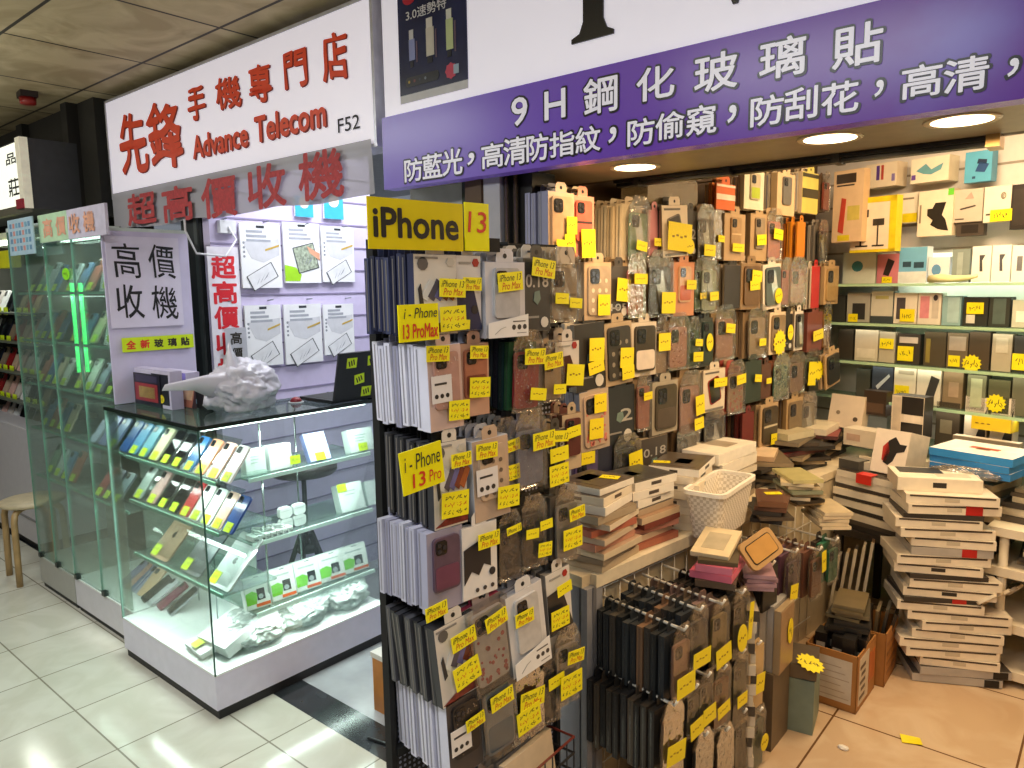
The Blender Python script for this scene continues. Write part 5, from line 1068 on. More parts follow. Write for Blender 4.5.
# row 2
W(2, 584, 611, 262, 320, 'box', '#c4a684', '#a88c6c', 'tan box with a fluffy case', n=4, back=tanb, case='#b0987c', pat='dots', pc='#e0cdb0', art='full', st=[('m', .62, .74, .45, .5)])
W(2, 609, 628, 266, 318, 'glass', '#443c34', '#6a5a46', 'dark glass box marked 105', n=3, back=brn, art='105', dx=-.012, st=[('m', .60, .46, .70, .75)])
W(2, 627, 645, 262, 318, 'bag', '#c07a70', '#a8685a', 'pink patterned case bag', n=3, back=tanb, case='#c0786e', pat='dots', pc='#9a4a44', st=[('m', .58, .30, .72, .35)])
W(2, 648, 673, 258, 317, 'bag', '#b8a488', '#6a5844', 'bag with a black wavy case', n=4, back=brn, case='#2e2a26', pat='mirror', st=[('m', .70, .76, .55, .5)])
W(2, 673, 694, 262, 316, 'box', '#c9855a', '#b0683c', 'orange box with green foot', n=3, back=['#b06a40', '#c99a70'], case='#c9a078', pat='half', pc='#b85a38', st=[('m', .72, .42, .46)])
W(2, 694, 702, 264, 312, 'bag', '#8aa07a', '#6a7a58', 'slim green case bag', n=2, back=brn, case='#6a8a62', wmax=.08, dx=-.012, st=[('m', .6, .66, .6)])
W(2, 701, 718, 263, 313, 'bag', '#c9c9a8', '#8a8a70', 'bag with a greenish case and painted glare', n=3, back=['#8a8a70', '#b0a888'], case='#a8b094', pat='mirror', st=[('m', .6, .66, .5)])
W(2, 724, 741, 265, 309, 'card', '#2a211a', '#8a7a66', 'flat black card', n=5, back=['#b8a48a', '#9a8468', '#2c241c'], dx=.0)
W(2, 741, 764, 263, 309, 'box', '#8a6c48', '#d0b48e', 'brown box with a brown window', n=3, back=crm, case='#6a4c2c', art='full', dx=.004, st=[('m', .66, .28, .5), ('m', .56, .48, .5, .25)])
W(2, 762, 781, 264, 309, 'card', '#e2d4c0', '#c9b8a0', 'white card with a mirror case', n=3, back=crm, case='#55605c', pat='mirror', tilt=4, st=[('oval', .72, .72, .42, .42)])
W(2, 781, 791, 264, 307, 'bag', '#c48c84', '#a0786c', 'rose case bag', n=3, back=tanb, case='#c08478', wmax=.085)
W(2, 790, 808, 263, 305, 'bag', '#d4b0a0', '#b89080', 'pale pink case bag', n=3, back=tanb, case='#d0a898', pat='band', pc='#e8d0c0')
W(2, 811, 822, 266, 308, 'card', '#b82c2c', '#d9c8b0', 'slim red card', n=3, back=['#e0d0b8', '#9aa888'], wmax=.09)
W(2, 824, 841, 266, 304, 'box', '#bd9c70', '#a88860', 'tan framed box at the corner', n=3, back=tanb, case='#a88858', art='full')
# row 3
W(3, 574, 604, 323, 390, 'glass', '#2c2824', '#8a8074', 'black glass box with two stickers', n=4, back=['#a09888', '#c9bca8', '#6a6054'], art='2', tilt=3, st=[('m', .62, .40, .50, .5), ('m', .58, .66, .52, .28)])
W(3, 603, 631, 322, 385, 'box', '#b39a7a', '#6a5a46', 'tan box with a black fluffy case', n=4, back=brn, case='#3a342e', pat='dots', pc='#8a8070', art='full', tilt=3, st=[('m', .70, .58, .48, .45), ('m', .72, .82, .44, .3)])
W(3, 631, 656, 322, 376, 'card', '#d9c9b4', '#8a7a66', 'white card with a dark phone window', n=3, back=crm, case='#3f3426', pat='half', pc='#e0d0c0', cam='sq')
W(3, 655, 668, 324, 376, 'bag', '#c9a884', '#8a5a40', 'tan bag with a yellow sticker', n=3, back=['#5a3024', '#8a5a40'], case='#b8987a', wmax=.09, dx=-.008, st=[('m', .5, .34, .9, .8)])
W(3, 668, 689, 320, 370, 'bag', '#c88a78', '#b07868', 'salmon case bag', n=3, back=tanb, case='#c98f7c', pat='glitter', pc='#a85a4c')
W(3, 688, 700, 324, 368, 'bag', '#4a6a48', '#3a5238', 'forest green case bag', n=3, back=['#3a4a34', '#6a5a40'], case='#3f6244', wmax=.085, dx=-.006, st=[('m', .66, .42, .6), ('m', .6, .74, .8)])
W(3, 700, 714, 318, 366, 'card', '#3c4038', '#2c2e28', 'dark green card with an oval sticker', n=3, back=['#2c2a22', '#5a4c38'], wmax=.09, case='#2e3a34', dx=-.006, st=[('oval', .55, .50, .55, .8)])
W(3, 715, 735, 312, 360, 'bag', '#c48872', '#a87460', 'copper pink case bag', n=3, back=tanb, case='#c08a74', st=[('m', .62, .34, .45)])
W(3, 748, 769, 311, 358, 'bag', '#c9b090', '#a08868', 'beige bag behind tan edges', n=5, t=.024, back=tanb, case='#b89e80', st=[('m', .64, .66, .35)])
W(3, 769, 785, 312, 354, 'card', '#d9c4a4', '#b09878', 'cream tag card with sticker', n=3, back=tanb, case='#8a7458', st=[('star', .5, .72, .8, .8)])
W(3, 783, 795, 314, 350, 'glass', '#2c2a28', '#5a5248', 'slim black box with a round sticker', n=3, back=brn, wmax=.09, art='2', dx=-.006, st=[('oval', .5, .5, .6, .8)])
W(3, 794, 807, 311, 350, 'card', '#e0d4c4', '#8a7a66', 'white mirror card', n=2, back=crm, case='#4a4844', pat='mirror', wmax=.09)
W(3, 807, 823, 312, 351, 'box', '#7a4238', '#6a382e', 'maroon box', n=3, back=['#6a382e', '#a88c66'], st=[('m', .56, .58, .66, .3)])
W(3, 823, 836, 308, 350, 'bag', '#a87848', '#8a6238', 'amber bag at the corner', n=2, back=brn, case='#9a6a3a', wmax=.09)
# row 4
W(4, 579, 608, 390, 451, 'box', '#b8a490', '#8f8f9a', 'grey edged box with a pink floral case', n=5, t=.022, back=gry, case='#c0a48c', pat='flower', pc='#d0786a', art='full', tilt=3, st=[('m', .60, .22, .42, .42), ('m', .44, .62, .48, .46)])
W(4, 605, 637, 386, 443, 'glass', '#2b2f33', '#3a3c40', 'navy black glass box', n=5, back=['#2a2c30', '#46484c'], art='2', dx=-.008)
W(4, 637, 651, 379, 431, 'bag', '#c9806c', '#a8685a', 'coral case bag', n=3, back=tanb, case='#c47c6a', wmax=.10, st=[('m', .55, .32, .6)])
W(4, 652, 678, 381, 433, 'box', '#a89c88', '#8a8070', 'grey box with a dark numbered window', n=3, back=gry, case='#4a4030', art='full', pat='half', pc='#55483a')
W(4, 679, 701, 378, 436, 'bag', '#d0a494', '#b08474', 'long pink case bag', n=4, back=tanb, case='#cf9c8c', st=[('m', .82, .48, .4, .5), ('m', .78, .80, .42, .3)])
W(4, 703, 726, 369, 411, 'card', '#d9cab2', '#a89478', 'white card with a black and red phone', n=3, back=crm, art='phone', pc='#8a2a26', st=[('m', .66, .32, .60, .22)])
W(4, 727, 745, 367, 414, 'bag', '#c9a88a', '#a8886a', 'tan and pink printed bag', n=3, back=['#c05a50', '#b89a78'], case='#b8977a', pat='flower', pc='#c86a5a', st=[('m', .6, .26, .5)])
W(4, 745, 761, 361, 402, 'card', '#2e3a30', '#3a3a2e', 'dark green card with a small sticker', n=3, back=['#2e3a30', '#4a3c2a'], st=[('m', .64, .42, .42)])
W(4, 761, 772, 364, 398, 'card', '#5a3a2c', '#4a3024', 'slim chestnut card', n=3, back=['#8a3a24', '#3a2a1e'], wmax=.09, st=[('m', .5, .48, .5)])
W(4, 773, 789, 360, 400, 'bag', '#5a7a68', '#4a6252', 'sea green case bag', n=3, back=['#8a4a2c', '#3f5a4a'], case='#4a7260')
W(4, 789, 805, 358, 394, 'bag', '#b89a88', '#8a7464', 'dusty pink case bag', n=3, back=tanb, case='#b0907c')
W(4, 805, 822, 354, 382, 'bag', '#6a7a58', '#5a6248', 'olive case bag with bright stickers', n=2, back=brn, case='#6a7a5a', st=[('m', .3, .66, .5, .7), ('star', .75, .6, .6, .6)])
W(4, 824, 842, 352, 386, 'card', '#b8966a', '#a8865a', 'tilted tan frame card at the corner', n=1, back=tanb, case='#2c2a24', tilt=10, dx=.03)
# row 5
W(5, 571, 598, 452, 496, 'box', '#4a3f5a', '#c9c0b8', 'violet phone box with white edge', n=4, back=['#c9c0b4', '#8a8498'], case='#55466a', art='full', st=[('m', .5, .12, .5, .3)])
W(5, 598, 612, 446, 488, 'glass', '#26283a', '#3a3a4a', 'slim navy box', n=3, back=['#2a2a38', '#55504a'], wmax=.10, dx=-.008)
W(5, 613, 640, 442, 492, 'bag', '#a08c70', '#3a342c', 'bag with a dark blue grey case', n=4, back=['#2e2c2a', '#4a443a'], case='#2e343c', st=[('m', .72, .42, .5, .5)])
W(5, 641, 674, 436, 482, 'glass', '#423a34', '#b09c80', 'dark 0.18 glass box with tan rim', n=4, back=['#b8a488', '#8a7860'], art='018', st=[('m', .72, .60, .42, .28)])
W(5, 676, 699, 432, 462, 'bag', '#6a5c48', '#4a3e30', 'dark bag above the white boxes', n=3, back=brn, case='#3f362a', st=[('m', .66, .66, .3)])
W(5, 703, 727, 416, 446, 'bag', '#8a7a64', '#3a3028', 'bag of tangled black cases', n=3, back=['#2c2620', '#8a7a62'], case='#2c2824', pat='mirror')
W(5, 742, 758, 412, 447, 'card', '#6a2420', '#55201c', 'dark red card', n=4, back=['#6a2a24', '#3a2a22', '#8a6a4a'], wmax=.10)
W(5, 760, 783, 403, 445, 'card', '#bfa078', '#a88a62', 'tan card with metal edged cases', n=4, back=tanb, case='#4a3e2c', pat='band', pc='#d0c0a0', st=[('m', .66, .84, .34, .3)])
W(5, 786, 803, 398, 446, 'box', '#b49468', '#8a6e48', 'brown framed case box', n=3, back=brn, case='#7a664a', art='full')
W(5, 801, 820, 397, 440, 'bag', '#b0a488', '#8a7c62', 'clear domed bag at the corner', n=3, back=tanb, case='#8a8068', pat='mirror')
hb = empty('wall_hook_panel', (-1.84, 2.9, 1.5)); tag(hb, 'dark slotted panel of hooks along the side wall', 'hook panel'); iH = Matrix.Translation((1.84, -2.9, -1.5))
f = MB(); f.box(-1.84, -1.82, 1.66, 4.0, .78, 1.93, mat('#4a3a2a', .6, noise=.2), iH)
f.build('panel', hb)
for k, h in enumerate(WH):
    f = MB(); f.tube([(-1.82, h[2], h[3] + .004), (h[1], h[2], h[3]), (h[1] + .002, h[2], h[3] + .008)], .0026, mat('#a09684', .3, .8), iH, 6); f.build('hook', hb)
# clear plastic tub lying on top of the first row
p0 = onX(652, 208, -1.62); p1 = onX(702, 208, -1.62)
tb = empty('plastic_tub', (-1.66, (p0.y + p1.y) / 2, p0.z + .012)); tag(tb, 'empty clear plastic tub lying on the wall row under the soffit', 'tub')
f = MB(); wd = p1.y - p0.y; tm = film('#e8ddc4', .2, .15, bump=.4, name='tub_plastic', body=.42, bcol='#b8a888')
prof = rrect(wd, .12, .04, 4, 0, .06)
f.prism(prof, -.10, .02, tm); f.build('shell', tb); f = MB(); f.prism(rrect(wd + .02, .015, .006, 3, 0, .12), -.11, .03, tm); f.build('rim', tb)
# ------------------------------------------------------------------ ledge cabinet under the side wall rows
lg = empty('ledge_cabinet', (-1.6, 2.6, 0)); tag(lg, 'grey sided cabinet with a cream top and white wire grid, under the wall rows', 'cabinet'); iL = Matrix.Translation((1.6, -2.6, 0))
gs = mat('#8f8f96', .35, noise=.06)
f = MB(); f.box(-1.83, -1.40, 1.60, 1.62, 0, .70, gs, iL); f.build('side_panel', lg)
f = MB(); f.box(-1.405, -1.375, 1.60, 1.672, 0, .70, mat('#a2a1a5', .3, .2), iL); f.box(-1.3755, -1.372, 1.625, 1.64, 0, .70, mat('#77767a', .3, .2), iL); f.build('corner_post', lg)
f = MB(); f.box(-1.83, -1.395, 1.60, 3.92, .70, .735, mat('#d9c6a4', .45, noise=.12), iL); f.box(-1.395, -1.372, 1.64, 3.2, .695, .735, mat('#e2d4b8', .45), iL); f.build('worktop', lg)
f = MB(); f.box(-1.42, -1.40, 1.672, 3.92, 0, .695, mat('#c9b898', .5), iL); f.build('front_panel', lg)
f = MB(); wm = mat('#d8d0c2', .3, .2)
for k in range(20): f.tube([(-1.39, 1.70 + k * .075, .02), (-1.39, 1.70 + k * .075, .695)], .0025, wm, iL, 5)
for z in (.10, .25, .40, .55, .68): f.tube([(-1.386, 1.68, z), (-1.386, 3.15, z)], .0025, wm, iL, 5)
f.build('wire_grid', lg)
# hooks of cases on the wire grid
RH = []
rrow = {1: 'top grid row', 2: 'middle grid row', 3: 'bottom grid row', 4: 'far grid row'}
def G_(r_, x0, x1, y0, y1, kind, face, edge, short, n=8, X=-1.10, **k):
    k.setdefault('dark', True)
    return hang(X, x0, x1, y0, y1, kind, face, edge, '%s in the %s' % (short, rrow[r_]), n=n, backlabel='%s, %s' % (short, rrow[r_]), hookto=RH, grp='cases hanging in the %s' % rrow[r_], wmax=.10, **k)
gd = ['#2b2f33', '#1f2224', '#3c3630', '#7a5c44', '#26292c', '#34383a', '#1d1f20', '#4a443c']; gd2 = ['#2a2622', '#3a332b', '#221f1c', '#55483a', '#2e2b2a']
G_(1, 672, 692, 634, 700, 'bag', '#a8806a', '#8a6a54', 'dusty pink case bag with low sticker', n=10, t=.025, back=gd, case='#a87e68', st=[('m', .5, .74, .9, .62)])
G_(1, 689, 707, 614, 668, 'bag', '#3a3a42', '#2a2a30', 'charcoal case bag', n=9, t=.025, back=gd, case='#33343c', st=[('m', .5, .78, .95, .5)])
G_(1, 711, 731, 607, 664, 'bag', '#8a7a50', '#6a5c3c', 'olive tan case bag', n=9, t=.025, back=['#5a4a44', '#77605a', '#3a3230', '#6a5a4a'], case='#877648', st=[('m', .5, .80, .85, .6)])
G_(1, 732, 751, 596, 654, 'bag', '#55452e', '#3f3322', 'dark brown case bag with hanging yellow tags', n=8, t=.025, back=gd2, case='#4a3c28', st=[('oval', .4, .66, .6, .9), ('m', .9, .45, .25, 1.2)])
G_(2, 662, 685, 708, 775, 'bag', '#8a6a50', '#6a523e', 'brown case bag with sticker', n=10, t=.025, back=gd2, case='#8a6a50', st=[('m', .5, .62, .9, .6)])
G_(2, 686, 699, 692, 735, 'bag', '#4a4438', '#332e26', 'grey olive case bag', n=6, t=.025, back=gd2, case='#4a4436', st=[('m', .5, .8, .9, .7)])
G_(2, 699, 712, 680, 724, 'bag', '#55493a', '#3a3228', 'dull brown case bag', n=6, t=.025, back=gd2, case='#5a4c3a', st=[('m', .5, .74, .9, .7)])
G_(2, 713, 731, 672, 728, 'bag', '#7d4c22', '#5c3818', 'chestnut case bag', n=7, t=.025, back=gd2, case='#7a4a20', st=[('m', .4, .60, .7, .4)])
G_(2, 732, 749, 656, 725, 'bag', '#55503c', '#3c382a', 'dark olive case bag', n=6, t=.025, back=gd2, case='#4c4836', st=[('m', .4, .58, .6, .4)])
G_(2, 749, 763, 648, 708, 'card', '#c2a678', '#a88e64', 'beige case card with sticker', n=4, t=.022, back=gd2, st=[('m', .5, .55, .6, .7)])
G_(3, 694, 715, 738, 800, 'bag', '#2e2b26', '#221f1c', 'black case bag with a yellow loop', n=6, t=.025, back=gd2, case='#2a2824')
G_(3, 716, 733, 734, 795, 'bag', '#6a5a48', '#4a3e32', 'brown grey case bag', n=5, t=.025, back=gd2, case='#66563f')
G_(3, 734, 749, 716, 778, 'bag', '#4c4634', '#363222', 'olive black case bag', n=5, t=.025, back=gd2, case='#4a4432')
G_(3, 750, 766, 714, 770, 'bag', '#5f7264', '#47564b', 'grey green case bag with round sticker', n=4, t=.025, back=gd2, case='#5a6e60', st=[('oval', .7, .5, .5, .6)])
G_(4, 763, 785, 566, 606, 'card', '#1d1b19', '#161412', 'flat black case card', n=5, t=.024, X=-1.13, back=['#2a2826', '#4a3a44'], st=[('m', .1, .16, .45, .4)])
G_(4, 787, 799, 556, 602, 'bag', '#6a5560', '#4c3c46', 'plum case bag', n=6, t=.026, X=-1.13, back=['#5a3a4a', '#44323e', '#8a7a78', '#3a3034'], case='#65505c', st=[('m', .3, .72, .6, .6)])
G_(4, 811, 828, 552, 596, 'bag', '#8a5f48', '#6c4a38', 'reddish brown case bag', n=6, t=.026, X=-1.13, back=['#6a4638', '#8a6a52', '#4a342c'], case='#8a6048', st=[('m', .75, .2, .35, .8)])
G_(4, 828, 846, 542, 580, 'bag', '#3f7a5c', '#2f5e46', 'folded green cloth case', n=2, t=.024, X=-1.13, back=['#357054', '#4a4038'], case='#3c7a5a')
for k, h in enumerate(RH):
    f = MB(); f.tube([(-1.386, h[2], h[3] + .006), (h[1] + .01, h[2], h[3] - .004), (h[1] + .018, h[2], h[3] + .012)], .0046, mat('#efe9dc', .3), iL, 6); f.build('hook', lg)

# ------------------------------------------------------------------ piles
def carton(p, rz, dx, dy, dz, side, top, label, cat='box', group=None, arts=(), tilt=(0, 0), slot=None, name='retail_box', st=None):
    """flat carton lying down; arts = (u0,u1,v0,v1,colour) patches on its top"""
    o = empty(name, p, rot=(tilt[0], tilt[1], rz)); tag(o, label, cat, group)
    f = MB(); ms = mat(side, .5, noise=.08); f.box(-dx / 2, dx / 2, -dy / 2, dy / 2, 0, dz, ms)
    if slot:                                                       # printed mark on the two long ends
        m2 = mat(slot, .5, noise=0)
        f.box(-dx * .08, dx * .08, -dy / 2 - .0006, dy / 2 + .0006, dz * .3, dz * .7, m2); f.box(dx / 2 - .0004, dx / 2 + .0006, -dy * .12, dy * .12, dz * .3, dz * .7, m2)
    f.build('carton', o)
    g = MB(); g.box(-dx / 2 + .001, dx / 2 - .001, -dy / 2 + .001, dy / 2 - .001, dz, dz + .0008, mat(top, .4, noise=.12))
    for (u0, u1, v0, v1, c) in arts: g.box(-dx / 2 + u0 * dx, -dx / 2 + u1 * dx, -dy / 2 + v0 * dy, -dy / 2 + v1 * dy, dz + .0008, dz + .0016, mat(c, .4, noise=.15))
    g.build('printed_top', o)
    if st: q = ptag(o, st[2], st[3], st[0], st[1], dz + .002, (0, 0, .3), YB)
    return o
rp_ = random.Random(21)
def pile(x, y, z0, rz, spec, what, group, jit=.012, jr=.12, **k):
    """spec bottom to top: (dx,dy,dz,side,top[,arts])"""
    z = z0; n = len(spec); out = []
    for i, s in enumerate(spec):
        dx, dy, dz, sd, tp = s[:5]; arts = s[5] if len(s) > 5 else (); cn = s[6] if len(s) > 6 else ''
        lab = '%s down in %s' % ((cn + ' box, ' if cn else 'box, ') + ORD[n - 1 - i], what)
        out.append(carton((x + rp_.uniform(-jit, jit), y + rp_.uniform(-jit, jit), z), rz + rp_.uniform(-jr, jr), dx, dy, dz, sd, tp, lab, group=group, arts=arts, slot=s[7] if len(s) > 7 else None, st=s[8] if len(s) > 8 else None)); z += dz + .0018
    return out, z
cream = '#e6d8c0'; cr2 = '#dccbb0'; whi = '#ece4d6'; dkc = '#3a332c'
LZ = .7365
def bx(dx, dy, dz, sd, tp, cn, arts=(), slot=None, st=None): return (dx, dy, dz, sd, tp, arts, cn, slot, st)
T1 = ((.1, .9, .15, .85, '#4a4038'), (.2, .5, .3, .7, '#c9a58a'))
pile(-1.475, 1.755, LZ, .10, [bx(.20, .23, .022, '#b8a488', '#a08a70', 'tan'), bx(.19, .22, .018, '#8a7a66', '#6a5a48', 'brown'), bx(.20, .22, .02, '#d4c2a4', '#b89a80', 'cream'), bx(.19, .21, .022, '#c08a72', '#a86a54', 'salmon'), bx(.20, .22, .018, '#c9b49a', '#b09478', 'buff'),
     bx(.19, .21, .02, '#b4654e', '#a05844', 'brick red'), bx(.18, .21, .018, '#d9c9b0', '#8a7458', 'cream edged'), bx(.19, .2, .024, '#a8977e', '#77654f', 'greyish'), bx(.18, .2, .026, whi, '#e0d4c0', 'white'), bx(.18, .19, .026, cream, '#4c4238', 'cream edged dark', T1, '#5a4a3a'), bx(.17, .19, .020, whi, '#55483c', 'white edged dark', T1, None, (.03, .04, .06, .04))],
     'the pile at the end of the ledge', 'boxes piled at the end of the ledge', jr=.16)
pile(-1.50, 2.0, LZ, -.06, [bx(.2, .22, .022, '#a8644e', '#8a4a3a', 'red brown'), bx(.19, .21, .02, '#d0b89c', '#b08a74', 'buff'), bx(.2, .22, .02, '#c08474', '#a86a5a', 'pink'), bx(.19, .2, .018, '#7a3a30', '#6a3028', 'dark red'), bx(.2, .21, .022, '#c9b090', '#9a7a60', 'tan'), bx(.19, .2, .02, '#b09a80', '#4a4036', 'grey tan'),
     bx(.17, .21, .028, whi, '#e0d4c4', 'white', (), '#4a4038'), bx(.17, .21, .028, whi, '#e0d4c4', 'white', (), '#4a4038'), bx(.17, .21, .028, '#f0e8da', '#45403a', 'white edged dark', ((.1, .9, .1, .9, '#3a3734'), (.3, .6, .3, .5, '#6a6258')), '#4a4038')],
     'the second pile on the ledge', 'boxes in the second ledge pile', jr=.1)
pile(-1.50, 2.27, LZ, .34, [bx(.18, .24, .026, cream, cr2, 'cream', (), dkc) for _ in range(7)] + [bx(.18, .24, .026, whi, '#5a4e40', 'dark topped cream', ((.1, .9, .1, .9, '#55493c'), (.4, .7, .3, .6, '#9a7a5a')), dkc, (-.06, -.06, .06, .03))],
     'the leaning cream pile behind the basket', 'cream boxes behind the basket', jr=.07, jit=.008)
pile(-1.56, 2.60, LZ, .10, [bx(.22, .30, .026, '#9a8a74', '#4a4238', 'grey'), bx(.22, .30, .024, '#4c443a', '#3a342c', 'black'), bx(.21, .31, .026, '#c9b898', '#8a7a64', 'tan'), bx(.2, .30, .022, '#55493c', '#443a30', 'dark'), bx(.21, .30, .024, '#e0d2ba', '#8a7c68', 'cream'),
     bx(.2, .32, .046, '#f0e6d4', '#e6dac4', 'wide white'), bx(.2, .32, .042, '#f2e9d8', '#eee2cc', 'wide white', ((.2, .8, .45, .75, '#a8967c'),))],
     'the white topped pile under the dark red card', 'boxes in the white topped ledge pile', jr=.08)
dkl = [bx(.2, .28, .016, c, t, n) for c, t, n in (('#4a4036', '#2e2923', 'dark'), ('#8a7a62', '#55493a', 'tan'), ('#2e2a25', '#221f1b', 'black'), ('#b09a78', '#8a7456', 'buff'), ('#3a332b', '#2a2520', 'dark brown'), ('#9a8668', '#6a5a44', 'khaki'), ('#55302a', '#7a2a28', 'maroon'), ('#2c2824', '#1f1c19', 'black'))]
pile(-1.58, 2.98, LZ, .3, dkl[:6] + [bx(.16, .2, .02, '#c9a884', '#d9bc98', 'peach')], 'the dark heap on the ledge middle', 'boxes in the dark ledge heap', jr=.5, jit=.03)
pile(-1.60, 3.32, LZ, -.2, dkl[2:] + dkl[:2] + [bx(.14, .2, .03, '#c9bc9a', '#b8a884', 'khaki')], 'the dark heap nearer the corner', 'boxes in the corner ledge heap', jr=.5, jit=.03)
pile(-1.60, 3.64, LZ, .2, dkl[:7] + [bx(.18, .26, .03, '#e0d0b4', '#d4c2a0', 'cream')], 'the corner pile below the domed bag', 'boxes in the pile in the corner', jr=.3, jit=.02)
# white basket
p = Vector((-1.335, 2.27, LZ)); bk_ = empty('basket', p, .18); tag(bk_, 'white woven plastic basket on the ledge edge before the piles', 'basket')
wv = bpy.data.materials.new('woven'); wv.use_nodes = True; nt = wv.node_tree; pb_ = nt.nodes['Principled BSDF']; tc = nt.nodes.new('ShaderNodeTexCoord'); ck = nt.nodes.new('ShaderNodeTexChecker'); ck.inputs['Scale'].default_value = 90
ck.inputs['Color1'].default_value = lin('#efe6d6') + (1,); ck.inputs['Color2'].default_value = lin('#cfc3ae') + (1,); nt.links.new(tc.outputs['Object'], ck.inputs['Vector']); nt.links.new(ck.outputs['Color'], pb_.inputs['Base Color'])
f = MB(); bot = rrect(.10, .27, .02, 3); top = rrect(.14, .33, .03, 3); n = len(bot); inn = rrect(.13, .32, .03, 3)
f.add([(x, y, 0) for x, y in bot] + [(x, y, .165) for x, y in top] + [(x, y, .165) for x, y in inn] + [(x * .97, y * .97, .01) for x, y in bot], [(i + a * n, (i + 1) % n + a * n, (i + 1) % n + (a + 1) * n, i + (a + 1) * n) for a in range(3) for i in range(n)] + [list(range(n))[::-1], [3 * n + i for i in range(n)]], wv); f.build('body', bk_)
f = MB(); rim_m = mat('#f2eadb', .4); f.prism(rrect(.15, .34, .032, 3), .155, .162, rim_m, None, 'z'); f.v = [v for v in f.v]; 
rb = MB(); o_, i_ = rrect(.152, .342, .032, 4), rrect(.128, .318, .028, 4); n = len(o_)
rb.add([(x, y, .158) for x, y in o_] + [(x, y, .172) for x, y in o_] + [(x, y, .172) for x, y in i_] + [(x, y, .158) for x, y in i_], [(i + a * n, (i + 1) % n + a * n, (i + 1) % n + ((a + 1) % 4) * n, i + ((a + 1) % 4) * n) for a in range(4) for i in range(n)], rim_m); rb.build('rim', bk_)
# brown cases heaped between the basket and the far grid
pile(-1.28, 2.52, .735, .5, [bx(.11, .2, .014, '#2a2622', '#1f1c19', 'black'), bx(.12, .2, .012, '#55483a', '#3a3128', 'dark'), bx(.10, .19, .014, '#3a332c', '#2a2621', 'black'), bx(.11, .19, .016, '#6a4630', '#5a3824', 'brown'), bx(.10, .18, .018, '#7a5236', '#5c3622', 'chestnut topped', ((.1, .9, .05, .95, '#54301e'),), None, (.01, .03, .06, .03))], 'the brown case heap beyond the basket', 'cases heaped beyond the basket', jr=.3, jit=.015)
pile(-1.30, 2.80, .735, .75, [bx(.12, .2, .012, c, t, n_) for c, t, n_ in (('#b8a078', '#8a7452', 'buff'), ('#3a332b', '#2a251f', 'black'), ('#d9c8a8', '#a89270', 'cream'), ('#c9b690', '#9a8460', 'khaki'), ('#8a9078', '#6a7058', 'green grey'), ('#d4c09c', '#b09a74', 'sand'), ('#e0d0ac', '#c9b48c', 'pale'), ('#c9c08a', '#a89e68', 'yellowish'))], 'the cream edged case heap', 'cases in the cream edged heap', jr=.3, jit=.02)
pile(-1.20, 2.83, .66, .8, [bx(.11, .19, .012, '#e0cfae', '#b8a480', 'cream') for _ in range(5)], 'the small fan of cream cases over the far grid', 'cream cases over the far grid', jr=.14, jit=.008)
# things lying on the top grid row
pile(-1.20, 2.03, .668, .35, [bx(.12, .20, .02, '#5a4a3a', '#4a3c2e', 'brown'), bx(.13, .19, .022, '#d06a80', '#c85a70', 'pink'), bx(.11, .18, .022, '#d4788e', '#cc6478', 'pink'), bx(.12, .18, .012, '#55492e', '#4a3e2a', 'dark')], 'the pink pile on the top grid row', 'boxes on the top grid row', jr=.12, jit=.008)
carton((-1.22, 2.06, .760), .3, .12, .19, .014, '#d9c6a0', '#d4c09a', 'beige flat box with a grey panel on the pink pile', arts=((.2, .8, .2, .8, '#b0a286'),), tilt=(R(8), 0))
yc = empty('phone_case', (-1.115, 2.15, .75), rot=(R(28), R(52), .2)); tag(yc, 'yellow tan framed phone case propped on the pink pile', 'phone case')
f = MB(); f.prism(rrect(.095, .15, .02, 4), -.006, .006, mat('#b08a58', .4), None, 'z'); f.build('frame', yc); f = MB(); f.prism(rrect(.066, .118, .012, 4), .006, .008, mat('#2e2418', .3), None, 'z'); f.prism(rrect(.060, .112, .010, 4), .008, .009, mat('#b98a48', .35), None, 'z'); f.build('inner_sleeve', yc)
pile(-1.15, 2.19, .62, .7, [bx(.10, .17, .012, '#b08a90', '#a07a80', 'lilac') for _ in range(4)], 'the lilac fan beside the yellow case', 'lilac cases beside the yellow case', jr=.12, jit=.006)
# column of white boxes at the end of the grid
pile(-1.19, 2.12, .0, .62, [bx(.13, .19, .034, '#d9ccb4' if k % 3 else '#4a4238', '#b8a88c', 'white' if k % 3 else 'dark', (), dkc) for k in range(16)], 'the white box column at the grid end', 'boxes in the column at the grid end', jr=.08, jit=.006)
# upright boxes like books
for k in range(5):
    y = 2.30 + k * .0; c = ['#8f8f94', '#b8b4ae', '#d9d0c0', '#a8a4a0', '#a08a6a'][k]
    o = empty('phone_case_box', (-1.225 + k * .026, 2.32, .282), rot=(0, 0, .12)); tag(o, '%s upright box, %s of the standing row beside the grid' % (['grey', 'pale grey', 'cream', 'dull grey', 'tan fronted'][k], ORD[k]), 'phone case box', 'boxes standing beside the grid')
    f = MB(); f.box(0, .022, -.065, .065, 0, .225 + .01 * (k % 2), mat(c, .5)); f.build('carton', o); g = MB(); g.box(.022, .0235, -.063, .063, .004, .22, mat('#a08260' if k == 4 else c, .4)); g.build('printed_front', o)
    if k == 4: ptag(o, .05, .09, .027, .02, .13, (R(90), 0, R(90)), YB, 'oval')
carton((-1.19, 2.32, .0), .12, .15, .16, .28, '#6a5a46', '#8a7a5c', 'brown carton under the standing row of boxes', name='carton', arts=((.1, .9, .1, .9, '#77664c'),))
carton((-1.145, 2.50, .0), .3, .15, .17, .20, '#7a8a7c', '#5c6a5e', 'grey green carton beside the labelled cardboard box', name='carton')
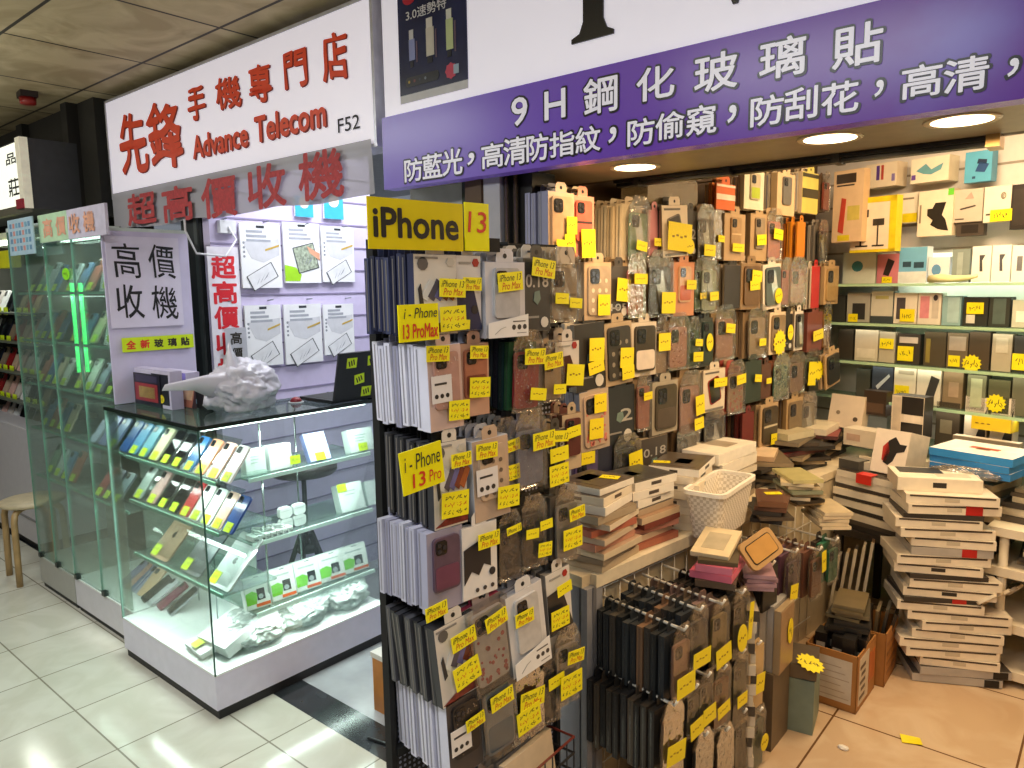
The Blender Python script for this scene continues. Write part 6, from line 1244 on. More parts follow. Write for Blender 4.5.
carton((-1.145, 2.50, .203), .36, .15, .17, .05, '#6a5a44', '#55483a', 'flat brown carton with a yellow star tag', name='carton')
ss = empty('price_star', (-1.07, 2.45, .262), rot=(R(10), R(14), .5)); tag(ss, 'yellow star price tag on the flat brown carton', 'tag'); ptag(ss, .10, .06, 0, 0, 0, (0, 0, 0), YB, 'star')

# ------------------------------------------------------------------ cardboard boxes on the floor
def cardbox(p, rz, dx, dy, dz, label, art):
    o = empty('cardboard_box', p, rz); tag(o, label, 'cardboard box'); cm = mat('#a9743c', .6, noise=.12, scale=10); t = .005
    f = MB(); f.box(-dx / 2, dx / 2, -dy / 2, dy / 2, 0, t, cm)
    for s in (-1, 1):
        f.box(s * dx / 2 - (t if s > 0 else 0), s * dx / 2 + (0 if s > 0 else t), -dy / 2, dy / 2, 0, dz, cm); f.box(-dx / 2, dx / 2, s * dy / 2 - (t if s > 0 else 0), s * dy / 2 + (0 if s > 0 else t), 0, dz, cm)
    f.build('carton', o)
    fl = MB()
    fl.quad([(-dx / 2, -dy / 2, dz), (dx / 2, -dy / 2, dz), (dx / 2, -dy / 2 - .05, dz - .08), (-dx / 2, -dy / 2 - .05, dz - .08)], cm) if art == 2 else None
    if art == 1:
        g = MB(); g.box(-dx * .46, dx * .40, -dy / 2 - .001, -dy / 2, .03, dz * .88, mat('#d0c4b4', .5)); 
        for k in range(6): g.box(-dx * .42, dx * (.36 - .08 * (k % 3)), -dy / 2 - .0016, -dy / 2 - .001, .045 + k * .024, .048 + k * .024, mat('#b09c86', .5, noise=0))
        g.build('paper_label', o)
        g = MB(); g.box(dx / 2, dx / 2 + .001, -dy * .40, dy * .1, .02, dz * .92, mat('#cbbfae', .5)); 
        for k in range(5): g.box(dx / 2 + .001, dx / 2 + .0016, -dy * .36 + .016 * (k % 2), -dy * .08, .04 + k * .03, .054 + k * .03, mat('#5a4a3a', .5, noise=0))
        g.box(dx / 2, dx / 2 + .0012, dy * .14, dy * .44, .06, dz * .8, mat('#b8652c', .5)); g.build('shipping_label', o)
    else:
        g = MB()
        for k in range(4): g.box(dx / 2, dx / 2 + .001, -dy * .35, dy * (.3 - .05 * (k % 2)), .04 + k * .04, .055 + k * .04, mat('#8a5c2c', .5, noise=0))
        g.build('printed_marks', o)
    return o
CBR = math.atan2(.252, .103)      # the near face runs along the floor edge seen in the photo
n1 = Vector((-1.117, 2.649, 0)); n2 = Vector((-1.028, 2.668, 0)); n3 = Vector((-1.014, 2.901, 0))
cardbox((-1.10, 2.79, 0), .10, .19, .24, .225, 'brown cardboard box with a white paper label, full of black boxes', 1)
cardbox((-1.085, 3.045, 0), .14, .16, .22, .22, 'plain brown cardboard box touching the tall white stack', 2)
for k in range(6):
    o = empty('phone_case_box', (-1.16 + .055 * (k % 3), 2.755 + .09 * (k // 3), .012), rot=(R(-4 + 3 * k), R(3 * (k % 2)), .19)); tag(o, 'black box standing in the labelled cardboard box, %s counted from the grid' % ORD[k], 'phone case box', 'black boxes in the cardboard box')
    f = MB(); f.box(-.022, .022, -.04, .04, 0, .235 + .012 * (k % 3), mat('#1c1a19', .35)); f.build('carton', o); g = MB(); g.box(-.016, .016, -.0412, -.04, .17, .20, mat('#b0a898', .4)); g.build('label', o)
pile(-1.10, 2.86, .262, .28, [bx(.13, .21, .014, '#2a2724', '#1f1d1b', 'black'), bx(.14, .22, .014, '#24211e', '#1c1a18', 'black'), bx(.13, .21, .016, '#332f2a', '#2a2622', 'black'), bx(.12, .2, .012, '#6a6048', '#3a3428', 'clear edged'), bx(.12, .19, .012, '#77694c', '#4a4230', 'clear edged'), bx(.11, .19, .012, '#6f6248', '#55492f', 'clear edged'), bx(.11, .18, .012, '#7a6c50', '#6a5a3a', 'clear edged')],
     'the dark case pile on the labelled cardboard box', 'cases piled on the cardboard box', jr=.12, jit=.01)
for k in range(7):
    o = empty('phone_case_box', (-1.13 + .014 * k, 2.98 + .02 * k, .09), rot=(R(6), R(-12 + 4 * k), .14 + .02 * k)); tag(o, '%s upright case in the plain cardboard box, %s from its near side' % (['black', 'clear', 'dark brown', 'black', 'clear', 'grey', 'black'][k], ORD[k]), 'phone case box', 'cases in the plain cardboard box')
    f = MB(); f.box(-.006, .006, -.045, .045, 0, .19 + .01 * (k % 3), mat(['#1d1b19', '#8a7a5c', '#3a2c20', '#22201d', '#7a6c54', '#4a463f', '#1c1a18'][k], .3)); f.build('carton', o)
# tall white stack
SP = Vector((-.792, 3.165, 0)); SR = math.atan2(.169, .254); nrm = Vector((-sin(SR), cos(SR), 0)); C0 = SP + nrm * .115
spec = []
cols = ['grey', 'grey', 'white', 'white', 'white', 'white', 'white', 'white', 'white', 'dark', 'white', 'white', 'dark', 'white', 'white', 'grey', 'white', 'white', 'white', 'dark', 'white', 'white']
for k, c in enumerate(cols):
    sd = {'white': '#efe2ca', 'grey': '#b4aea6', 'dark': '#3a342f'}[c]; dz = {'white': .036, 'grey': .032, 'dark': .018}[c]
    L_ = .31 + .03 * math.sin(k * 1.9 + .5) + (.03 if 2 < k < 8 else 0)
    spec.append(bx(L_, .22, dz, sd, '#d9ccb6' if c == 'white' else '#4a443e', c, (), '#2e2924' if (c == 'white' and k in (10, 12, 13, 22)) else ('#c9bca4' if c == 'white' else None)))
sx = 0
z = .003
for k, s in enumerate(spec):
    off = .028 * sin(k * 1.3) - (.0 if k < 8 else .035) - .002 * k; q = C0 + Vector((cos(SR), sin(SR), 0)) * off
    lab = '%s box, %s from the floor in the tall white stack' % (s[6], ORD[k])
    o = carton((q.x, q.y, z), SR + .05 * sin(k * 2.3), s[0], s[1], s[2], s[3], s[4], lab, group='boxes in the tall white stack', slot=s[7])
    if s[6] == 'white':                         # dark strip painting the shade of the gap under the lid
        g = MB(); g.box(-s[0] * .46, s[0] * .46, -.1112, -.110, s[2] * .78, s[2] * .96, mat('#4a3e32', .6, noise=0)); g.build('lid_gap_shade', o)
    if k in (9, 15, 20): g = MB(); g.box(s[0] * .12, s[0] * .30, -.112, -.110, 0, s[2], mat('#b81f1c', .4)); g.build('red_label', o)
    if k == 0 or k == 1: g = MB(); g.box(s[0] * .30, s[0] * .46, -.1125, -.110, .002, s[2] - .002, mat('#1a1817', .4)); g.build('black_label', o)
    z += s[2] + .002
STOP = z
carton((C0.x - .09, C0.y - .02, z), SR - .05, .30, .19, .052, '#efe2ca', '#e6d8be', 'white carton with a black picture, topmost on the tall white stack', slot='#2e2924', arts=((.08, .62, .45, .95, '#2e2a26'), (.5, .9, .2, .5, '#c9bca2')))
# low dark storage table behind the stack with its piles
tbk = empty('low_table', (-1.15, 3.5, 0)); tag(tbk, 'low dark table buried under piles at the back wall', 'table'); iT = Matrix.Translation((1.15, -3.5, 0)); dw = mat('#2b231b', .5, noise=.2)
f = MB(); f.box(-1.36, -.775, 3.30, 3.84, .46, .49, dw, iT); f.build('tabletop', tbk)
for (x, y) in ((-1.34, 3.32), (-.84, 3.32), (-1.34, 3.81), (-.84, 3.81)):
    f = MB(); f.box(x - .015, x + .015, y - .015, y + .015, 0, .46, dw, iT); f.build('leg', tbk)
pile(-1.195, 3.42, .491, -.2, [bx(.34, .22, .022, '#2a2521', '#1f1b18', 'black'), bx(.33, .22, .018, '#4a4036', '#3a3229', 'dark'), bx(.34, .22, .03, '#d9cab0', '#b8a88c', 'cream'), bx(.33, .22, .02, '#2e2924', '#221e1a', 'black'), bx(.34, .22, .03, '#e2d4ba', '#c9b898', 'cream'), bx(.33, .22, .016, '#3a332b', '#2a241e', 'dark'), bx(.34, .22, .03, '#e6d8be', '#c9b898', 'cream'), bx(.33, .21, .016, '#40372e', '#2e2720', 'dark'), bx(.34, .22, .03, '#e8dac0', '#c9b898', 'cream'), bx(.33, .22, .030, '#e8dac0', '#3f362c', 'dark topped cream', ((.08, .92, .1, .9, '#352d25'), (.6, .8, .2, .4, '#c9b89c')))],
     'the flat stack left of nothing'.replace('left of nothing', 'on the low table'), 'boxes stacked on the low table', jr=.05, jit=.006)
g = empty('red_tag', (-1.235, 3.292, .735), rot=(0, 0, -.2)); tag(g, 'red paper tag on the flat stack on the low table', 'tag'); f = MB(); f.box(-.035, .035, -.004, .0, -.02, .02, mat('#d42a1c', .4)); f.box(-.035, .035, -.004, .05, .02, .022, mat('#d42a1c', .4)); f.build('paper', g)
carton((-1.33, 3.42, .745), -.2, .10, .08, .045, '#4a4640', '#6a665c', 'small grey carton on the dark topped flat stack'); carton((-1.22, 3.44, .745), -.15, .12, .08, .04, '#d9cbb2', '#c9bca2', 'small cream carton beside the grey one on the flat stack')
carton((-1.235, 3.70, .491), -.1, .22, .2, .225, '#4a4036', '#5a4c3e', 'plain dark carton behind the flat stack')
carton((-1.235, 3.68, .718), -.15, .26, .2, .05, '#e6d6ba', '#e0cfb0', 'wide cream carton on the plain dark carton', arts=((.3, .7, .4, .7, '#b8a688'),))
# leaning and standing retail boxes on the piles
def stand_box(x0, x1, y0, y1, Y, d, col, edge, label, arts=(), tilt=0, rz=-.16, cat='box', st=None, name='retail_box'):
    xm = (x0 + x1) / 2; A_ = onY(x0, (y0 + y1) / 2, Y); B_ = onY(x1, (y0 + y1) / 2, Y); h = onY(xm, y0, Y).z - onY(xm, y1, Y).z; wd = (B_.x - A_.x)
    o = empty(name, ((A_.x + B_.x) / 2, Y, onY(xm, y1, Y).z), rot=(tilt, 0, rz)); tag(o, label, cat)
    f = MB(); f.box(-wd / 2, wd / 2, 0, d, 0, h, mat(edge, .45)); f.build('carton', o); g = MB(); g.box(-wd / 2 + .001, wd / 2 - .001, -.001, 0, .001, h - .001, mat(col, .4, noise=.05))
    for a in arts:
        if len(a) == 5: u0, u1, v0, v1, c = a; g.box(-wd / 2 + u0 * wd, -wd / 2 + u1 * wd, -.002, -.001, v0 * h, v1 * h, mat(c, .4, noise=.15))
        else: c, pts = a; g.prism([(-wd / 2 + u * wd, v * h) for u, v in pts], -.0026, -.001, mat(c, .4), None, 'y')
    g.build('printed_front', o)
    if st:
        for s in st: ptag(o, s[2], s[3], -wd / 2 + s[0] * wd, -.003, s[1] * h, (R(90), 0, 0), YB, s[4] if len(s) > 4 else 'rect')
    return o
HK_ = [(.35, .25), (.5, .2), (.62, .3), (.7, .5), (.9, .55), (.95, .7), (.75, .7), (.6, .85), (.42, .75), (.34, .5)]
carton((-1.10, 3.54, .492), -.1, .20, .22, .24, '#5a4c3c', '#4a3e30', 'dark carton under the car holder box')
stand_box(869, 906, 430, 474, 3.38, .17, '#ecdcc8', '#dccab2', 'white box picturing a red and black car holder', (('#241f1c', HK_), ('#b8352a', [(.3, .3), (.42, .26), (.5, .5), (.4, .72), (.28, .6)])), R(-14))
stand_box(842, 879, 430, 447, 3.60, .10, '#e0cfb4', '#d4c2a6', 'cream box with a teal lid behind the flat stack', ((.1, .5, .3, .7, '#c9a890'),)); carton((-1.235, 3.67, .770), -.2, .16, .10, .03, '#3aa890', '#4ab89e', 'teal flat box lying on the cream carton')
stand_box(826, 863, 395, 428, 3.72, .05, '#dcc9b0', '#cbb698', 'pinkish cream box leaning in the back corner', (('#8a7a66', circ(.06, 10, .28, .45)), ('#55493c', circ(.07, 10, .8, .3))), R(-12))
stand_box(863, 887, 391, 415, 3.74, .06, '#3a2c22', '#2e231b', 'dark brown box beside the leaning cream box', ((.1, .9, .1, .5, '#5a4434'),))
stand_box(890, 925, 396, 437, 3.60, .08, '#d9c9b2', '#2a2522', 'tall white and black box behind the car holder box', ((.05, .3, .1, .95, '#c9b8a0'), (.32, .98, .55, .98, '#211e1c'), (.32, .98, .0, .35, '#1c1a19'), (.4, .9, .36, .54, '#e6d8c4')))
# white plastic shelf rack with goods
rk = empty('plastic_rack', (-.45, 3.55, 0)); tag(rk, 'white plastic shelf rack beside the tall white stack', 'shelf rack'); iR = Matrix.Translation((.45, -3.55, 0)); pw = mat('#e6d9c0', .4, noise=.04)
for z in (.60, .44, .22, .03):
    f = MB(); f.box(-.76, -.1, 3.30, 3.78, z, z + .035, pw, iR); f.build('shelf', rk)
for (x, y) in ((-.705, 3.33), (-.15, 3.33), (-.705, 3.75), (-.15, 3.75)):
    f = MB(); f.tube([(x, y, 0), (x, y, .62)], .017, pw, iR, 10); f.build('post', rk)
pile(-.53, 3.52, .636, -.1, [bx(.40, .26, .022, '#4a4036', '#3a332a', 'dark'), bx(.38, .25, .03, '#d4c4a8', '#b8a688', 'cream'), bx(.39, .25, .02, '#3a322a', '#2c2620', 'dark'), bx(.36, .25, .022, '#c9b898', '#8a7a60', 'tan'), bx(.38, .24, .014, '#55493a', '#443a2e', 'brown'), bx(.36, .24, .014, '#8a7a60', '#6a5c46', 'khaki')], 'the pile on top of the plastic rack', 'boxes on top of the plastic rack', jr=.12, jit=.02)
pile(-.87, 3.53, .491, -.12, [bx(.24, .24, .03, *q) for q in (('#3a332b', '#2a251f', 'dark'), ('#8a7a60', '#6a5c46', 'khaki'), ('#d4c4a8', '#b8a688', 'cream'), ('#3a332b', '#2a251f', 'dark'), ('#c9b898', '#a8967a', 'tan'), ('#55493a', '#443a2e', 'brown'), ('#8a8070', '#6a6050', 'grey'), ('#77694c', '#5a4e3a', 'khaki'), ('#a89878', '#8a7c60', 'clear edged'))], 'the pile under the blue cartons', 'boxes under the blue cartons', jr=.12, jit=.012)
pile(-.835, 3.48, .812, -.12, [bx(.30, .24, .028, '#2d7fc4', '#d9d0c4', 'blue'), bx(.30, .24, .026, '#2f86cc', '#e0d8cc', 'blue'), bx(.31, .25, .032, '#2f8ad0', '#ece2d4', 'white topped blue', ((.35, .7, .45, .6, '#b8483a'), (.45, .62, .38, .5, '#8a6a5a')))], 'the blue cartons behind the tall white stack', 'blue cartons behind the tall white stack', jr=.05, jit=.006)
poly_lump('plastic_bag', (-.86, 3.345, .80), .12, .03, .026, 'crumpled clear plastic bag hanging over the blue cartons', film('#efeae2', .3, .18, bump=.9, name='crinkle', body=.25, bcol='#a8a49e'), 'bag', 77, sharp=3)
stand_box(970, 1012, 418, 431, 3.67, .08, '#e0c21c', '#c9a818', 'low yellow box behind the blue cartons', (('#8a6a14', circ(.05, 8, .15, .5)), ('#8a6a14', circ(.05, 8, .3, .5)), ('#8a6a14', circ(.05, 8, .45, .5))))
carton((-.87, 3.672, .491), -.1, .26, .04, .42, '#8a7a62', '#e0d4c0', 'tall dull carton under the low yellow box')
pile(-.50, 3.50, .476, .1, [bx(.36, .24, .02, '#8a7a60', '#6a5c48', 'khaki'), bx(.34, .24, .018, '#3a322a', '#2c2620', 'dark'), bx(.35, .24, .02, '#c9b898', '#a8967a', 'cream')], 'the pile on the second rack shelf', 'boxes on the second rack shelf', jr=.15, jit=.015)
for k in range(5):
    o = empty('phone_case', (-.735 + .01 * k, 3.27 + .045 * k, .34), rot=(R(-30), R(-35), .5 + .06 * k)); tag(o, 'pale sleeve leaning between the white stack and the rack, %s inwards' % ORD[k], 'phone case', 'sleeves leaning beside the white stack')
    f = MB(); f.prism(rrect(.075, .15, .012, 3), -.006, .006, mat(['#d4c6ac', '#c9b898', '#e0d2b8', '#b8a688', '#d9cbb0'][k], .4), None, 'z'); f.build('shell', o)
# floor litter
q = onZ(911, 741, 0); o = empty('paper_note', (q.x, q.y, .002), .5); tag(o, 'yellow paper note dropped on the beige floor', 'note'); f = MB(); f.add([(-.032, -.022, .0), (.032, -.022, .003), (.032, .022, .001), (-.032, .022, .006)], [(0, 1, 2, 3)], YB); f.add([(-.032, -.022, .001), (.032, -.022, .004), (.032, .022, .002), (-.032, .022, .007)], [(0, 1, 2, 3)], YB); f.build('sheet', o)
q = onZ(843, 749, 0); poly_lump('tissue', (q.x, q.y, 0), .018, .011, .007, 'crumpled bit of white tissue on the beige floor', mat('#e8e2d8', .7), 'litter', 3)
# small wooden block and cable behind the stand
wbx = empty('wooden_crate', (-2.05, 1.62, 0), .1)
q = onZ(392, 722, 0); wbx.location = (q.x - .02, q.y + .03, .0); tag(wbx, 'small wooden box with a white top behind the stand post', 'wooden box')
f = MB(); f.box(-.10, .12, -.02, .22, .0, .215, mat('#c07a34', .4, noise=.25, scale=8)); f.build('carcass', wbx); f = MB(); f.box(-.105, .125, -.025, .225, .215, .235, mat('#ded9d2', .35)); f.build('top', wbx)
f = MB(); q = onZ(391, 748, 0); f.tube([(q.x - .10, q.y - .03, .006), (q.x - .02, q.y, .006), (q.x + .01, q.y + .02, .03), (q.x + .02, q.y + .03, .12), (q.x + .0, q.y + .02, .22)], .005, mat('#1a1a1c', .4)); tag(f.build('power_cable'), 'black power cable rising from the floor by the stand post', 'cable')
oc = empty('wire_basket', (-1.28, 1.20, .285), .15); tag(oc, 'dark wire basket of brown boxes at the foot of the stand', 'basket'); rd = mat('#6a2a1e', .4); f = MB()
for z in (0, .05, .10, .145): f.tube([(-.10, -.13, z), (.10, -.13, z), (.10, .13, z), (-.10, .13, z), (-.10, -.13, z)], .004, rd if z > .14 else dk, None, 6)
for k in range(9):
    y = -.13 + k * .0325; f.tube([(.10, y, 0), (.10, y, .145)], .002, dk, None, 5); f.tube([(-.10, y, 0), (-.10, y, .145)], .002, dk, None, 5)
f.build('wire_frame', oc); f = MB(); f.box(-.10, .10, -.13, .13, -.004, 0, dk); f.build('base', oc)
for k in range(6):
    o = empty('phone_case_box', (-1.34 + .022 * k, 1.20 + .004 * k, .29), rot=(0, R(-8), .15)); tag(o, '%s box standing in the wire basket, %s from its back' % (['brown', 'cream', 'black', 'tan', 'grey', 'cream'][k], ORD[k]), 'phone case box', 'boxes in the wire basket')
    f = MB(); f.box(-.008, .008, -.10, .10, 0, .15, mat(['#6a4a34', '#d0bfa4', '#2a2622', '#b08e68', '#77706a', '#c9b598'][k], .45)); f.build('carton', o)

for k in range(5):
    o = empty('phone_case_box', (-1.24 + .02 * k, 3.02 + .035 * k, .245 + .01 * k), rot=(R(-9), R(6), .3)); tag(o, '%s slim sleeve leaning in the dark gap before the low table, %s inwards' % (['grey', 'tan', 'black', 'clear edged', 'brown'][k], ORD[k]), 'phone case box', 'sleeves leaning before the low table')
    f = MB(); f.box(-.005, .005, -.06, .06, 0, .22, mat(['#77706a', '#8a7556', '#2a2622', '#a89c86', '#5c4632'][k], .35)); f.box(-.006, .006, -.061, -.055, 0, .221, mat('#b8ab94', .3)); f.build('sleeve', o)
# ------------------------------------------------------------------ back wall of the case shop
bsx = empty('glass_shelf_unit', PB0, BROT); tag(bsx, 'glass shelves of phone accessories on the back wall', 'shelf unit')
SHZ = (1.585, 1.392, 1.20, 1.015, .83); gsh = film('#e8f3e6', .14, .04, name='back_shelf_glass', body=.15, bcol='#b9d4b4'); ge = mat('#a9c9a0', .2, noise=.05, emit=.05)
for z in SHZ:
    f = MB(); f.box(-.05, 2.2, -.20, -.005, z - .010, z, gsh); f.box(-.05, 2.2, -.203, -.199, z - .012, z + .001, ge); f.build('shelf', bsx)
f = MB()
for x in (.28, .95, 1.6): f.box(x, x + .02, -.012, 0, .5, 1.75, mat('#b9b9b4', .3, .8))
f.build('shelf_upright', bsx)
f = MB(); f.box(.30, 2.0, -.06, -.02, 1.695, 1.725, mat('#e8eee8', .3)); f.box(.32, 2.0, -.055, -.025, 1.683, 1.696, mat('#f6fff8', .4, emit=7, noise=0)); f.build('light_tube', bsx)
lt_p = BM @ Vector((1.0, -.06, 1.68)); area('back_shelf_tube', lt_p, 1.3, 11, (.92, .98, 1), (0, 0, BROT), .05)
for z_, pw_ in ((1.38, 1.2), (1.19, 1.0), (1.0, .9)):
    area('back_shelf_tube', BM @ Vector((.75, -.17, z_)), 1.3, pw_, (1, .95, .8), (R(-14), 0, BROT), .03)
def wallbox(x0, x1, y0, y1, dist, d, col, edge, label, arts=(), st=(), cat='box', name='retail_box', z0=None, tilt=0, grp=None):
    """box whose front shows at the given place, dist in front of the back wall"""
    xm = (x0 + x1) / 2; ym = (y0 + y1) / 2; a = fK(x0, ym, dist).x; b = fK(x1, ym, dist).x; zt = fK(xm, y0, dist).z; zb = fK(xm, y1, dist).z if z0 is None else z0
    wd = b - a; h = zt - zb; p = BM @ Vector(((a + b) / 2, -dist, zb)); o = empty(name, p, rot=(tilt, 0, BROT)); tag(o, label, cat, grp)
    f = MB(); f.box(-wd / 2, wd / 2, 0, d, 0, h, mat(edge, .45, noise=.06)); f.build('carton', o); g = MB(); g.box(-wd / 2 + .001, wd / 2 - .001, -.001, 0, .001, h - .001, mat(col, .4, noise=.06))
    for a_ in arts:
        if len(a_) == 5: u0, u1, v0, v1, c = a_; g.box(-wd / 2 + u0 * wd, -wd / 2 + u1 * wd, -.002, -.001, v0 * h, v1 * h, mat(c, .4, noise=.15))
        else: c, pts = a_; g.prism([(-wd / 2 + u * wd, v * h) for u, v in pts], -.0026, -.001, mat(c, .4), None, 'y')
    g.build('printed_front', o)
    for s in st: ptag(o, s[2], s[3], -wd / 2 + s[0] * wd, -.004, s[1] * h, (R(90), 0, 0), YB, s[4] if len(s) > 4 else 'rect')
    return o
# hung on the slatted wall
wallbox(866, 897, 163, 187, .10, .09, '#e6d4b8', '#d9c6a8', 'cream box with purple earphones, top of the back wall', ((.35, .45, .3, .9, '#5a3a8a'), (.5, .58, .3, .9, '#b8483a'), (.84, .94, .2, .5, '#8a7ab0')))
wallbox(911, 949, 157, 182, .10, .09, '#e8ddc4', '#d9caac', 'wide cream box with a teal cable picture on the back wall', (('#6aa0a8', [(.15, .5), (.4, .75), (.55, .5), (.85, .7), (.8, .45), (.55, .3), (.35, .35)]), (.03, .14, .15, .35, '#6a4a9a')))
wallbox(965, 992, 151, 182, .10, .05, '#5aa6c4', '#4a8ca8', 'blue charger box, the only blue one on the slatted wall', (('#2a4a7a', [(.4, .35), (.75, .3), (.9, .55), (.55, .65)]), ('#20304a', [(.45, .6), (.8, .55), (.82, .7), (.5, .75)]), (.3, .42, .12, .2, '#2a4a6a')))
wallbox(833, 863, 170, 242, .30, .05, '#d9b890', '#c4a278', 'tall beige box with a dark red tool picture near the corner', (('#b8402c', [(.2, .15), (.38, .12), (.45, .6), (.3, .62)]), (.1, .75, .82, .95, '#3a2e24'), (.12, .7, .78, .80, '#3a2e24'), (.2, .6, .02, .10, '#d9c020'), (.5, .9, .3, .5, '#c9b458')))
wallbox(851, 896, 197, 252, .26, .05, '#e4d2b4', '#d8c020', 'yellow framed box of a desk phone stand', ((0, 1, .90, 1, '#e0c41c'), (0, 1, 0, .05, '#e0c41c'), (.86, 1, 0, 1, '#e0c41c'), (.22, .26, .12, .78, '#2e2822'), (.14, .40, .64, .78, '#2e2a26'), (.12, .40, .10, .13, '#2e2822'), (.60, .63, .12, .6, '#2e2822'), (.5, .75, .48, .60, '#3a332c'), (.5, .76, .1, .13, '#2e2822'), (.08, .3, .36, .40, '#6a5a48')))
wallbox(897, 918, 193, 223, .09, .04, '#e8dcc6', '#d4c4a8', 'white box with a yellow foot label on the slatted wall', ((.2, .8, .78, .84, '#8a7a66'), (.3, .98, .02, .32, '#e0c818')))
wallbox(918, 953, 190, 236, .12, .06, '#e8d6bc', '#d4c0a2', 'white box picturing a black car phone holder', (('#211d1b', [(.28, .45), (.45, .35), (.38, .25), (.6, .15), (.9, .10), (.8, .35), (.7, .45), (.8, .72), (.5, .72), (.42, .6), (.28, .6)]), (.84, 1, .86, 1, '#6ac83a'), (.05, .1, .3, .7, '#8a7a66')))
wallbox(953, 983, 189, 222, .11, .04, '#c4b8a6', '#a89c8a', 'grey box with a slim earphone picture', (('#4a4038', [(.25, .42), (.75, .5), (.78, .46), (.28, .38)]), ('#b89a8a', [(.4, .7), (.6, .9), (.7, .7)]), (.1, .4, .08, .12, '#5a5048')))
wallbox(984, 1011, 186, 222, .12, .04, '#e6dac4', '#cfc0a4', 'white box with a wide yellow price label', (('#8a7c68', circ(.1, 10, .72, .72)), ('#e8ddc8', circ(.07, 10, .72, .72)), (.1, .4, .2, .25, '#55493c')), ((.68, .18, .085, .05),))
wallbox(1011, 1034, 184, 229, .12, .05, '#2c2622', '#221d19', 'black hanging pouch at the end of the back wall', ((.1, .9, .1, .9, '#352e28'),))
for x, lab in ((956, 'small black clip strip under the grey earphone box'),): wallbox(x, x + 28, 222, 236, .1, .03, '#4a4038', '#3a322b', lab, ((.2, .8, .2, .8, '#2a2420'),))
# shelf goods: (x0,x1,height px at the shelf, colour, edge, label, arts, stickers)
def shelf_row(k, items, dist=.15):
    z = SHZ[k]
    for it in items:
        x0, x1, y0, col, edge, lab = it[:6]; wallbox(x0, x1, y0, y0 + 30, dist, .05, col, edge, lab, it[6] if len(it) > 6 else (), it[7] if len(it) > 7 else (), z0=z + .0015, grp='goods on the %s glass shelf' % ORD[k])
PH = [(.2, .1), (.75, .1), (.75, .92), (.2, .92)]
shelf_row(0, [(843, 876, 252, '#d6dac8', '#b8c0a8', 'pale green box with a teal watch on the first glass shelf', (('#2f7f88', circ(.17, 12, .45, .55)),)),
    (877, 899, 254, '#cc7d86', '#b06a72', 'pink box with a black gadget on the first glass shelf', (('#2a2426', [(.3, .3), (.55, .25), (.8, .75), (.5, .85)]),), ((.5, .12, .05, .03),)),
    (899, 927, 247, '#74b2d4', '#d9e2e4', 'sky blue box with two dark shapes on the first glass shelf', ((0, 1, 0, .32, '#dfe4e0'), (.15, .45, .45, .6, '#2f4a5a'), (.55, .9, .42, .58, '#2f4a5a'))),
    (928, 949, 257, '#dfe8ec', '#c9d4d6', 'white box with a blue mouse shape on the first glass shelf', (('#6a9ac4', circ(.22, 12, .4, .5)), (.1, .3, .1, .25, '#4a5ac8'))),
    (952, 970, 249, '#8a9690', '#6f7a74', 'grey cylinder carton on the first glass shelf', ((.3, .6, .1, .9, '#a8b4ae'),)),
    (972, 991, 246, '#f2f4ea', '#e0e4d6', 'bright white box with an earphone picture, nearer the grey carton', (('#4a4a4a', [(.45, .3), (.6, .3), (.55, .6), (.7, .75), (.4, .75)]),)), (992, 1011, 245, '#f4f6ee', '#e0e4d8', 'bright white box with an earphone picture, second along the shelf', (('#55555a', [(.45, .3), (.6, .3), (.55, .6), (.7, .75), (.4, .75)]),)),
    (1012, 1030, 245, '#f0f2ea', '#dde0d2', 'bright white box at the frame end of the first glass shelf', ((.3, .6, .3, .7, '#77777a'),))])
shelf_row(1, [(832, 845, 295, '#3a3a36', '#2c2c28', 'black slim box on the second glass shelf by the corner'), (847, 870, 293, '#a8a498', '#8a867a', 'grey box with a dark window on the second glass shelf', ((.25, .8, .1, .65, '#2e2e2e'),), ((.3, .15, .05, .04),)),
    (871, 893, 291, '#c9c4b4', '#55605f', 'silver box with a dark foot on the second glass shelf', ((0, 1, 0, .22, '#3a4448'), (.2, .8, .75, .85, '#b0a868'))),
    (894, 917, 293, '#e2d6c6', '#cfc0ac', 'white box with a black phone and yellow tag on the second glass shelf', ((.12, .5, .15, .85, '#4a4448'),), ((.62, .28, .07, .06),)), (918, 941, 293, '#e2d6c6', '#cfc0ac', 'white box with a pink phone on the second glass shelf', ((.1, .5, .2, .9, '#d98a92'), (.62, .9, .2, .9, '#c9bcae'), ('#3a3436', circ(.1, 8, .76, .85)))),
    (942, 961, 296, '#8fb0b4', '#77979a', 'teal grey box on the second glass shelf', ((.3, .9, .1, .95, '#a9c4c6'),)), (963, 988, 297, '#2e302c', '#242622', 'black tray box with a yellow tag on the second glass shelf', ((.15, .5, .1, .4, '#d9d4c4'),), ((.5, .62, .07, .05),)), (989, 1010, 297, '#353833', '#262823', 'black tray box with a green grey case on the second glass shelf', ((.2, .8, .1, .95, '#55645f'),)), (1012, 1034, 300, '#c9ccba', '#a8ac98', 'pale box at the frame end of the second glass shelf', ((.2, .7, .2, .6, '#f0f2e6'),))])
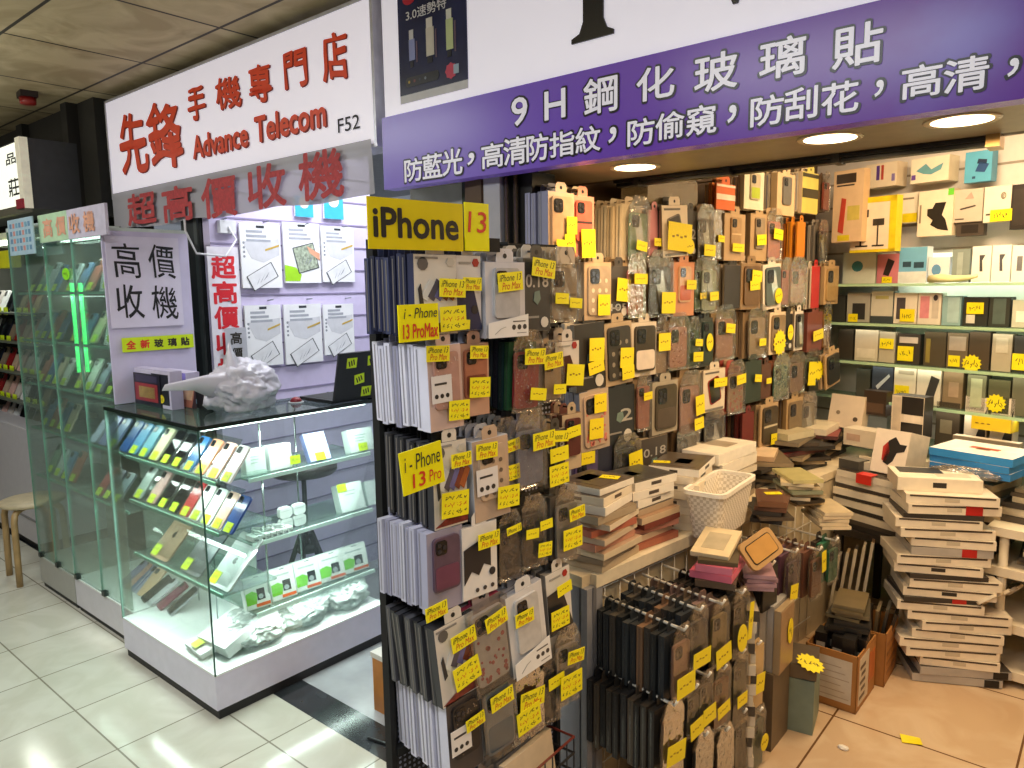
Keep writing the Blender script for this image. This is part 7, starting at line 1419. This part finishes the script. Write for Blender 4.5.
shelf_row(2, [(838, 853, 329, '#3a332a', '#2a251e', 'dark box on the third glass shelf by the corner'), (855, 878, 330, '#c9bca6', '#b0a48e', 'beige box with a pale window on the third glass shelf', ((.1, .9, .1, .4, '#d9cdb8'),)), (879, 895, 332, '#b8ac96', '#9a8f7c', 'tan box with a yellow tag on the third glass shelf', (), ((.5, .62, .07, .05),)),
    (897, 920, 334, '#3a332c', '#2a2520', 'black box with a bright yellow tag on the third glass shelf', ((.1, .9, .7, .9, '#c9b8a8'),), ((.4, .35, .075, .07),)), (924, 946, 332, '#4c4232', '#3a3226', 'dark olive case box on the third glass shelf', ((.1, .3, .1, .8, '#8a7a3c'),)), (947, 968, 333, '#6a5c48', '#55493a', 'brown mesh box on the third glass shelf', ((.1, .9, .5, .9, '#a89a8a'),), ((.4, .2, .05, .05),)), (969, 990, 332, '#4a3e30', '#3a3026', 'dark brown box with a star tag on the third glass shelf', (), ((.2, .15, .085, .08, 'star'),)), (992, 1012, 334, '#b0a48c', '#8a806c', 'khaki box on the third glass shelf', ((.2, .8, .5, .9, '#c9bea6'),)), (1014, 1034, 336, '#3a3a38', '#2a2a28', 'black box at the frame end of the third glass shelf', (), ((.5, .3, .08, .07),))])
shelf_row(3, [(856, 870, 369, '#3f4038', '#2e2f28', 'dark slim box on the fourth glass shelf'), (872, 893, 367, '#3a4250', '#2a303a', 'blue black box with a pale streak on the fourth glass shelf', (('#c9d0d4', [(.2, .4), (.8, .8), (.85, .72), (.3, .3)]),), ((.6, .12, .06, .05),)), (894, 916, 367, '#e0d4bc', '#cbbea4', 'white box with a yellow square tag on the fourth glass shelf', ((.2, .9, .8, .9, '#b0a48e'),), ((.4, .3, .07, .06),)), (917, 941, 367, '#e4d8c2', '#cfc2aa', 'white box picturing a slanted black phone', (('#3a3836', [(.35, .15), (.7, .12), (.95, .7), (.6, .78)]),)),
    (943, 963, 371, '#8a7458', '#6a583f', 'brown patterned box on the fourth glass shelf', ((.3, .8, .3, .7, '#b09478'),)), (967, 986, 375, '#7a7a60', '#5c5c48', 'olive box with a pale window on the fourth glass shelf', ((.2, .8, .1, .9, '#b8bc98'),)), (988, 1010, 380, '#5c5a40', '#44432f', 'dark box behind a yellow star tag on the fourth glass shelf', (), ((.4, .3, .085, .08, 'star'),)), (1012, 1034, 378, '#6a6650', '#4c4a38', 'khaki box at the frame end of the fourth glass shelf')])
shelf_row(4, [(965, 988, 397, '#e0d0bc', '#c9b8a0', 'white box with a black wedge, under the shelves, nearer the corner', (('#1f1c1a', [(.4, .1), (.95, .1), (.95, .8)]),)), (991, 1015, 398, '#e0d0bc', '#c9b8a0', 'white box with a black wedge, under the shelves, beside the other', (('#1f1c1a', [(.4, .1), (.95, .1), (.95, .8)]),)), (936, 960, 402, '#4a3e30', '#3a3026', 'dark box under the glass shelves', ((.2, .7, .3, .6, '#8a7a60'),))])
# cream roll lying on the first shelf
q = fK(960, 274, .17); f = MB(); f.tube([(-.10, 0, .018), (-.05, -.01, .022), (.0, 0, .018), (.06, .0, .022), (.10, 0, .03)], [.018, .02, .016, .012, .008], mat('#e6e0a8', .4), None, 10); o = f.build('cable_pouch', None, BM @ Vector((q.x - .02, -.19, SHZ[0])), (0, 0, BROT)); tag(o, 'cream yellow rolled pouch lying along the first glass shelf', 'pouch')
